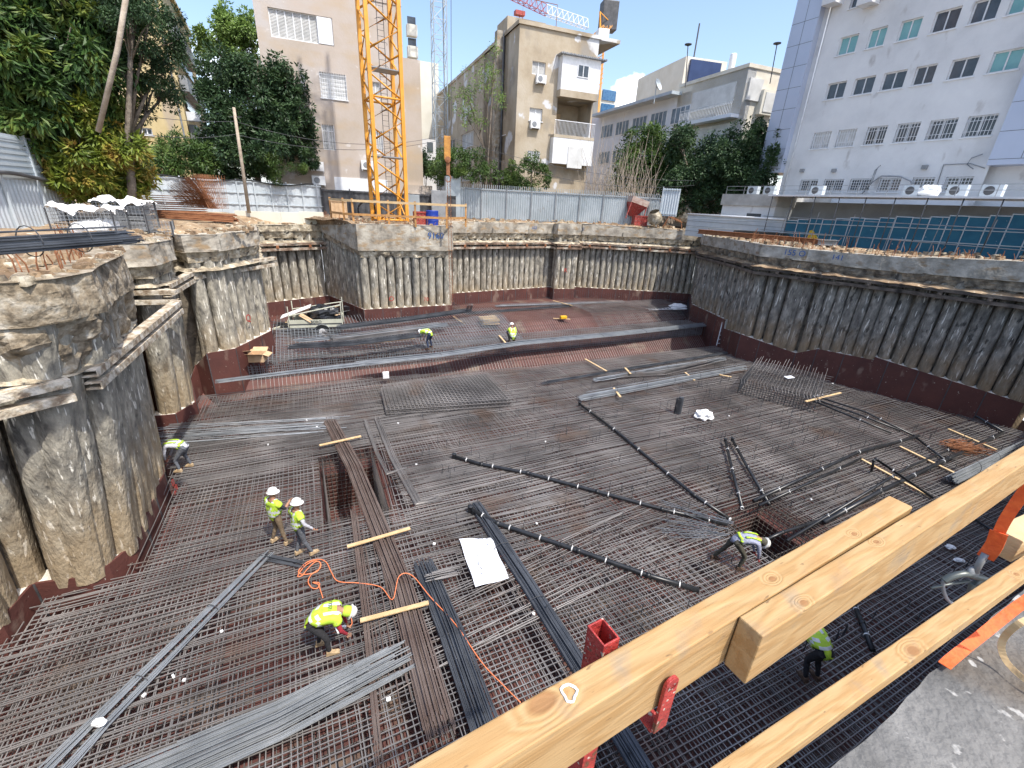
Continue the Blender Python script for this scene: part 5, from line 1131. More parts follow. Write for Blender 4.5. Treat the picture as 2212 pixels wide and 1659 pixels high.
# tipped mixer hopper, concrete mixer, red box, tarpaulin etc on the far right rim
def V3(x, y, Y): return A(1316.4+x*.1394, 403.8+y*.1394, Y)
c = V3(300, 540, 43.5); root = thing('concrete_hopper', c, 'rusty red tilted concrete hopper on legs before the grey fence', 'hopper')
m = MB(); e = azv(75); nn = azv(-15); T = Matrix.Rotation(R_(14), 4, azv(-15))
def loc4(x, y, z): return c+T @ (e*x+nn*y+Vector((0, 0, z)))
def frus(m, z0, s0, z1, s1):
    m.hexa([loc4(-s0, -s0, z0), loc4(s0, -s0, z0), loc4(s0, s0, z0), loc4(-s0, s0, z0), loc4(-s1, -s1, z1), loc4(s1, -s1, z1), loc4(s1, s1, z1), loc4(-s1, s1, z1)])
frus(m, .5, .28, 1.55, .85); m.build('cone', M['red'], root); m = MB(); frus(m, 1.55, .87, 2.05, .87); m.build('rim', MAT('scraped_paint', [(.30, .18, .15), (.5, .42, .36)], 3, .7), root)
for x, y in ((-.8, -.8), (.8, -.8), (-.8, .8), (.8, .8)): m = MB(); m.tube([loc4(x, y, 1.6), loc4(x*1.1, y*1.1, .1)], .05, 5); m.build('leg', M['red'], root)
crate(V3(450, 625, 43), 1.2, .9, 1.0, 85, 'red', 'red_box', 'pale red steel box right of the tilted hopper', 'box')
c = V3(770, 640, 42); root = thing('concrete_mixer', c, 'old cement-crusted concrete mixer lying on the far right rim', 'mixer'); m = MB()
m.lathe(c+Vector((-.35, 0, .35)), [(.3, 0), (.62, .25), (.68, .6), (.55, .95), (.42, 1.15)], 16, axis=Vector((-.35, -.3, .9)), cap=False); m.build('drum', M['crust'], root, smooth=True)
m = MB(); q = c+Vector((.3, 0, .1)); m.tube([q, q+Vector((.4, 0, .9)), q+Vector((1.6, 0, .5)), q+Vector((1.7, 0, 0))], .05, 5); m.tube([q+Vector((.3, .4, .1)), q+Vector((.5, .3, 1.0)), q+Vector((1.6, .3, .6))], .04, 5); m.tube([q+Vector((1., 0, .65)), q+Vector((1., .3, .75))], .04, 4); m.build('frame', M['rust'], root)
m = MB(); m.grid(crum(V3(1150, 560, 45), .9, .6, 1.0, 8), 16, 12); tag(m.build('boulder', M['crust']), 'large pale lump of concrete behind the white sheet fence end', 'boulder')
# yellow skip and steel beams on the right rim
def V4(x, y, z): return G(1438+x*.35, 442.5+y*.35, z)
p, q = A(1690, 517, 33.5), A(1775, 512, 30.5); e = (q-p); e.z = 0; Lk = e.length; e.normalize(); nn = Vector((-e.y, e.x, 0)); p.z = 7.25
root = thing('yellow_skip', p+e*Lk/2, 'yellow steel skip lying behind the starter bars in front of the blue panels', 'skip'); m = MB()
m.add([p, p+e*Lk, p+e*Lk+nn*1.5, p+nn*1.5, p+Vector((0, 0, .2)), p+e*Lk*.72+Vector((0, 0, .95)), p+e*Lk*.72+nn*1.5+Vector((0, 0, .95)), p+nn*1.5+Vector((0, 0, .2))], [(0, 3, 2, 1), (4, 5, 6, 7), (0, 1, 5, 4), (1, 2, 6, 5), (2, 3, 7, 6), (3, 0, 4, 7)])
m.build('body', MAT('skip_yellow', [(.62, .42, .02), (.72, .50, .04)], 3, .5), root)
m = MB()
for f in (.25, .55): o = p+e*Lk*f-nn*.04; m.box(o, e*.08, nn*.04, (0, 0, .5+.2*f))
m.tube([p+e*.2+Vector((0, 0, .25)), p+e*.25+Vector((0, 0, .5)), p+e*.4+Vector((0, 0, .5)), p+e*.45+Vector((0, 0, .3))], .03, 5); m.build('lifting_lug', M['oldtimber'], root)
for (u0, v0, u1, v1, Y0, Y1, mt, lb) in ((1505, 508, 1775, 527, 35, 28.5, 'rust', 'long rusty steel beam lying behind the right capping beam'), (1770, 530, 1812, 524, 28, 28.5, 'grey', 'short grey steel channel at the end of the rusty beam')):
    p, q = A(u0, v0, Y0), A(u1, v1, Y1); p.z = q.z = 7.45; d = q-p; s = Vector((-d.y, d.x, 0)).normalized(); m = MB(); m.box(p, d, s*.3, (0, 0, .03)); m.box(p+s*.13, d, s*.03, (0, 0, .28)); m.box(p+Vector((0, 0, .28)), d, s*.3, (0, 0, .03)); tag(m.build('steel_beam', M[mt]), lb, 'beam')
m = MB()
for k in range(30): p = A(1590+random.uniform(-8, 8), 505, 34); p.z = 7.5+random.uniform(0, .4); m.tube([p, p+azv(110)*3.5+Vector((random.uniform(-.3, .3), random.uniform(-.3, .3), 0))], .03, 4)
tag(m.build('black_pipe_heap', M['pipe']), 'heap of thin black pipes behind the starter bars left of the yellow skip', 'pipes')
# white boards on the far left wall
for i, (u0, u1, vt, vb, lb) in enumerate(((512, 610, 455, 488, 'left white panel standing on the far left wall top'), (600, 655, 458, 487, 'middle white panel on the far left wall top, chipped at its lower edge'), (650, 702, 457, 487, 'right white panel on the far left wall top beside the crane box'))):
    p, q = A(u0, vb, 30.5+i*.8), A(u1, vb, 31.3+i*.8); p.z = q.z = min(p.z, 7.3)-.2; h = A(u0, vt, 30.5+i*.8).z-p.z; d = q-p; s = Vector((-d.y, d.x, 0)).normalized(); m = MB(); m.box(p+s*.06*i, d, s*.08, (0, 0, h)); tag(m.build('foam_board', M['cream'], bevel=.01), lb, 'panel')
# loose rubble along the rim
random.seed(11)
RL = [(x[0]+x[4], x[2]) for x in PV]; m = MB(); m2 = MB()
for i in range(len(RL)-1):
    (a_, za), (b_, zb_) = RL[i], RL[i+1]; d = b_-a_; Ln = d.length
    if Ln < .3: continue
    d.normalize(); nn = Vector((d.y, -d.x, 0)); dens = 16 if i < 15 else 10
    for _ in range(int(Ln*dens)):
        t = random.random(); o = random.uniform(.0, 2.6)**1.2; p = a_.lerp(b_, t)-nn*o; s = random.uniform(.04, .2)*(1.3 if random.random() < .1 else .8); z = za+(zb_-za)*t+.0+.12*min(o, 1.2)
        d3 = [Vector((random.uniform(-1, 1), random.uniform(-1, 1), random.uniform(-.3, 1))) for _ in range(6)]
        vs = [Vector((p.x, p.y, z))+Vector((x, y, zz))*s*random.uniform(.6, 1.2) for x, y, zz in ((-1, -1, -.5), (1, -1, -.5), (1, 1, -.5), (-1, 1, -.5), (-.7, -.7, .6), (.7, -.7, .6), (.7, .7, .6), (-.7, .7, .6))]
        (m if random.random() < .7 else m2).hexa(vs)
tag(m.build('rubble', M['dirt']), 'loose brown clods and stones along the top of the pit walls', 'rubble', kind='stuff')
tag(m2.build('rubble', M['crust']), 'pale broken concrete chips along the top of the pit walls', 'rubble', kind='stuff')
def solid(o):
    bpy.context.view_layer.update(); me = bpy.data.meshes.new_from_object(o.evaluated_get(bpy.context.evaluated_depsgraph_get())); nm = o.name.split('.')[0]; cu = o.data
    bpy.data.objects.remove(o); bpy.data.curves.remove(cu); q = bpy.data.objects.new(nm, me); COL.objects.link(q); return q
# ---------------- bundles, pipes and boards on the mats ----------------
random.seed(23)
Zf = .04
bundle([(713,912,.06), (765,1010,.06), (865,1262,.06), (948,1570,.06)], Zf, .50, 60, 'steel_br', 'long brownish bar bundle crossing the open sump beside the standing workers', thick=.14, spread=.15, r=.014, jit=.1)
bundle([(765,1120,.06), (792,1330,.06), (822,1605,.06)], Zf, .16, 9, 'steel_br', 'thin strand of brown bars left of the long brownish bundle', thick=.05, jit=.6, stag=1.2)
bundle([(790,1130,.06), (860,1500,.06)], Zf, .5, 6, 'steel_br', 'few loose brown bars between the thin strand and the brownish bundle', thick=.03, jit=.6, stag=1.2)
bundle([(915,1222,.06), (975,1370,.06), (1048,1578,.06)], Zf, .55, 55, 'steel_dk', 'blue-grey bar bundle with short hooked ends, left of the white drawing', thick=.12, r=.015, jit=.1)
bundle([(925,1248,.16), (988,1232,.16)], Zf, .28, 14, 'steel', 'short hooked bar ends lying across the blue-grey bundle', thick=.08, stag=.2)
bundle([(1028,1095,.06), (1140,1265,.06), (1255,1450,.06), (1400,1690,.06)], Zf, .42, 50, 'steel_dk', 'dark blue-grey bundle right of the white drawing, running under the top rail', thick=.14, r=.015, jit=.1, tie=3)
bundle([(572,1203,.1), (400,1375,.1), (215,1560,.1), (90,1690,.1)], Zf, .26, 22, 'steel_gr', 'pale fanned bar bundle running to the lower left corner', thick=.1, jit=.25, spread=.9, tie=2)
bundle([(572,1203,.08), (652,1217,.08)], Zf, .22, 12, 'steel_dk', 'short dark bent ends at the top of the pale fanned bundle', thick=.06, stag=.4)
bundle([(832,1438,.1), (600,1560,.1), (300,1690,.1)], Zf, .75, 80, 'steel_gr', 'widest bundle of pale grey bars along the bottom edge of the photo', thick=.16, r=.014, stag=1.2, jit=.12)
bundle([(815,905,.08), (850,990,.08), (905,1088,.08), (940,1078,.08)], Zf, .22, 16, 'steel', 'hooked grey bundle beside the sump, the right one of two', thick=.08, jit=.2)
bundle([(790,912,.08), (815,980,.08), (838,1025,.08), (875,1012,.08)], Zf, .16, 10, 'steel', 'hooked grey bundle beside the sump, the left one of two', thick=.06, jit=.2)
bundle([(700,918,.05), (350,940,.05)], Zf, 1.4, 26, 'steel_gr', 'loose bright bars laid across the mat near the stack of welded mesh', thick=.04, stag=2.)
bundle([(1258,862,.1), (1420,832,.1), (1605,797,.1)], Zf, .42, 60, 'steel_gr', 'lowest thick grey bundle of the right-hand stacks', thick=.3, r=.016, jit=.1, tie=5)
bundle([(1290,822,.1), (1430,797,.1), (1560,777,.1)], Zf, .38, 45, 'steel_gr', 'middle thick grey bundle of the right-hand stacks', thick=.26, r=.016, jit=.1, tie=3)
bundle([(1325,815,.1), (1430,808,.1), (1545,780,.1)], Zf, .3, 26, 'steel', 'fanned grey bars lying across the middle bundle', thick=.3, jit=.9, stag=2)
bundle([(1175,828,.08), (1370,795,.08), (1568,763,.08)], Zf, .22, 24, 'steel_dk', 'long thin dark bundle above the right-hand stacks', thick=.12, jit=.3)
bundle([(1510,812,.1), (1600,802,.1)], Zf, .4, 22, 'steel_br', 'brown bars at the right end of the right-hand stacks', thick=.12, stag=1.)
FZ, FU = .98, 1.56
bundle([(1075,662,FZ), (1345,653,FZ)], FZ, .3, 30, 'steel_gr', 'straight bright bundle lying on the far brown floor', thick=.16, r=.016)
bundle([(1010,678,FZ), (1235,661,FZ)], FZ, .35, 30, 'steel_dk', 'dark bundle on the far floor right of the stacked boards', thick=.15, r=.016, jit=.4)
bundle([(735,710,FU+.1), (880,692,FU+.2), (1012,673,FU+.35)], FU, .5, 45, 'steel_dk', 'large dark bundle with an upturned end in front of the crane box', thick=.3, r=.016, jit=.2)
bundle([(1012,673,FU+.3), (1015,660,FU+.9)], FU, .35, 14, 'steel_dk', 'upturned hooked end of bars below the crane box corner', thick=.2, r=.014, stag=.1)
bundle([(645,738,FU), (770,728,FU), (960,703,FU)], FU, .4, 40, 'steel_gr', 'long grey bundle in front of the trailer', thick=.25, r=.016, jit=.3)
bundle([(632,752,FU), (760,745,FU), (905,727,FU)], FU, .4, 40, 'steel_dk', 'dark bundle nearest the second slope left of the bent far worker', thick=.25, r=.016, jit=.2)
bundle([(700,722,FU), (720,738,FU), (900,715,FU+.15)], FU, .3, 26, 'steel', 'bent grey bundle just right of the trailer wheel', thick=.3, r=.014, jit=.3)
bundle([(596,703,FZ), (660,712,FZ), (690,716,FZ)], FZ, .9, 26, 'steel_dk', 'dark pile of short bars left of the trailer', thick=.5, r=.018)
CZ = .80
bundle([(800,783,CZ), (950,767,CZ), (1120,742,CZ), (1330,722,CZ), (1545,699,CZ)], CZ, .75, 120, 'steel_gr', 'very long bright bundle along the top of the ledge under the two far workers', thick=.12, r=.016, jit=.2, tie=6, stag=1.5)
bundle([(478,824,CZ), (620,806,CZ), (800,785,CZ)], CZ, .4, 40, 'steel_gr', 'bright bundle along the left part of the ledge', thick=.1, r=.016, jit=.2, stag=.5)
bundle([(2052,1040,.12), (2130,1003,.12), (2212,962,.12)], Zf, .42, 60, 'steel_gr', 'thick pale grey bundle just above the timber rail at the right', thick=.34, r=.017, jit=.05, tie=3, stag=.1)
bundle([(900,1392,.05), (1400,1150,.05)], Zf, 2.2, 14, 'steel', 'scattered bright bars beyond the white drawing', thick=.03, stag=3)
for k, (u, v) in enumerate(((1530,1085),(1590,1060))):
    pass
# fanned bars beside the right worker
root = thing('loose_bars', G(1530, 1130, .1), 'fan of loose pale bars pointing at the worker with red gloves', 'rebar'); m = MB()
for i in range(18): a_ = G(1440+random.uniform(-30, 30), 1075+i*5, .06); b_ = G(1560+random.uniform(-20, 25), 1120+i*2.5, .45); m.tube([a_, b_], .011, 4)
m.build('bars', M['steel_gr'], root)
c = G(2065, 968, .1); m = MB()
for i in range(110): a_ = c+Vector((random.uniform(-.55, .55), random.uniform(-.35, .35), random.uniform(0, .2))); m.tube([a_, a_+azv(random.uniform(70, 130))*random.uniform(.5, .9)+Vector((0, 0, random.uniform(-.05, .15)))], .012, 4)
tag(m.build('rusty_bar_heap', M['rust']), 'small heap of short rusty bars on the right side of the mat', 'rebar')
# stack of welded mesh
cs = [G(826, 836, .3), G(1052, 808, .3), G(1108, 866, .3), G(838, 884, .3)]
root = thing('mesh_stack', (cs[0]+cs[2])/2, 'stack of welded mesh sheets lying flat in the middle of the mat', 'mesh stack')
for l in range(5):
    m = MB(); z = Vector((0, 0, -.28+l*.085)); j = Vector((random.uniform(-.12, .12), random.uniform(-.12, .12), 0))
    for i in range(33): m.tube([cs[0].lerp(cs[1], i/32)+z+j, cs[3].lerp(cs[2], i/32)+z+j], .018, 4)
    for i in range(17): m.tube([cs[0].lerp(cs[3], i/16)+z+j+Vector((0, 0, .03)), cs[1].lerp(cs[2], i/16)+z+j+Vector((0, 0, .03))], .018, 4)
    m.build('mesh_sheet', M['steel'], root)
def pipe(path, r, lab, cap_=False, clips=0, name='drain_pipe', open_end=False):
    P = [G(*p) for p in path]; root = thing(name, P[0], lab, 'pipe', 'black drain pipes laid on the mats'); m = MB(); m.tube(P, r, 12)
    for i in range(1, len(P)-1): m.lathe(P[i]-(P[i+1]-P[i]).normalized()*.06, [(r*1.15, 0), (r*1.15, .12)], 12, axis=(P[i+1]-P[i]))
    m.build('tube', M['pipe'], root, smooth=True)
    if cap_: m = MB(); m.lathe(P[0]-Vector((0, 0, r)), [(r*1.1, 0), (r*1.1, r*2.2), (r*1.35, r*2.3), (r*1.35, r*2.8), (r*.5, r*3.2)], 14); m.build('end_cap', M['pipe'], root, smooth=False)
    if open_end: m = MB(); d = (P[-1]-P[-2]).normalized(); m.lathe(P[-1], [(r*1.02, -.02), (r*1.02, .02), (r*.85, .02), (r*.85, -.01)], 14, axis=d); m.build('open_end', M['white'], root)
    tot = sum((b-a).length for a, b in zip(P, P[1:]))
    for k in range(clips):
        t = tot*(k+.5)/clips; i = 0
        while t > (P[i+1]-P[i]).length: t -= (P[i+1]-P[i]).length; i += 1
        d = (P[i+1]-P[i]).normalized(); m = MB(); m.lathe(P[i]+d*t-d*.015, [(r*1.12, 0), (r*1.12, .03)], 10, axis=d); m.tube([P[i]+d*t+Vector((0, 0, r)), P[i]+d*t+Vector((0, 0, r+.06))], .012, 4); m.build('cable_tie', M['white'], root)
pipe([(981,986,.12), (1040,1003,.1), (1140,1022,.1), (1290,1062,.1), (1430,1100,.1), (1570,1132,.08)], .065, 'long black pipe from a capped end mid-mat to the fan of loose bars', True, 9)
pipe([(1016,1100,.14), (1075,1131,.1), (1250,1190,.1), (1400,1243,.1), (1510,1275,.06)], .07, 'thick black pipe passing right of the white drawing', True, 7)
pipe([(1252,873,.14), (1330,930,.1), (1420,1005,.1), (1500,1070,.1), (1577,1122,.02)], .06, 'black pipe running diagonally from a capped end to the right sump', True, 5, open_end=True)
pipe([(1567,952,.2), (1583,1020,.15), (1603,1097,.05)], .055, 'left one of the two parallel pipes dropping towards the right sump', True, 3, open_end=True)
pipe([(1582,950,.2), (1615,1010,.15), (1662,1090,.05)], .055, 'right one of the two parallel pipes dropping towards the right sump', True, 3)
for i, (a_, b_, c_, lb) in enumerate((((1757,866), (1840,900), (1925,935), 'left'), ((1765,864), (1855,895), (1945,930), 'middle'), ((1776,860), (1870,890), (1972,940), 'right'))):
    pipe([(a_[0], a_[1]-30, .5), (*a_, .35), (*b_, .1), (*c_, .1)], .045, f'{lb} one of three parallel pipes turned up beside the leaning board', False, 2)
pipe([(1628,1082,.1), (1740,1030,.1), (1850,978,.1), (1985,942,.1)], .06, 'long black pipe rising to the right from beside the right sump', False, 4)
pipe([(1640,1092,.08), (1750,1042,.08), (1860,990,.08)], .045, 'thinner pipe parallel below the long rising pipe', False, 2)
pipe([(1972,940,.1), (2008,968,.1), (2042,994,.1)], .045, 'short pipe branching down from the elbow at the right', False, 1)
pipe([(1882,1018,.05), (1888,995,.6), (1893,992,.62), (2017,1076,.1)], .045, 'thin pipe with an upright bend just above the timber rail', False, 1)
pipe([(1962,808,.1), (2060,870,.1), (2166,932,.1)], .055, 'black pipe running from the right skirting towards the corner', False, 4)
pipe([(2166,935,.1), (2050,990,.1), (1900,1062,.1), (1780,1128,.1)], .075, 'thick black pipe along the right of the mat above the timber rail', False, 6)
pipe([(2100,950,.08), (1960,1010,.08), (1700,1168,.08)], .045, 'thin pipe parallel to the thick right-hand pipe', False, 3)
pipe([(1650,1168,.02), (1690,1150,.05), (1800,1115,.05)], .05, 'pipe stub right of the worker with red gloves', False, 0, open_end=False)
pipe([(1840,1293,.05), (1862,1345,.1), (1885,1405,.05)], .06, 'black pipe in the shadow between the two timber rails', False, 2)
pipe([(2092,1112,.06), (2180,1170,.06)], .04, 'thin dark pipe under the rail near the orange strap', False, 0)
# rolled tie-wire bundles standing on the mat
for i, (u, v) in enumerate(((1460, 893), (1468, 893))):
    p = G(u, v, 0); m = MB()
    for k in range(16): t = k*math.pi/8; m.tube([p+Vector((math.cos(t)*.1, math.sin(t)*.1, 0)), p+Vector((math.cos(t+.4)*.1, math.sin(t+.4)*.1, .8))], .014, 4)
    if i == 0:
        m.lathe(p+Vector((.12, 0, 0)), [(.11, 0), (.12, .3), (.11, .85)], 12); tag(m.build('wire_roll', M['steel_dk']), 'dark upright rolls of wire standing on the mat left of the white bag', 'wire')
def board(u0, v0, u1, v1, z, lab, w_=.11, t=.035, mt='timber', name='timber_board', z1=None):
    p, q = G(u0, v0, z), G(u1, v1, z if z1 is None else z1); d = q-p; s = Vector((-d.y, d.x, 0)).normalized(); m = MB(); m.box(p-s*w_/2, d, s*w_, (0, 0, t)); return tag(m.build(name, M[mt], bevel=.004), lab, 'board')
for a_ in ((690,963,780,943,.22,'short board under the top of the brownish bundle'), (750,1182,886,1142,.2,'board under the middle of the brownish bundle'), (778,1342,926,1303,.2,'board under the lower part of the brownish bundle'), (1740,868,1816,849,.75,'board leaning on the dark raised cage beside the three pipes'),
           (2048,927,2152,972,.05,'upper of three long boards lying near the rusty bar heap'), (1944,965,2061,1022,.05,'middle of three long boards on the right side of the mat'), (1860,992,2014,1076,.05,'lowest of three long boards, under the bent thin pipe'), (2111,892,2167,908,.05,'board near the right skirting'),
           (1264,776,1310,802,.2,'thin board under the long thin dark bundle'), (1325,838,1340,858,.2,'short board under the left end of the lowest thick bundle'), (1350,795,1362,808,.3,'short board beside the end of the middle bundle'), (1480,805,1500,822,.1,'stub of wood between the right-hand stacks'), (1545,808,1580,815,.1,'small board at the right end of the right-hand stacks'),
           (1195,650,1238,661,1.1,'thin plank across the bundles on the far floor'), (1195,688,1232,690,1.0,'flat plank with the yellow box on the far floor'), (1078,725,1092,741,.9,'plank leaning left of the crouching worker'), (766,746,895,731,1.2,'long weathered plank behind the bent far worker'), (905,719,930,715,1.4,'small yellow board behind the bent far worker'), (979,684,1003,700,1.0,'short plank right of the hanging chains'),
           (612,700,628,692,1.0,'small block of wood left of the trailer'), (700,722,712,735,1.0,'small block of wood under the trailer wheel')):
    board(*a_)
m = MB(); p = G(1217, 688, 1.05); m.cbox(p, .5, .25, .2, 70); tag(m.build('yellow_box', MAT('yellow_plastic', [(.75, .42, .02)], rough=.5), bevel=.02), 'small yellow-orange box on the far floor', 'box')
c = G(1056, 698, 1.0); root = thing('board_stack', c, 'stack of pale boards on the far floor left of the crouching worker', 'boards')
for l in range(6):
    for k in range(4): m = MB(); m.cbox(c+azv(-25)*(k*.28-.4)+Vector((0, 0, l*.07)), 1.15+random.uniform(-.1, .1), .2, .05, 66+random.uniform(-4, 4)); m.build('board', M['timber'], root)
# cardboard boxes left
c = G(540, 768, 1.3)
for i, (dx, dy, az_, lb) in enumerate(((-.45, .2, 60, 'left open cardboard box by the left skirting'), (.45, -.1, 80, 'right open cardboard box by the left skirting'))):
    p = c+Vector((dx, dy, -.2)); root = thing('cardboard_box', p, lb, 'box', 'cardboard boxes by the left skirting'); crate_m = MB(); e = azv(az_); nn = Vector((-e.y, e.x, 0))
    o = p-e*.35-nn*.3; m = MB(); m.box(o, e*.7, nn*.02, (0, 0, .4)); m.box(o+nn*.58, e*.7, nn*.02, (0, 0, .4)); m.box(o+nn*.02, e*.02, nn*.56, (0, 0, .4)); m.box(o+nn*.02+e*.68, e*.02, nn*.56, (0, 0, .4)); m.box(o+nn*.02+e*.02, e*.66, nn*.56, (0, 0, .02)); m.build('body', M['card'], root)
    for (a_, d1, d2) in ((o+Vector((0, 0, .4)), e*.7, -nn*.28+Vector((0, 0, .1))), (o+nn*.6+Vector((0, 0, .4)), e*.7, nn*.28+Vector((0, 0, .12))), (o+e*.7+Vector((0, 0, .4)), nn*.6, e*.26-Vector((0, 0, .1)))):
        m = MB(); m.box(a_, d1, d2, (0, 0, .012)); m.build('flap', M['card'], root)
# ladder
def ladder(p, q, w_, n, lab, side):
    root = thing('ladder', p, lab, 'ladder'); s = side*w_/2
    for sg in (-1, 1): m = MB(); d = q-p; m.tube([p+s*sg, q+s*sg], .035, 4); m.build('stile', M['whitepaint'], root)
    for k in range(n): t = (k+.5)/n; m = MB(); m.tube([p.lerp(q, t)-s, p.lerp(q, t)+s], .022, 5); m.build('rung', M['whitepaint'], root)
p = G(1553, 746, -.0); q = p+Vector((.25, .45, 1.75)); ladder(p, q, .42, 6, 'short white ladder leaning at the right end of the ledge', azv(75))
p = G(1398, 668, 1.1); q = G(1450, 666, 1.25); ladder(p, q, .5, 7, 'white ladder lying flat beside the far white bag', azv(-20))
m = MB(); m.grid(crum(G(1464, 668, 1.1), .75, .45, .3, 4), 18, 12); tag(m.build('plastic_bag', M['white']), 'crumpled white sheet at the right end of the lying ladder', 'sheet')
m = MB(); m.grid(crum(G(1519, 903, .02), .42, .34, .24, 6), 26, 18); tag(m.build('plastic_bag', M['white']), 'white crumpled bag lying alone on the right part of the mat', 'bag')
m = MB(); m.grid(crum(G(2052, 1183, .05), .14, .1, .05, 7), 12, 8); tag(m.build('plastic_scrap', M['white']), 'upper of two clear plastic scraps between the timber rails', 'litter')
m = MB(); m.grid(crum(G(2072, 1212, .05), .14, .08, .05, 9), 12, 8); tag(m.build('plastic_scrap', M['white']), 'lower of two clear plastic scraps between the timber rails', 'litter')
m = MB(); m.grid(crum(G(215, 1563, .2), .13, .07, .06, 2), 12, 8); tag(m.build('label_tag', M['white']), 'white tag on the pale fanned bundle near the lower left corner', 'tag')
m = MB(); p = G(1705, 815, .95); m.cbox(p, .42, .3, .02, 80, .1); tag(m.build('paper_sheet', M['paper']), 'white sheet of paper lying on the dark raised cage', 'paper')
m = MB(); p = G(834, 816, .35); m.cbox(p, .3, .22, .3, 70); tag(m.build('white_bucket', M['white']), 'small white and red box tied to the ledge bars', 'box')
for i in range(34):
    u, v = random.uniform(300, 2050), random.uniform(700, 1600)
    p = G(u, v, .03); s_, w__ = toSW(p)
    if not (inside(p.x, p.y) and w__ < 21.4) or insump(s_, w__, .1) or (u > 950 and v > 1350): continue
    m = MB(); m.cbox(p, random.uniform(.05, .09), random.uniform(.04, .07), .05, random.uniform(0, 180)); tag(m.build('plastic_spacer', M['white'], bevel=.01), 'small white plastic spacer lying on the rebar mat', 'spacer', 'small white spacers scattered on the mats')
# drawing
cs = [G(992, 1165, .1), G(1062, 1163, .1), G(1099, 1249, .1), G(1027, 1268, .1)]
def fn(a_, b_): p = cs[0].lerp(cs[1], a_).lerp(cs[3].lerp(cs[2], a_), b_); f = .035*math.sin(b_*9.5+.4)*(1 if b_ < .95 else .3)+.015*math.sin(a_*7); return p+Vector((0, 0, f))
root = thing('drawing_sheet', (cs[0]+cs[2])/2, 'large creased white construction drawing lying on the mat', 'drawing'); m = MB(); m.grid(fn, 14, 24); so_ = m.build('paper', M['paper'], root); so_.modifiers.new('thick', 'SOLIDIFY').thickness = .003
m = MB(); ol = [(.3, .42), (.38, .40), (.40, .36), (.5, .38), (.56, .34), (.64, .38), (.75, .36), (.84, .42), (.86, .5), (.88, .6), (.88, .72), (.7, .74), (.5, .76), (.36, .78), (.32, .68), (.30, .55), (.3, .42)]
m.tube([fn(a_, b_)+Vector((0, 0, .006)) for a_, b_ in ol], .004, 3, cap=False); m.tube([fn(a_, b_)+Vector((0, 0, .006)) for a_, b_ in [(.45, .5), (.6, .52), (.62, .62), (.48, .6), (.45, .5)]], .003, 3, cap=False); m.build('plan_lines', M['grey'], root)
# orange cable
def smooth(P, n=6):
    out = []
    for i in range(len(P)-1):
        p0, p1, p2, p3 = P[max(i-1, 0)], P[i], P[i+1], P[min(i+2, len(P)-1)]
        for k in range(n): t = k/n; out.append(.5*((2*p1)+(p2-p0)*t+(2*p0-5*p1+4*p2-p3)*t*t+(3*p1-p0-3*p2+p3)*t**3))
    return out+[P[-1]]
VC = lambda x, y: (553.1+x*.25, 1023.2+y*.25)   # close-up of the workers
pc = [(740,1330),(820,1310),(825,1260),(800,1215),(760,1200),(716,1205)]
cb = [(578,1075),(550,985),(545,945),(490,940),(540,960),(530,990),(480,985),(450,930),(480,870),(550,820),(555,770),(500,755),(420,800),(360,885),(400,880),(430,840),(500,770),(545,760),(555,800),(520,850),(430,870),(370,860),(380,820),(450,760),(550,740),(610,770),(650,850),(710,930),(885,945)]
P = [G(*VC(x, y), .07) for x, y in cb]+[G(u, v, .07+dz) for u, v, dz in ((822,1268,.0),(848,1295,.05),(862,1245,.25),(890,1243,.2),(930,1290,.1),(985,1350,.05),(1040,1430,.05),(1085,1478,.05),(1125,1518,.05))]
root = thing('extension_cable', P[5], 'thin orange extension cable coiled behind the standing workers and trailing to the rail', 'cable'); m = MB(); m.tube(smooth(P), .013, 5); m.build('cord', M['cable'], root, smooth=True)
m = MB(); m.tube(smooth([G(*VC(x, y), .1) for x, y in pc]), .013, 5); m.build('cord_tail', M['cable'], root, smooth=True); m = MB(); p = G(*VC(750, 1332), .08)
m.cbox(p, .16, .05, .05, 80); m.build('plug', M['white'], root); m = MB(); m.cbox(G(*VC(706, 1360), .08), .15, .06, .05, 140); m.build('socket', M['white'], root)
# trailer
o = G(690, 722, 1.0); root = thing('trailer', o, 'pale single-axle trailer loaded with scrap boards and black bags, parked in the far left bay', 'trailer')
e = azv(72); nn = azv(-18); o = G(630, 729, .95); Lt, Wt = 2.9, 1.6; M['tr'] = MAT('trailer_paint', [(.42, .42, .33), (.56, .56, .46)], 1.5, .6)
m = MB(); b = o+Vector((0, 0, .55)); m.box(b, e*Lt, nn*Wt, (0, 0, .06)); m.build('bed', M['darkgrey'], root)
for (a_, d, lb) in ((b-nn*.05, e*Lt, 1), (b+nn*Wt, e*Lt, 0), (b-e*.05, nn*Wt, 0), (b+e*Lt, nn*Wt, 0)):
    s = Vector((d.y, -d.x, 0)).normalized()*.04; m = MB(); m.box(a_, d, -s, (0, 0, .5)); f = m.build('side_board', M['tr'], root)
    if lb: m = MB(); m.box(a_-nn*.012+Vector((0, 0, .2)), d, nn*.012, (0, 0, .07)); m.box(a_-nn*.012+Vector((0, 0, .0)), d, nn*.012, (0, 0, .04)); m.build('rubbing_strip', M['darkgrey'], f)
for x in (0, 1):
    for y in (0, 1): m = MB(); q = b+e*(Lt*x)+nn*(Wt*y); m.tube([q-Vector((0, 0, .1)), q+Vector((0, 0, 1.5 if x else 1.3))], .03, 6); m.build('corner_pole', M['tr'], root)
m = MB(); m.tube([b+Vector((0, 0, .75)), b+e*Lt+Vector((0, 0, 1.35))], .035, 6); m.tube([b+nn*Wt+Vector((0, 0, .8)), b+nn*Wt+e*Lt+Vector((0, 0, 1.2))], .03, 6); m.build('ladder_rail', M['tr'], root)
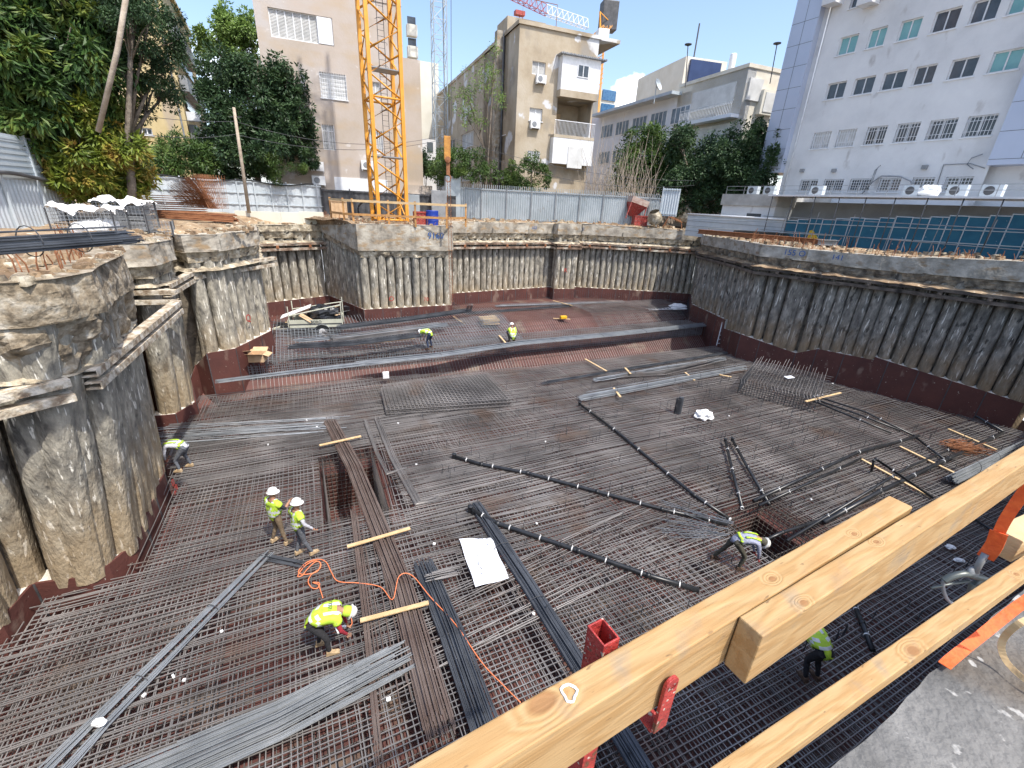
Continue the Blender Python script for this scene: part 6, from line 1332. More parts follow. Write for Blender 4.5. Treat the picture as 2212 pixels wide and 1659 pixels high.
for y in (-.16, Wt+.02):
    wc = b+e*1.75+nn*y-Vector((0, 0, .22)); m = MB(); m.lathe(wc, [(.2, 0), (.34, .0), (.37, .04), (.37, .14), (.34, .18), (.2, .18)], 24, axis=nn); wh = m.build('wheel', M['pipe'], root, smooth=False)
    m = MB(); m.lathe(wc-nn*.005, [(.05, 0), (.2, 0), (.2, .19), (.05, .19)], 18, axis=nn); m.build('rim', M['whitepaint'], wh)
m = MB(); wc = b+e*1.75-nn*.2-Vector((0, 0, .22)); m.grid(lambda a_, b_: wc+e*math.cos(math.pi*(.05+.9*a_))*.45+Vector((0, 0, math.sin(math.pi*(.05+.9*a_))*.45))+nn*b_*.24, 13, 2); m.build('mudguard', M['grey'], root)
m = MB(); m.tube([b+nn*.2-Vector((0, 0, .05)), b-e*1.3+nn*Wt/2-Vector((0, 0, .25))], .05, 6); m.tube([b+nn*(Wt-.2)-Vector((0, 0, .05)), b-e*1.3+nn*Wt/2-Vector((0, 0, .25)), b-e*1.7+nn*Wt/2-Vector((0, 0, .3))], .05, 6); m.build('drawbar', M['tr'], root)
m = MB(); m.tube([b-e*1.2+nn*Wt/2-Vector((0, 0, .5)), b-e*1.2+nn*Wt/2+Vector((0, 0, .25))], .035, 6); m.build('jockey_leg', M['grey'], root)
ld = b+e*Lt*.65+nn*Wt*.5+Vector((0, 0, .25)); m = MB(); m.grid(crum(ld, 1., .6, .55, 5), 20, 14); tag(m.build('rubbish_bags', M['pipe']), 'black rubbish bags heaped in the trailer', 'bags')
for i, (x, y, z, az_, tl, sx, sy, mt, lb, nm) in enumerate(((.9, .2, .75, 80, -.6, .75, .6, 'card', 'brown cardboard sheet hanging over the trailer side', 'cardboard_sheet'), (.3, .9, 1.0, 70, .35, 1.8, .9, 'white', 'white board sticking out at the front of the trailer', 'white_board'), (2.0, .9, 1.05, 60, .3, 1.5, .25, 'timber', 'plank lying on the black bags in the trailer', 'timber_board'), (2.4, .5, .95, 110, -.2, .8, .35, 'card', 'folded cardboard at the rear of the trailer load', 'cardboard_sheet'), (.6, 1.2, .95, 100, .2, .9, .5, 'card', 'cardboard sheet behind the white board in the trailer', 'cardboard_sheet'))):
    m = MB(); m.cbox(b+e*x+nn*y+Vector((0, 0, z-.2)), sx, sy, .025, az_, tl); tag(m.build(nm, M[mt]), lb, 'board')
for (txt, sc) in (('BORO', .22),):
    cu = bpy.data.curves.new('lettering', 'FONT'); cu.body = txt; cu.size = sc; cu.extrude = .004; cu.materials.append(M['darkgrey'])
    to = bpy.data.objects.new('lettering', cu); COL.objects.link(to); x_ = e; z_ = Vector((0, 0, 1)); y_ = -nn
    wp = b+e*1.15-nn*.065+Vector((0, 0, .3)); to = solid(to); to.parent = root; wp -= root.location
    to.matrix_local = Matrix(((x_.x, 0, y_.x, wp.x), (x_.y, 0, y_.y, wp.y), (x_.z, 1, 0, wp.z), (0, 0, 0, 1)))
c = G(800, 690, 1.0)
root = thing('wheelbarrow', G(762, 683, .95), 'dark wheelbarrow standing behind the trailer', 'wheelbarrow'); q = root.location; m = MB()
m.hexa([q+Vector(v) for v in ((-.3, -.2, .4), (.3, -.2, .4), (.3, .2, .4), (-.3, .2, .4), (-.5, -.35, .75), (.45, -.35, .75), (.45, .35, .75), (-.5, .35, .75))]); m.build('tray', M['darkgrey'], root)
m = MB(); m.tube([q+Vector((-.6, -.25, .35)), q+Vector((.9, -.3, .7))], .02, 5); m.tube([q+Vector((-.6, .25, .35)), q+Vector((.9, .3, .7))], .02, 5); m.tube([q+Vector((.3, -.25, .5)), q+Vector((.35, -.25, 0))], .02, 5); m.tube([q+Vector((.3, .25, .5)), q+Vector((.35, .25, 0))], .02, 5); m.build('frame', M['grey'], root)
m = MB(); m.lathe(q+Vector((-.65, -.05, .2)), [(.1, 0), (.2, 0), (.2, .1), (.1, .1)], 14, axis=Vector((0, 1, 0))); m.build('wheel', M['pipe'], root)
# spray-painted marks
def text_on(txt, p, n, sz, mt, lab, parent=None):
    cu = bpy.data.curves.new('sprayed_mark', 'FONT'); cu.body = txt; cu.size = sz; cu.extrude = .003; cu.materials.append(M[mt]); to = bpy.data.objects.new('sprayed_mark', cu); COL.objects.link(to)
    to = solid(to); n = Vector(n).normalized(); x_ = Vector((0, 0, 1)).cross(n).normalized(); to.matrix_world = Matrix(((x_.x, 0, n.x, p.x), (x_.y, 0, n.y, p.y), (0, 1, 0, p.z), (0, 0, 0, 1))); tag(to, lab, 'painted mark')
M['mblue'] = MAT('blue_spray', [(.03, .10, .30)], rough=.8); M['mred'] = MAT('red_spray', [(.40, .03, .02)], rough=.8)
def mark(i, t, z, txt, sz, mt, lab, off=.2):
    a_, b_ = PV[i][0], PV[i+1][0]; d = (b_-a_).normalized(); n = Vector((d.y, -d.x, 0)); p = a_.lerp(b_, t)+PV[i][4]+n*off; text_on(txt, Vector((p.x, p.y, z)), n, sz, mt, lab)
mark(18, .72, 6.5, '9160', .55, 'mblue', 'blue sprayed number on the concrete box under the crane', .16); mark(23, .12, 6.95, '39 160', .4, 'mblue', 'blue sprayed number at the left end of the far right capping beam', .17); mark(23, .55, 6.9, '160', .4, 'mblue', 'blue sprayed number in the middle of the far right capping beam', .17); mark(23, .75, 6.7, '155', .35, 'mblue', 'smaller blue sprayed number lower on the far right capping beam', .17)
mark(21-1, .75, 6.95, '152', .35, 'mblue', 'blue sprayed number on the straight far capping beam', .17); mark(31, .5, 6.85, '155 O', .45, 'mblue', 'blue sprayed number and ring on the shaded capping beam above the ladder', .17); mark(33, .3, 6.85, '141', .4, 'mblue', 'blue sprayed number on the shaded capping beam near the yellow skip', .17)
mark(18, .27, 2.4, 'O', .45, 'mred', 'red sprayed ring low on the crane box piles', .03); mark(18, .66, 2.3, '70', .35, 'mred', 'red sprayed digits low on the crane box piles', .03); mark(14, .35, 2.9, 'Q', .5, 'mred', 'red sprayed mark on the second left wall beside the boxes', .03); mark(22, .4, 3.4, 'R', .5, 'mred', 'red sprayed mark on the projecting far pile', .03); mark(6, .05, 1.2, 'O', .3, 'mred', 'red sprayed ring on the nearest left piles', .12); mark(6, .05, .95, 'n70', .25, 'mred', 'red sprayed letters under the ring on the nearest left piles', .12)
# ---------------- people ----------------
random.seed(5)
M['lime'] = MAT('hi_vis_lime', [(.36, .56, .04), (.54, .76, .06)], 7, .7, spots=[((.30, .33, .10), 9, .62, .08, (1, 1, 1))])
M['silver'] = MAT('reflective_tape', [(.55, .58, .58), (.75, .78, .78)], 9, .4)
M['hat'] = MAT('hard_hat_white', [(.74, .73, .70), (.84, .83, .80)], 12, .35, spots=[((.5, .48, .44), 22, .66, .05, (1, 1, 1))])
M['boot'] = MAT('tan_boot', [(.36, .25, .14), (.50, .37, .22)], 12, .85)
M['boot2'] = MAT('dark_boot', [(.10, .06, .04)], rough=.85)
def cloth(n, c): M[n] = MAT(n, [tuple(x*.75 for x in c), c], 14, .9, .4, 20); return M[n]
cloth('cl_white', (.62, .62, .66)); cloth('cl_black', (.03, .03, .035)); cloth('cl_grey', (.13, .14, .16)); cloth('cl_khaki', (.22, .16, .10)); cloth('cl_red', (.42, .03, .05)); cloth('cl_navy', (.03, .045, .09)); cloth('cl_olive', (.085, .08, .06)); cloth('cl_lilac', (.36, .38, .50)); cloth('cl_lgrey', (.48, .48, .52)); cloth('glove_red', (.30, .03, .03)); cloth('cl_blue', (.03, .08, .26))
def mirror(p): return (-p[0], p[1], p[2])
POSE = {
 'stand': dict(pel=(0,0,.96), wai=(0,.0,1.1), che=(0,.02,1.32), nek=(0,.01,1.49), hd0=(0,.03,1.56), hd1=(0,.05,1.70), sh=(.19,0,1.42), el=(.26,-.05,1.15), wr=(.24,.12,.96), hip=(.10,0,.92), kn=(.12,.03,.5), an=(.14,-.02,.10), face=(0,1,0)),
 'bend': dict(pel=(0,-.22,.90), wai=(0,-.06,.97), che=(0,.16,1.01), nek=(0,.36,.98), hd0=(0,.42,.95), hd1=(0,.55,.88), sh=(.19,.28,.99), el=(.24,.34,.70), wr=(.14,.42,.46), hip=(.10,-.20,.86), kn=(.13,-.04,.47), an=(.14,-.16,.10), face=(0,.3,-1)),
 'squat': dict(pel=(0,-.14,.30), wai=(0,-.10,.44), che=(0,.0,.66), nek=(0,.09,.83), hd0=(0,.11,.90), hd1=(0,.16,1.03), sh=(.19,.06,.76), el=(.25,.24,.55), wr=(.15,.42,.42), hip=(.11,-.12,.28), kn=(.20,.24,.46), an=(.16,.0,.09), face=(0,1,-.4)),
}
def person(foot, az, pose, shirt, trous, lab, sleeve=None, hand='skin', boots='boot', over=None, hat='hat', vest=True, bands=2, txt=None, asym=None, scale=1.0, hood=None, thin=False):
    J = dict(POSE[pose]); 
    L_ = {k: mirror(J[k]) for k in ('sh', 'el', 'wr', 'hip', 'kn', 'an')}; R__ = {k: J[k] for k in ('sh', 'el', 'wr', 'hip', 'kn', 'an')}
    if asym:
        for k, v in asym.items():
            if k[:2] == 'l_': L_[k[2:]] = v
            elif k[:2] == 'r_': R__[k[2:]] = v
            else: J[k] = v
    fw, rt_ = azv(az), azv(az+90); foot = Vector(foot)
    W = lambda p: foot+(rt_*p[0]+fw*p[1]+Vector((0, 0, p[2])))*scale
    root = thing('person', foot, lab, 'person')
    # skeleton graph
    V = []; E = []; Rd = []; seg = []
    def v(p, r): V.append(W(p)); Rd.append(r); return len(V)-1
    def e(a, b, tag_): E.append((a, b)); seg.append((a, b, tag_))
    mid = lambda a, b, t: tuple(a[i]+(b[i]-a[i])*t for i in range(3))
    pel = v(J['pel'], (.165, .135)); wai = v(J['wai'], (.165, .13)); che = v(J['che'], (.19, .145)); nk = v(J['nek'], (.062, .062)); h0 = v(J['hd0'], (.075, .08)); h1 = v(J['hd1'], (.088, .10))
    e(pel, wai, 'torso'); e(wai, che, 'torso'); e(che, nk, 'neck'); e(nk, h0, 'skin'); e(h0, h1, 'skin')
    hands = []
    for D in (L_, R__):
        s = v(D['sh'], (.068, .068)); el = v(D['el'], (.046, .046)); fm = v(mid(D['el'], D['wr'], .35), (.044, .044)); w_ = v(D['wr'], (.029, .029)); d = Vector(D['wr'])-Vector(D['el']); d.normalize(); hp = tuple(Vector(D['wr'])+d*.085); h = v(hp, (.036, .022))
        e(che, s, 'torso'); e(s, el, 'upper'); e(el, fm, 'fore'); e(fm, w_, 'fore'); e(w_, h, 'hand'); hands.append((Vector(D['wr']), Vector(hp), d))
        hi = v(D['hip'], (.10, .10)); kt = v(mid(D['hip'], D['kn'], .5), (.085, .085)); kn = v(D['kn'], (.062, .062)); cf = v(mid(D['kn'], D['an'], .3), (.060, .060)); an = v(D['an'], (.045, .045)); e(pel, hi, 'leg'); e(hi, kt, 'leg'); e(kt, kn, 'leg'); e(kn, cf, 'leg'); e(cf, an, 'leg')
        tdir = Vector((0, 1, 0)); tp = tuple(Vector(D['an'])+Vector((0, .13, -.05))); to_ = v(tp, (.035, .03)); e(an, to_, 'foot')
    me = bpy.data.meshes.new('b'); me.from_pydata([tuple(p) for p in V], E, []); o = bpy.data.objects.new('b', me); COL.objects.link(o)
    sk = o.modifiers.new('s', 'SKIN'); sk.use_smooth_shade = True; o.modifiers.new('u', 'SUBSURF').levels = 2; lay = me.skin_vertices[0].data if me.skin_vertices else None
    if lay is None: bm = bmesh.new(); bm.from_mesh(me); bm.verts.layers.skin.verify(); bm.to_mesh(me); bm.free(); lay = me.skin_vertices[0].data
    for i, r in enumerate(Rd): lay[i].radius = (r[0]*scale, r[1]*scale); lay[i].use_root = (i == 0)
    bpy.context.view_layer.update(); ev = o.evaluated_get(bpy.context.evaluated_depsgraph_get()); bm_ = bpy.data.meshes.new_from_object(ev); bpy.data.objects.remove(o)
    mats = {'torso': 0, 'neck': 0, 'upper': 2, 'fore': 3, 'hand': 4, 'skin': 5, 'leg': 1, 'foot': 6}
    vs = [vv.co+vv.normal*(.010*noise.noise(vv.co*16)+.005*noise.noise(vv.co*40)) for vv in bm_.vertices]; fs = [tuple(p.vertices) for p in bm_.polygons]; mi = []; torso = []
    for p in bm_.polygons:
        c = p.center; best = (9, None, 0)
        for a, b, tg in seg:
            A_, B_ = V[a], V[b]; d = B_-A_; t = max(0, min(1, (c-A_).dot(d)/max(1e-9, d.length_squared))); q = (c-(A_+d*t)).length-.5*(Rd[a][0]+Rd[b][0])
            if q < best[0]: best = (q, tg, t, a, b)
        tg = best[1]; mi.append(mats['skin' if tg == 'neck' and best[2] > .6 else tg]); torso.append(tg in ('torso', 'neck') and (tg != 'neck' or best[2] < .55) or (tg == 'upper' and best[2] < .12))
    m = MB(); m.v = [tuple(x) for x in vs]; m.f = list(fs); m.m = list(mi)
    # fingers and thumb
    for wr, hp, d in hands:
        side = d.cross(Vector((0, 1, 0))); side = side.normalized() if side.length > .1 else Vector((1, 0, 0)); cu = side.cross(d).normalized()
        for k in range(4):
            b0 = hp+side*(.021*(k-1.5))+d*.0; ln = (.07, .08, .075, .058)[k]; m.mi = 4; m.tube([W(b0), W(b0+d*ln*.45+cu*.008), W(b0+d*ln*.8+cu*.03), W(b0+d*ln*.85+cu*.05)], .009, 5, r2=.006)
        b0 = wr+d*.035+side*.032; m.tube([W(b0), W(b0+side*.03+d*.025), W(b0+side*.03+d*.055+cu*.02)], .010, 5, r2=.007)
    # nose and ears
    hd = (Vector(J['hd1'])-Vector(J['hd0'])).normalized(); f_ = Vector(J['face']).normalized(); f_ = (f_-hd*f_.dot(hd)).normalized(); hc = Vector(J['hd0']).lerp(Vector(J['hd1']), .5); sd_ = hd.cross(f_)
    m.mi = 5; m.tube([W(hc+f_*.075+hd*.03), W(hc+f_*.115)], .012, 5); m.tube([W(hc-sd_*.08), W(hc-sd_*.10+hd*.03)], .016, 5); m.tube([W(hc+sd_*.08), W(hc+sd_*.10+hd*.03)], .016, 5)
    sl = sleeve or shirt
    body = m.build('body', [M[shirt], M[trous], M[shirt], M[sl], M[hand], M['skin'], M[boots]], root, smooth=True)
    # boots
    for D in (L_, R__):
        an = Vector(D['an']); m = MB(); c = an
        pr = [(-.07, .0), (-.05, .10), (.03, .12), (.08, .07), (.17, .055), (.2, .02), (.19, .0)]
        n = len(pr); z0 = c.z-.10; lft = [W((c.x-.048, c.y+a, z0+b)) for a, b in pr]; rgt = [W((c.x+.048, c.y+a, z0+b)) for a, b in pr]
        m.add(lft+rgt, [tuple(range(n)), tuple(range(2*n-1, n-1, -1))]+[(i, n+i, n+(i+1) % n, (i+1) % n) for i in range(n)]); m.build('boot', M[boots], root, bevel=.012)
    # vest: torso faces pushed outward
    if vest:
        nv = [vv.normal.copy() for vv in bm_.vertices]; m = MB(); used = {}
        A_, B_ = V[pel], V[che]; ax = (B_-A_).normalized(); Lx = (B_-A_).length
        for p, tf in zip(bm_.polygons, torso):
            if not tf: continue
            t = (p.center-A_).dot(ax)/Lx
            if t < -.3: continue
            idx = []
            for i in p.vertices:
                if i not in used: used[i] = len(m.v); m.v.append(tuple(vs[i]+nv[i]*(.03+.016*noise.noise(vs[i]*14)+.008*noise.noise(vs[i]*34))*scale))
                idx.append(used[i])
            band = any(abs(t-q) < .075 for q in ((.18, .55) if bands == 2 else (.3,)))
            side_ = abs((p.center-A_).dot(rt_)); strap = t > .8 and .075 < side_ < .12
            if thin and not (band or (t > .5 and .05 < side_ < .13)): continue
            m.f.append(tuple(idx)); m.m.append(0 if thin else 1 if band or strap else 0)
        vo = m.build('vest', [M['lime'], M['silver']], root, smooth=True); vo.modifiers.new('t', 'SOLIDIFY').thickness = .008
        if txt:
            cu = bpy.data.curves.new('vest_lettering', 'FONT'); cu.body = txt; cu.size = .12; cu.extrude = .003; cu.align_x = 'CENTER'; cu.materials.append(M['cl_black'] if True else None); to = bpy.data.objects.new('vest_lettering', cu); COL.objects.link(to); to = solid(to)
            up = (V[nk]-V[wai]).normalized(); bk = -(fw if pose == 'stand' or pose == 'squat' else fw*.2-Vector((0, 0, 1))); bk = (bk-up*bk.dot(up)).normalized(); x_ = up.cross(bk).normalized(); wp = V[che]+up*.0+bk*(.168*scale)-root.location; to.parent = root
            to.matrix_local = Matrix(((x_.x, up.x, bk.x, wp.x), (x_.y, up.y, bk.y, wp.y), (x_.z, up.z, bk.z, wp.z), (0, 0, 0, 1)))
    # hard hat
    c = Vector(J['hd1'])-hd*.01; ax = (rt_*hd.x+fw*hd.y+Vector((0, 0, hd.z))).normalized(); ff = (rt_*f_.x+fw*f_.y+Vector((0, 0, f_.z))).normalized(); m = MB()
    m.lathe(W(c), [(.142, -.012), (.15, .0), (.125, .006), (.122, .04), (.105, .085), (.07, .115), (.02, .128)], 20, axis=ax)
    m.lathe(W(c)+ff*.03, [(.13, -.01), (.155, -.004), (.13, .004)], 16, axis=ax); sd2 = ax.cross(ff)
    m.tube([W(c)+ff*math.cos(t)*.125+ax*(math.sin(t)*.118+.008) for t in [k*math.pi/8+.1 for k in range(8)]], .014, 6); m.build('hard_hat', M[hat], root, smooth=True)
    if hood:
        m = MB(); m.lathe(W(hc)-ax*.10*scale, [(.085, 0), (.108, .05), (.112, .12), (.10, .16)], 14, axis=ax); m.build('neck_cloth', M[hood], root, smooth=True)
    return root
V2 = lambda x, y: (553.1+x*.25, 1023.2+y*.25)
person(G(398, 1012, .04), 262, 'bend', 'cl_white', 'cl_grey', 'person in white long sleeves and thin lime vest bending at the left skirting', sleeve='cl_lgrey', boots='boot', hood='cl_grey', bands=1, thin=True, asym=dict(l_kn=(-.16, .12, .42), l_an=(-.2, .02, .10)))
person(G(606, 1172, .04), 28, 'stand', 'cl_black', 'cl_khaki', 'left one of two standing workers, brown trousers, white helmet and lime vest', sleeve='skin', txt='\u05d4\u05e0\u05d4', asym=dict(r_el=(.30, .12, 1.22), r_wr=(.20, .32, 1.26), l_an=(-.2, -.08, .10), r_an=(.2, .05, .10)), scale=.98)
person(G(655, 1197, .04), 40, 'stand', 'cl_lgrey', 'cl_grey', 'right one of two standing workers, grey trousers, grey sleeves and lime vest', txt='\u05d7\u05e0\u05d4', asym=dict(r_el=(.36, .02, 1.22), r_wr=(.42, .18, 1.02), r_an=(.18, .16, .10), l_an=(-.12, -.1, .10)), scale=.98)
person(G(706, 1402, .04), 70, 'bend', 'cl_red', 'cl_black', 'person in red shirt and lime vest bending over a cable plug', boots='boot', txt='\u05d7\u05e0\u05d4', hood='lime', asym=dict(r_kn=(.14, .05, .48), r_an=(.14, .06, .10), l_kn=(-.14, -.05, .47)), scale=1.03)
person(G(925, 752, .84), 300, 'bend', 'cl_white', 'cl_navy', 'person in dark jeans and lime vest bending on the ledge', boots='boot2', asym=dict(r_an=(.2, -.1, .10), l_an=(-.2, -.2, .1)), scale=1.03)
person(G(1106, 738, .84), 335, 'squat', 'cl_blue', 'cl_olive', 'person in blue sleeves and lime vest crouching on the ledge', boots='boot2', txt='\u05d7\u05e0\u05d4', scale=1.05)
person(G(1590, 1222, .04), 95, 'bend', 'cl_lilac', 'cl_olive', 'person with red gloves and grey-blue shirt bending beside the dark right sump', boots='boot2', hand='glove_red', hood='cl_olive', bands=1, thin=True, asym=dict(l_kn=(-.14, -.32, .52), l_an=(-.16, -.58, .12), r_kn=(.14, .08, .46), r_an=(.14, .0, .10)))
person(G(1738, 1452, .04), 352, 'bend', 'cl_black', 'cl_black', 'person in lime vest and black trousers mostly hidden below the timber rail', boots='boot2', scale=1.0)
# ---------------- foreground guard rail, platform ----------------
def wood(name, base, knots, seed):
    m = bpy.data.materials.new(name); m.use_nodes = True; t = m.node_tree; b = t.nodes['Principled BSDF']; b.inputs['Roughness'].default_value = .68; b.inputs['Specular IOR Level'].default_value = .3; l = t.links.new
    c = N(t, 'ShaderNodeTexCoord'); mp = N(t, 'ShaderNodeMapping'); mp.inputs['Scale'].default_value = (.9, 5, 5); mp.inputs['Location'].default_value = (seed, seed*1.7, .3); l(c.outputs['Object'], mp.inputs[0])
    nz = N(t, 'ShaderNodeTexNoise'); nz.inputs['Scale'].default_value = 2.2; nz.inputs['Detail'].default_value = 4; l(mp.outputs[0], nz.inputs[0])
    val = nz.outputs[0]; kd = None
    for (kx, ky, kz, kr) in knots:
        vm = N(t, 'ShaderNodeVectorMath', operation='SUBTRACT'); vm.inputs[1].default_value = (kx, ky, kz); l(c.outputs['Object'], vm.inputs[0])
        vs_ = N(t, 'ShaderNodeVectorMath', operation='MULTIPLY'); vs_.inputs[1].default_value = (.62, 1.1, 1.1); l(vm.outputs[0], vs_.inputs[0]); ln = N(t, 'ShaderNodeVectorMath', operation='LENGTH'); l(vs_.outputs[0], ln.inputs[0])
        mr = N(t, 'ShaderNodeMapRange'); mr.interpolation_type = 'SMOOTHSTEP'; mr.inputs[1].default_value = kr*3.2; mr.inputs[2].default_value = 0; mr.inputs[3].default_value = 0; mr.inputs[4].default_value = .42; l(ln.outputs[1], mr.inputs[0])
        ad = N(t, 'ShaderNodeMath', operation='ADD'); l(val, ad.inputs[0]); l(mr.outputs[0], ad.inputs[1]); val = ad.outputs[0]
        m2 = N(t, 'ShaderNodeMapRange'); m2.inputs[1].default_value = kr*1.15; m2.inputs[2].default_value = kr*.75; l(ln.outputs[1], m2.inputs[0])
        if kd is None: kd = m2.outputs[0]
        else: mxn = N(t, 'ShaderNodeMath', operation='MAXIMUM'); l(kd, mxn.inputs[0]); l(m2.outputs[0], mxn.inputs[1]); kd = mxn.outputs[0]
    ml = N(t, 'ShaderNodeMath', operation='MULTIPLY'); ml.inputs[1].default_value = 46; l(val, ml.inputs[0]); sn = N(t, 'ShaderNodeMath', operation='SINE'); l(ml.outputs[0], sn.inputs[0])
    mr = N(t, 'ShaderNodeMapRange'); mr.inputs[1].default_value = -1; mr.inputs[2].default_value = 1; l(sn.outputs[0], mr.inputs[0])
    fn_ = N(t, 'ShaderNodeMapping'); fn_.inputs['Scale'].default_value = (3, 90, 90); l(c.outputs['Object'], fn_.inputs[0]); f2 = N(t, 'ShaderNodeTexNoise'); f2.inputs['Scale'].default_value = 2; f2.inputs['Detail'].default_value = 3; l(fn_.outputs[0], f2.inputs[0])
    mix1 = N(t, 'ShaderNodeMixRGB'); mix1.inputs[1].default_value = (*base, 1); mix1.inputs[2].default_value = (base[0]*.80, base[1]*.69, base[2]*.55, 1)
    q = N(t, 'ShaderNodeMath', operation='MULTIPLY'); l(mr.outputs[0], q.inputs[0]); q.inputs[1].default_value = .58; a2 = N(t, 'ShaderNodeMath', operation='MULTIPLY'); l(f2.outputs[0], a2.inputs[0]); a2.inputs[1].default_value = .8; a3 = N(t, 'ShaderNodeMath', operation='ADD'); l(q.outputs[0], a3.inputs[0]); l(a2.outputs[0], a3.inputs[1]); a4 = N(t, 'ShaderNodeMath', operation='SUBTRACT'); a4.use_clamp = True; l(a3.outputs[0], a4.inputs[0]); a4.inputs[1].default_value = .25; l(a4.outputs[0], mix1.inputs[0])
    col = mix1.outputs[0]
    # dents, nail holes and grime
    vo_ = N(t, 'ShaderNodeTexNoise'); vo_.inputs['Scale'].default_value = 70; vo_.inputs['Detail'].default_value = 2; mv = N(t, 'ShaderNodeMapping'); mv.inputs['Scale'].default_value = (.25, 1, 1); l(c.outputs['Object'], mv.inputs[0]); l(mv.outputs[0], vo_.inputs[0]); vr = N(t, 'ShaderNodeMapRange'); vr.inputs[1].default_value = .70; vr.inputs[2].default_value = .74; vr.inputs[4].default_value = .8; l(vo_.outputs[0], vr.inputs[0])
    mg = N(t, 'ShaderNodeMixRGB'); mg.inputs[2].default_value = (.16, .10, .05, 1); l(vr.outputs[0], mg.inputs[0]); l(col, mg.inputs[1]); col = mg.outputs[0]
    g2 = N(t, 'ShaderNodeTexNoise'); g2.inputs['Scale'].default_value = 11; g2.inputs['Detail'].default_value = 8; l(c.outputs['Object'], g2.inputs[0]); gr = N(t, 'ShaderNodeMapRange'); gr.inputs[1].default_value = .58; gr.inputs[2].default_value = .78; gr.inputs[4].default_value = .62; l(g2.outputs[0], gr.inputs[0])
    mh = N(t, 'ShaderNodeMixRGB'); mh.inputs[2].default_value = (.22, .20, .17, 1); l(gr.outputs[0], mh.inputs[0]); l(col, mh.inputs[1]); col = mh.outputs[0]
    # broad stains
    st = N(t, 'ShaderNodeTexNoise'); st.inputs['Scale'].default_value = 5; st.inputs['Detail'].default_value = 5; l(c.outputs['Object'], st.inputs[0]); sr_ = N(t, 'ShaderNodeMapRange'); sr_.inputs[1].default_value = .56; sr_.inputs[2].default_value = .75; sr_.inputs[4].default_value = .45; l(st.outputs[0], sr_.inputs[0])
    ms = N(t, 'ShaderNodeMixRGB'); ms.inputs[2].default_value = (.42, .24, .10, 1); l(sr_.outputs[0], ms.inputs[0]); l(col, ms.inputs[1]); col = ms.outputs[0]
    if kd is not None: mk = N(t, 'ShaderNodeMixRGB'); mk.inputs[2].default_value = (.26, .12, .045, 1); q = N(t, 'ShaderNodeMath', operation='MULTIPLY'); q.inputs[1].default_value = .75; l(kd, q.inputs[0]); l(q.outputs[0], mk.inputs[0]); l(col, mk.inputs[1]); col = mk.outputs[0]
    l(col, b.inputs['Base Color']); bp = N(t, 'ShaderNodeBump'); bp.inputs['Strength'].default_value = .35; bp.inputs['Distance'].default_value = .004; l(a3.outputs[0], bp.inputs['Height']); l(bp.outputs[0], b.inputs['Normal'])
    return m
def beam(b0, b1, f0, d, thick, e0, e1, lab, knots, seed, name='timber_beam', wd=None, end=None, rough=.0012, base=(.45, .30, .145)):
    """back edge through photo points b0,b1 and a front-edge point f0, top at d below the eye; e0,e1 = metres past b0/b1"""
    z = CAMZ-d; p, q, f = G(*b0, z), G(*b1, z), G(*f0, z); x = (q-p).normalized(); y = Vector((x.y, -x.x, 0)); w_ = (f-p).dot(y) if wd is None else wd
    L_ = (q-p).length; fr = Matrix(((x.x, -y.x, 0, p.x), (x.y, -y.y, 0, p.y), (0, 0, 1, p.z), (0, 0, 0, 1))); m = MB(); n = int((L_+e0+e1)/.03)
    prof = [(0, 0)]+[(.25*k, 0) for k in range(1, 4)]+[(1, 0), (1, -.33), (1, -.67), (1, -1), (.5, -1), (0, -1), (0, -.5)]
    vs = []; K = len(prof)
    for i in range(n+1):
        a_ = -e0+(L_+e0+e1)*i/n
        for (u, v_) in prof:
            P_ = p+x*a_+y*w_*u+Vector((0, 0, thick*v_)); j = noise.noise(Vector((a_*1.5, u*3+seed, v_*3)))*rough*2
            P_ += y*j*(1 if u > .5 else -1)+Vector((0, 0, noise.noise(Vector((a_*9, seed, u*4+v_)))*rough)); vs.append(P_)
    fs = [(i*K+k, i*K+(k+1) % K, (i+1)*K+(k+1) % K, (i+1)*K+k) for i in range(n) for k in range(K)]; fs += [tuple(range(K-1, -1, -1)), tuple(n*K+k for k in range(K))]
    m.add(vs, fs); o = m.build(name, wood('sawn_pine', base, knots, seed), None, frame=fr, bevel=.003); bm = bmesh.new(); bm.from_mesh(o.data); bmesh.ops.recalc_face_normals(bm, faces=bm.faces); bm.to_mesh(o.data); bm.free()
    tag(o, lab, 'timber'); return o, p, x, y, w_, L_
DA = .70
def kn(beamargs, d, pix, r, face='top'):
    b0, b1, f0 = beamargs; z = CAMZ-d; p, q = G(*b0, z), G(*b1, z); x = (q-p).normalized(); y = Vector((x.y, -x.x, 0)); out = []
    for (u, v), rr in zip(pix, r): g = G(u, v, z)-p; out.append((g.dot(x), -g.dot(y), 0 if face == 'top' else -.05, rr))
    return out
bA = ((1181, 1488), (1907, 1077), (1597, 1331)); kA = kn(bA, DA, [(1172, 1518), (1845, 1253-100), (1668, 1250)], [.016, .006, .007])
oA, pA, xA, yA, wA, LA = beam(*bA, DA, .125, 1.6, .035, 'long new pine guard rail running from the bottom edge to its free end at centre right', kA, 1.3)
bB = ((1597, 1331), (2212, 962), (1652, 1373)); kB = kn(bB, DA, [(1735, 1302), (1892, 1172)], [.007, .006])
oB, pB, xB, yB, wB, LB_ = beam(*bB, DA-.006, .13, 0, 1.5, 'second new pine guard rail overlapping in front, its square end grain facing left', kB, 4.1)
bC = ((1825, 1461), (2212, 1198), (1825, 1534)); kC = kn(bC, 1.2, [(1972, 1405), (2195, 1240)], [.016, .008])
oC, pC, xC, yC, wC, LC = beam(*bC, 1.2, .05, 1.2, 1.5, 'lower pine mid rail along the concrete edge at the bottom right', kC, 7.7)
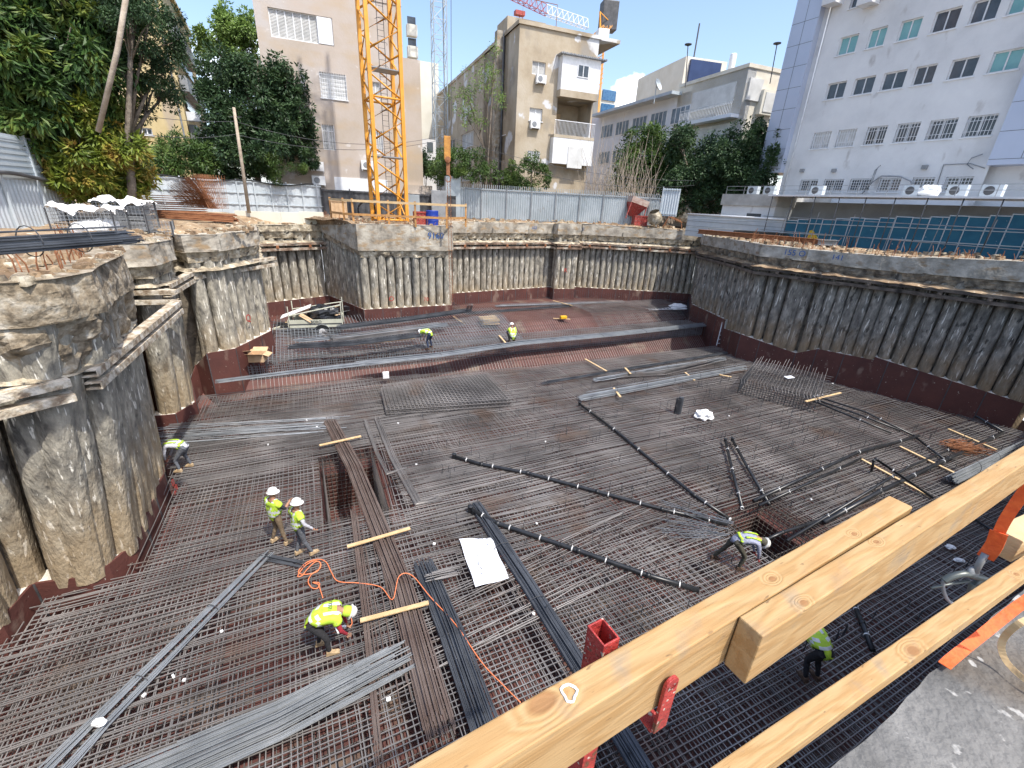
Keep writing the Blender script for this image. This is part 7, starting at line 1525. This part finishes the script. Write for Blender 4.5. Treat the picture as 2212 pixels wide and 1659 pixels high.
# white paint ring on the long rail
z = CAMZ-DA+.001; c = G(1230, 1498, z); m = MB(); m.tube([c+Vector((math.cos(t)*.011*(1+.3*math.sin(3*t)), math.sin(t)*.013, .001)) for t in [k*math.pi/8 for k in range(17)]], .0022, 5); tag(m.build('paint_spot', M['white']), 'small white paint ring on the long guard rail beside its big knot', 'paint mark')
# red steel bracket holding the long rail
x, y = xA, yA; c = pA+x*((G(1330, 1402, CAMZ-DA)-pA).dot(x))-y*.034; c.z = CAMZ-.695; root = thing('rail_bracket', Vector((c.x, c.y, 7.3)), 'red steel guard rail post with its clamp hook round the long timber rail', 'post')
bx = x*.036; by = y*.046; o = c-bx/2*1-by/2; m = MB(); hh = 1.0; t_ = .0035
o = Vector((o.x, o.y, c.z-hh)); nx, ny = x*t_, y*t_
m.box(o, bx, ny, (0, 0, hh)); m.box(o+by-ny, bx, ny, (0, 0, hh)); m.box(o+ny, nx, by-2*ny, (0, 0, hh)); m.box(o+ny+bx-nx, nx, by-2*ny, (0, 0, hh)); m.build('post_tube', M['redsteel'], root, bevel=.001)
q = pA+x*((c-pA).dot(x)+.075)+y*(wA+.006); q.z = CAMZ-DA-.05; m = MB(); W_ = x*.032; m.box(q-W_/2+Vector((0, 0, -.125)), W_, y*.007, (0, 0, .125)); m.lathe(q+Vector((0, 0, -.002))+y*.0, [(.016, 0), (.016, .007)], 16, axis=y); m.build('clamp_hook', M['redsteel'], root, bevel=.001)
m = MB(); m.box(q-W_/2+Vector((0, 0, -.125))-y*(wA+.05), W_, y*(wA+.05), (0, 0, -.007)); m.build('clamp_arm', M['redsteel'], root)
# concrete platform
P0, P1 = G(1825, 1630, 7.3), G(2012, 1456, 7.3); d = (P1-P0); d.z = 0; d.normalize(); n_ = Vector((d.y, -d.x, 0)); m = MB()
def pf(a_, b_): q = P0+d*(-4+a_*26)+n_*(b_*5); j = .012*noise.noise(Vector((a_*160, 0, 1)))+.02*noise.noise(Vector((a_*40, 0, 5))) if b_ == 0 else 0; return Vector((q.x, q.y, 7.3))+n_*j
m.grid(pf, 500, 12); K = 500
m.grid(lambda a_, b_: pf(a_, 0)-Vector((0, 0, .3*b_)), 500, 3)
tag(m.build('platform', M['concrete']), 'grey stained concrete platform the photo is taken from', 'platform', kind='structure')
# straps and hook
def ribbon(P, w_, mt, name, parent=None, t_=.003):
    P = smooth([Vector(p) for p in P], 6); m = MB(); vs = []
    for i, p in enumerate(P):
        dd = (P[min(i+1, len(P)-1)]-P[max(i-1, 0)]).normalized(); s = dd.cross(p-Vector((0, 0, CAMZ))).normalized(); ang = .25*math.sin(i*.35); s = (s*math.cos(ang)+dd.cross(s)*math.sin(ang))*w_/2; nn = dd.cross(s).normalized()*t_/2
        vs += [p-s-nn, p+s-nn, p+s+nn, p-s+nn]
    n = len(P); fs = [(i*4+k, i*4+(k+1) % 4, (i+1)*4+(k+1) % 4, (i+1)*4+k) for i in range(n-1) for k in range(4)]+[(3, 2, 1, 0), ((n-1)*4, (n-1)*4+1, (n-1)*4+2, (n-1)*4+3)]
    m.add(vs, fs); return m.build(name, M[mt], parent)
root = thing('safety_hook', A(2085, 1265, 1.42), 'grey scaffold snap hook on an orange safety strap hanging between the rails', 'hook')
ribbon([A(2290, 950, 1.35), A(2212, 1062, 1.38), A(2165, 1135, 1.40), A(2146, 1192, 1.42)], .035, 'orange', 'strap', root)
ribbon([A(2158, 1150, 1.40), A(2146, 1180, 1.41), A(2128, 1205, 1.42)], .05, 'orange', 'strap_stitching', root)
m = MB(); YH = 1.42; H_ = lambda x, y, dy=0: A(1825.2+.4336*x, 940.3+.4336*y, YH+dy)
m.tube([H_(700, 590), H_(670, 640), H_(650, 680)], .012, 8); m.lathe(H_(640, 682), [(.02, -.008), (.026, 0), (.02, .008)], 12, axis=Vector((0, -1, .3)), cap=True); m.build('swivel', M['grey'], root, smooth=True)
m = MB(); m.tube(smooth([H_(490, 725), H_(530, 705), H_(590, 690), H_(640, 700), H_(700, 720), H_(730, 760), H_(715, 800)], 4), .014, 8); m.tube(smooth([H_(690, 715), H_(640, 740), H_(625, 780), H_(620, 830)], 4), .012, 8); m.tube([H_(430, 762), H_(500, 745), H_(620, 725)], .006, 6); m.build('hook_body', MAT('hook_steel', [(.10, .115, .11), (.17, .18, .17)], 4, .4, metal=.5), root, smooth=True)
m = MB(); m.tube(smooth([H_(492, 720), H_(488, 755), H_(500, 800), H_(520, 828), H_(540, 840)], 4), .007, 8); m.build('gate', M['grey'], root, smooth=True)
zf_ = 7.33
tag(ribbon([G(2290, 1250, zf_+.2), G(2212, 1300, zf_+.12), G(2120, 1372, zf_+.03), G(2060, 1420, zf_), G(2040, 1438, zf_)], .04, 'orange', 'safety_strap'), 'wide orange strap lying over the platform edge below the mid rail', 'strap')
tag(ribbon([G(2260, 1330, zf_+.25), G(2205, 1345, zf_+.25), G(2165, 1385, zf_+.12), G(2175, 1430, zf_+.03), G(2230, 1480, zf_+.02), G(2300, 1520, zf_+.02)], .022, 'timber', 'webbing_loop'), 'cream webbing loop curling on the concrete at the right edge', 'strap')
m = MB(); p, q = G(2183, 1215, CAMZ-1.28), G(2260, 1175, CAMZ-1.28); x_ = (q-p).normalized(); y_ = Vector((-x_.y, x_.x, 0)); m.box(p, x_*.5, y_*.09, (0, 0, .11)); tag(m.build('timber_block', M['timber'], bevel=.003), 'square timber end poking out behind the mid rail at the right edge', 'timber')
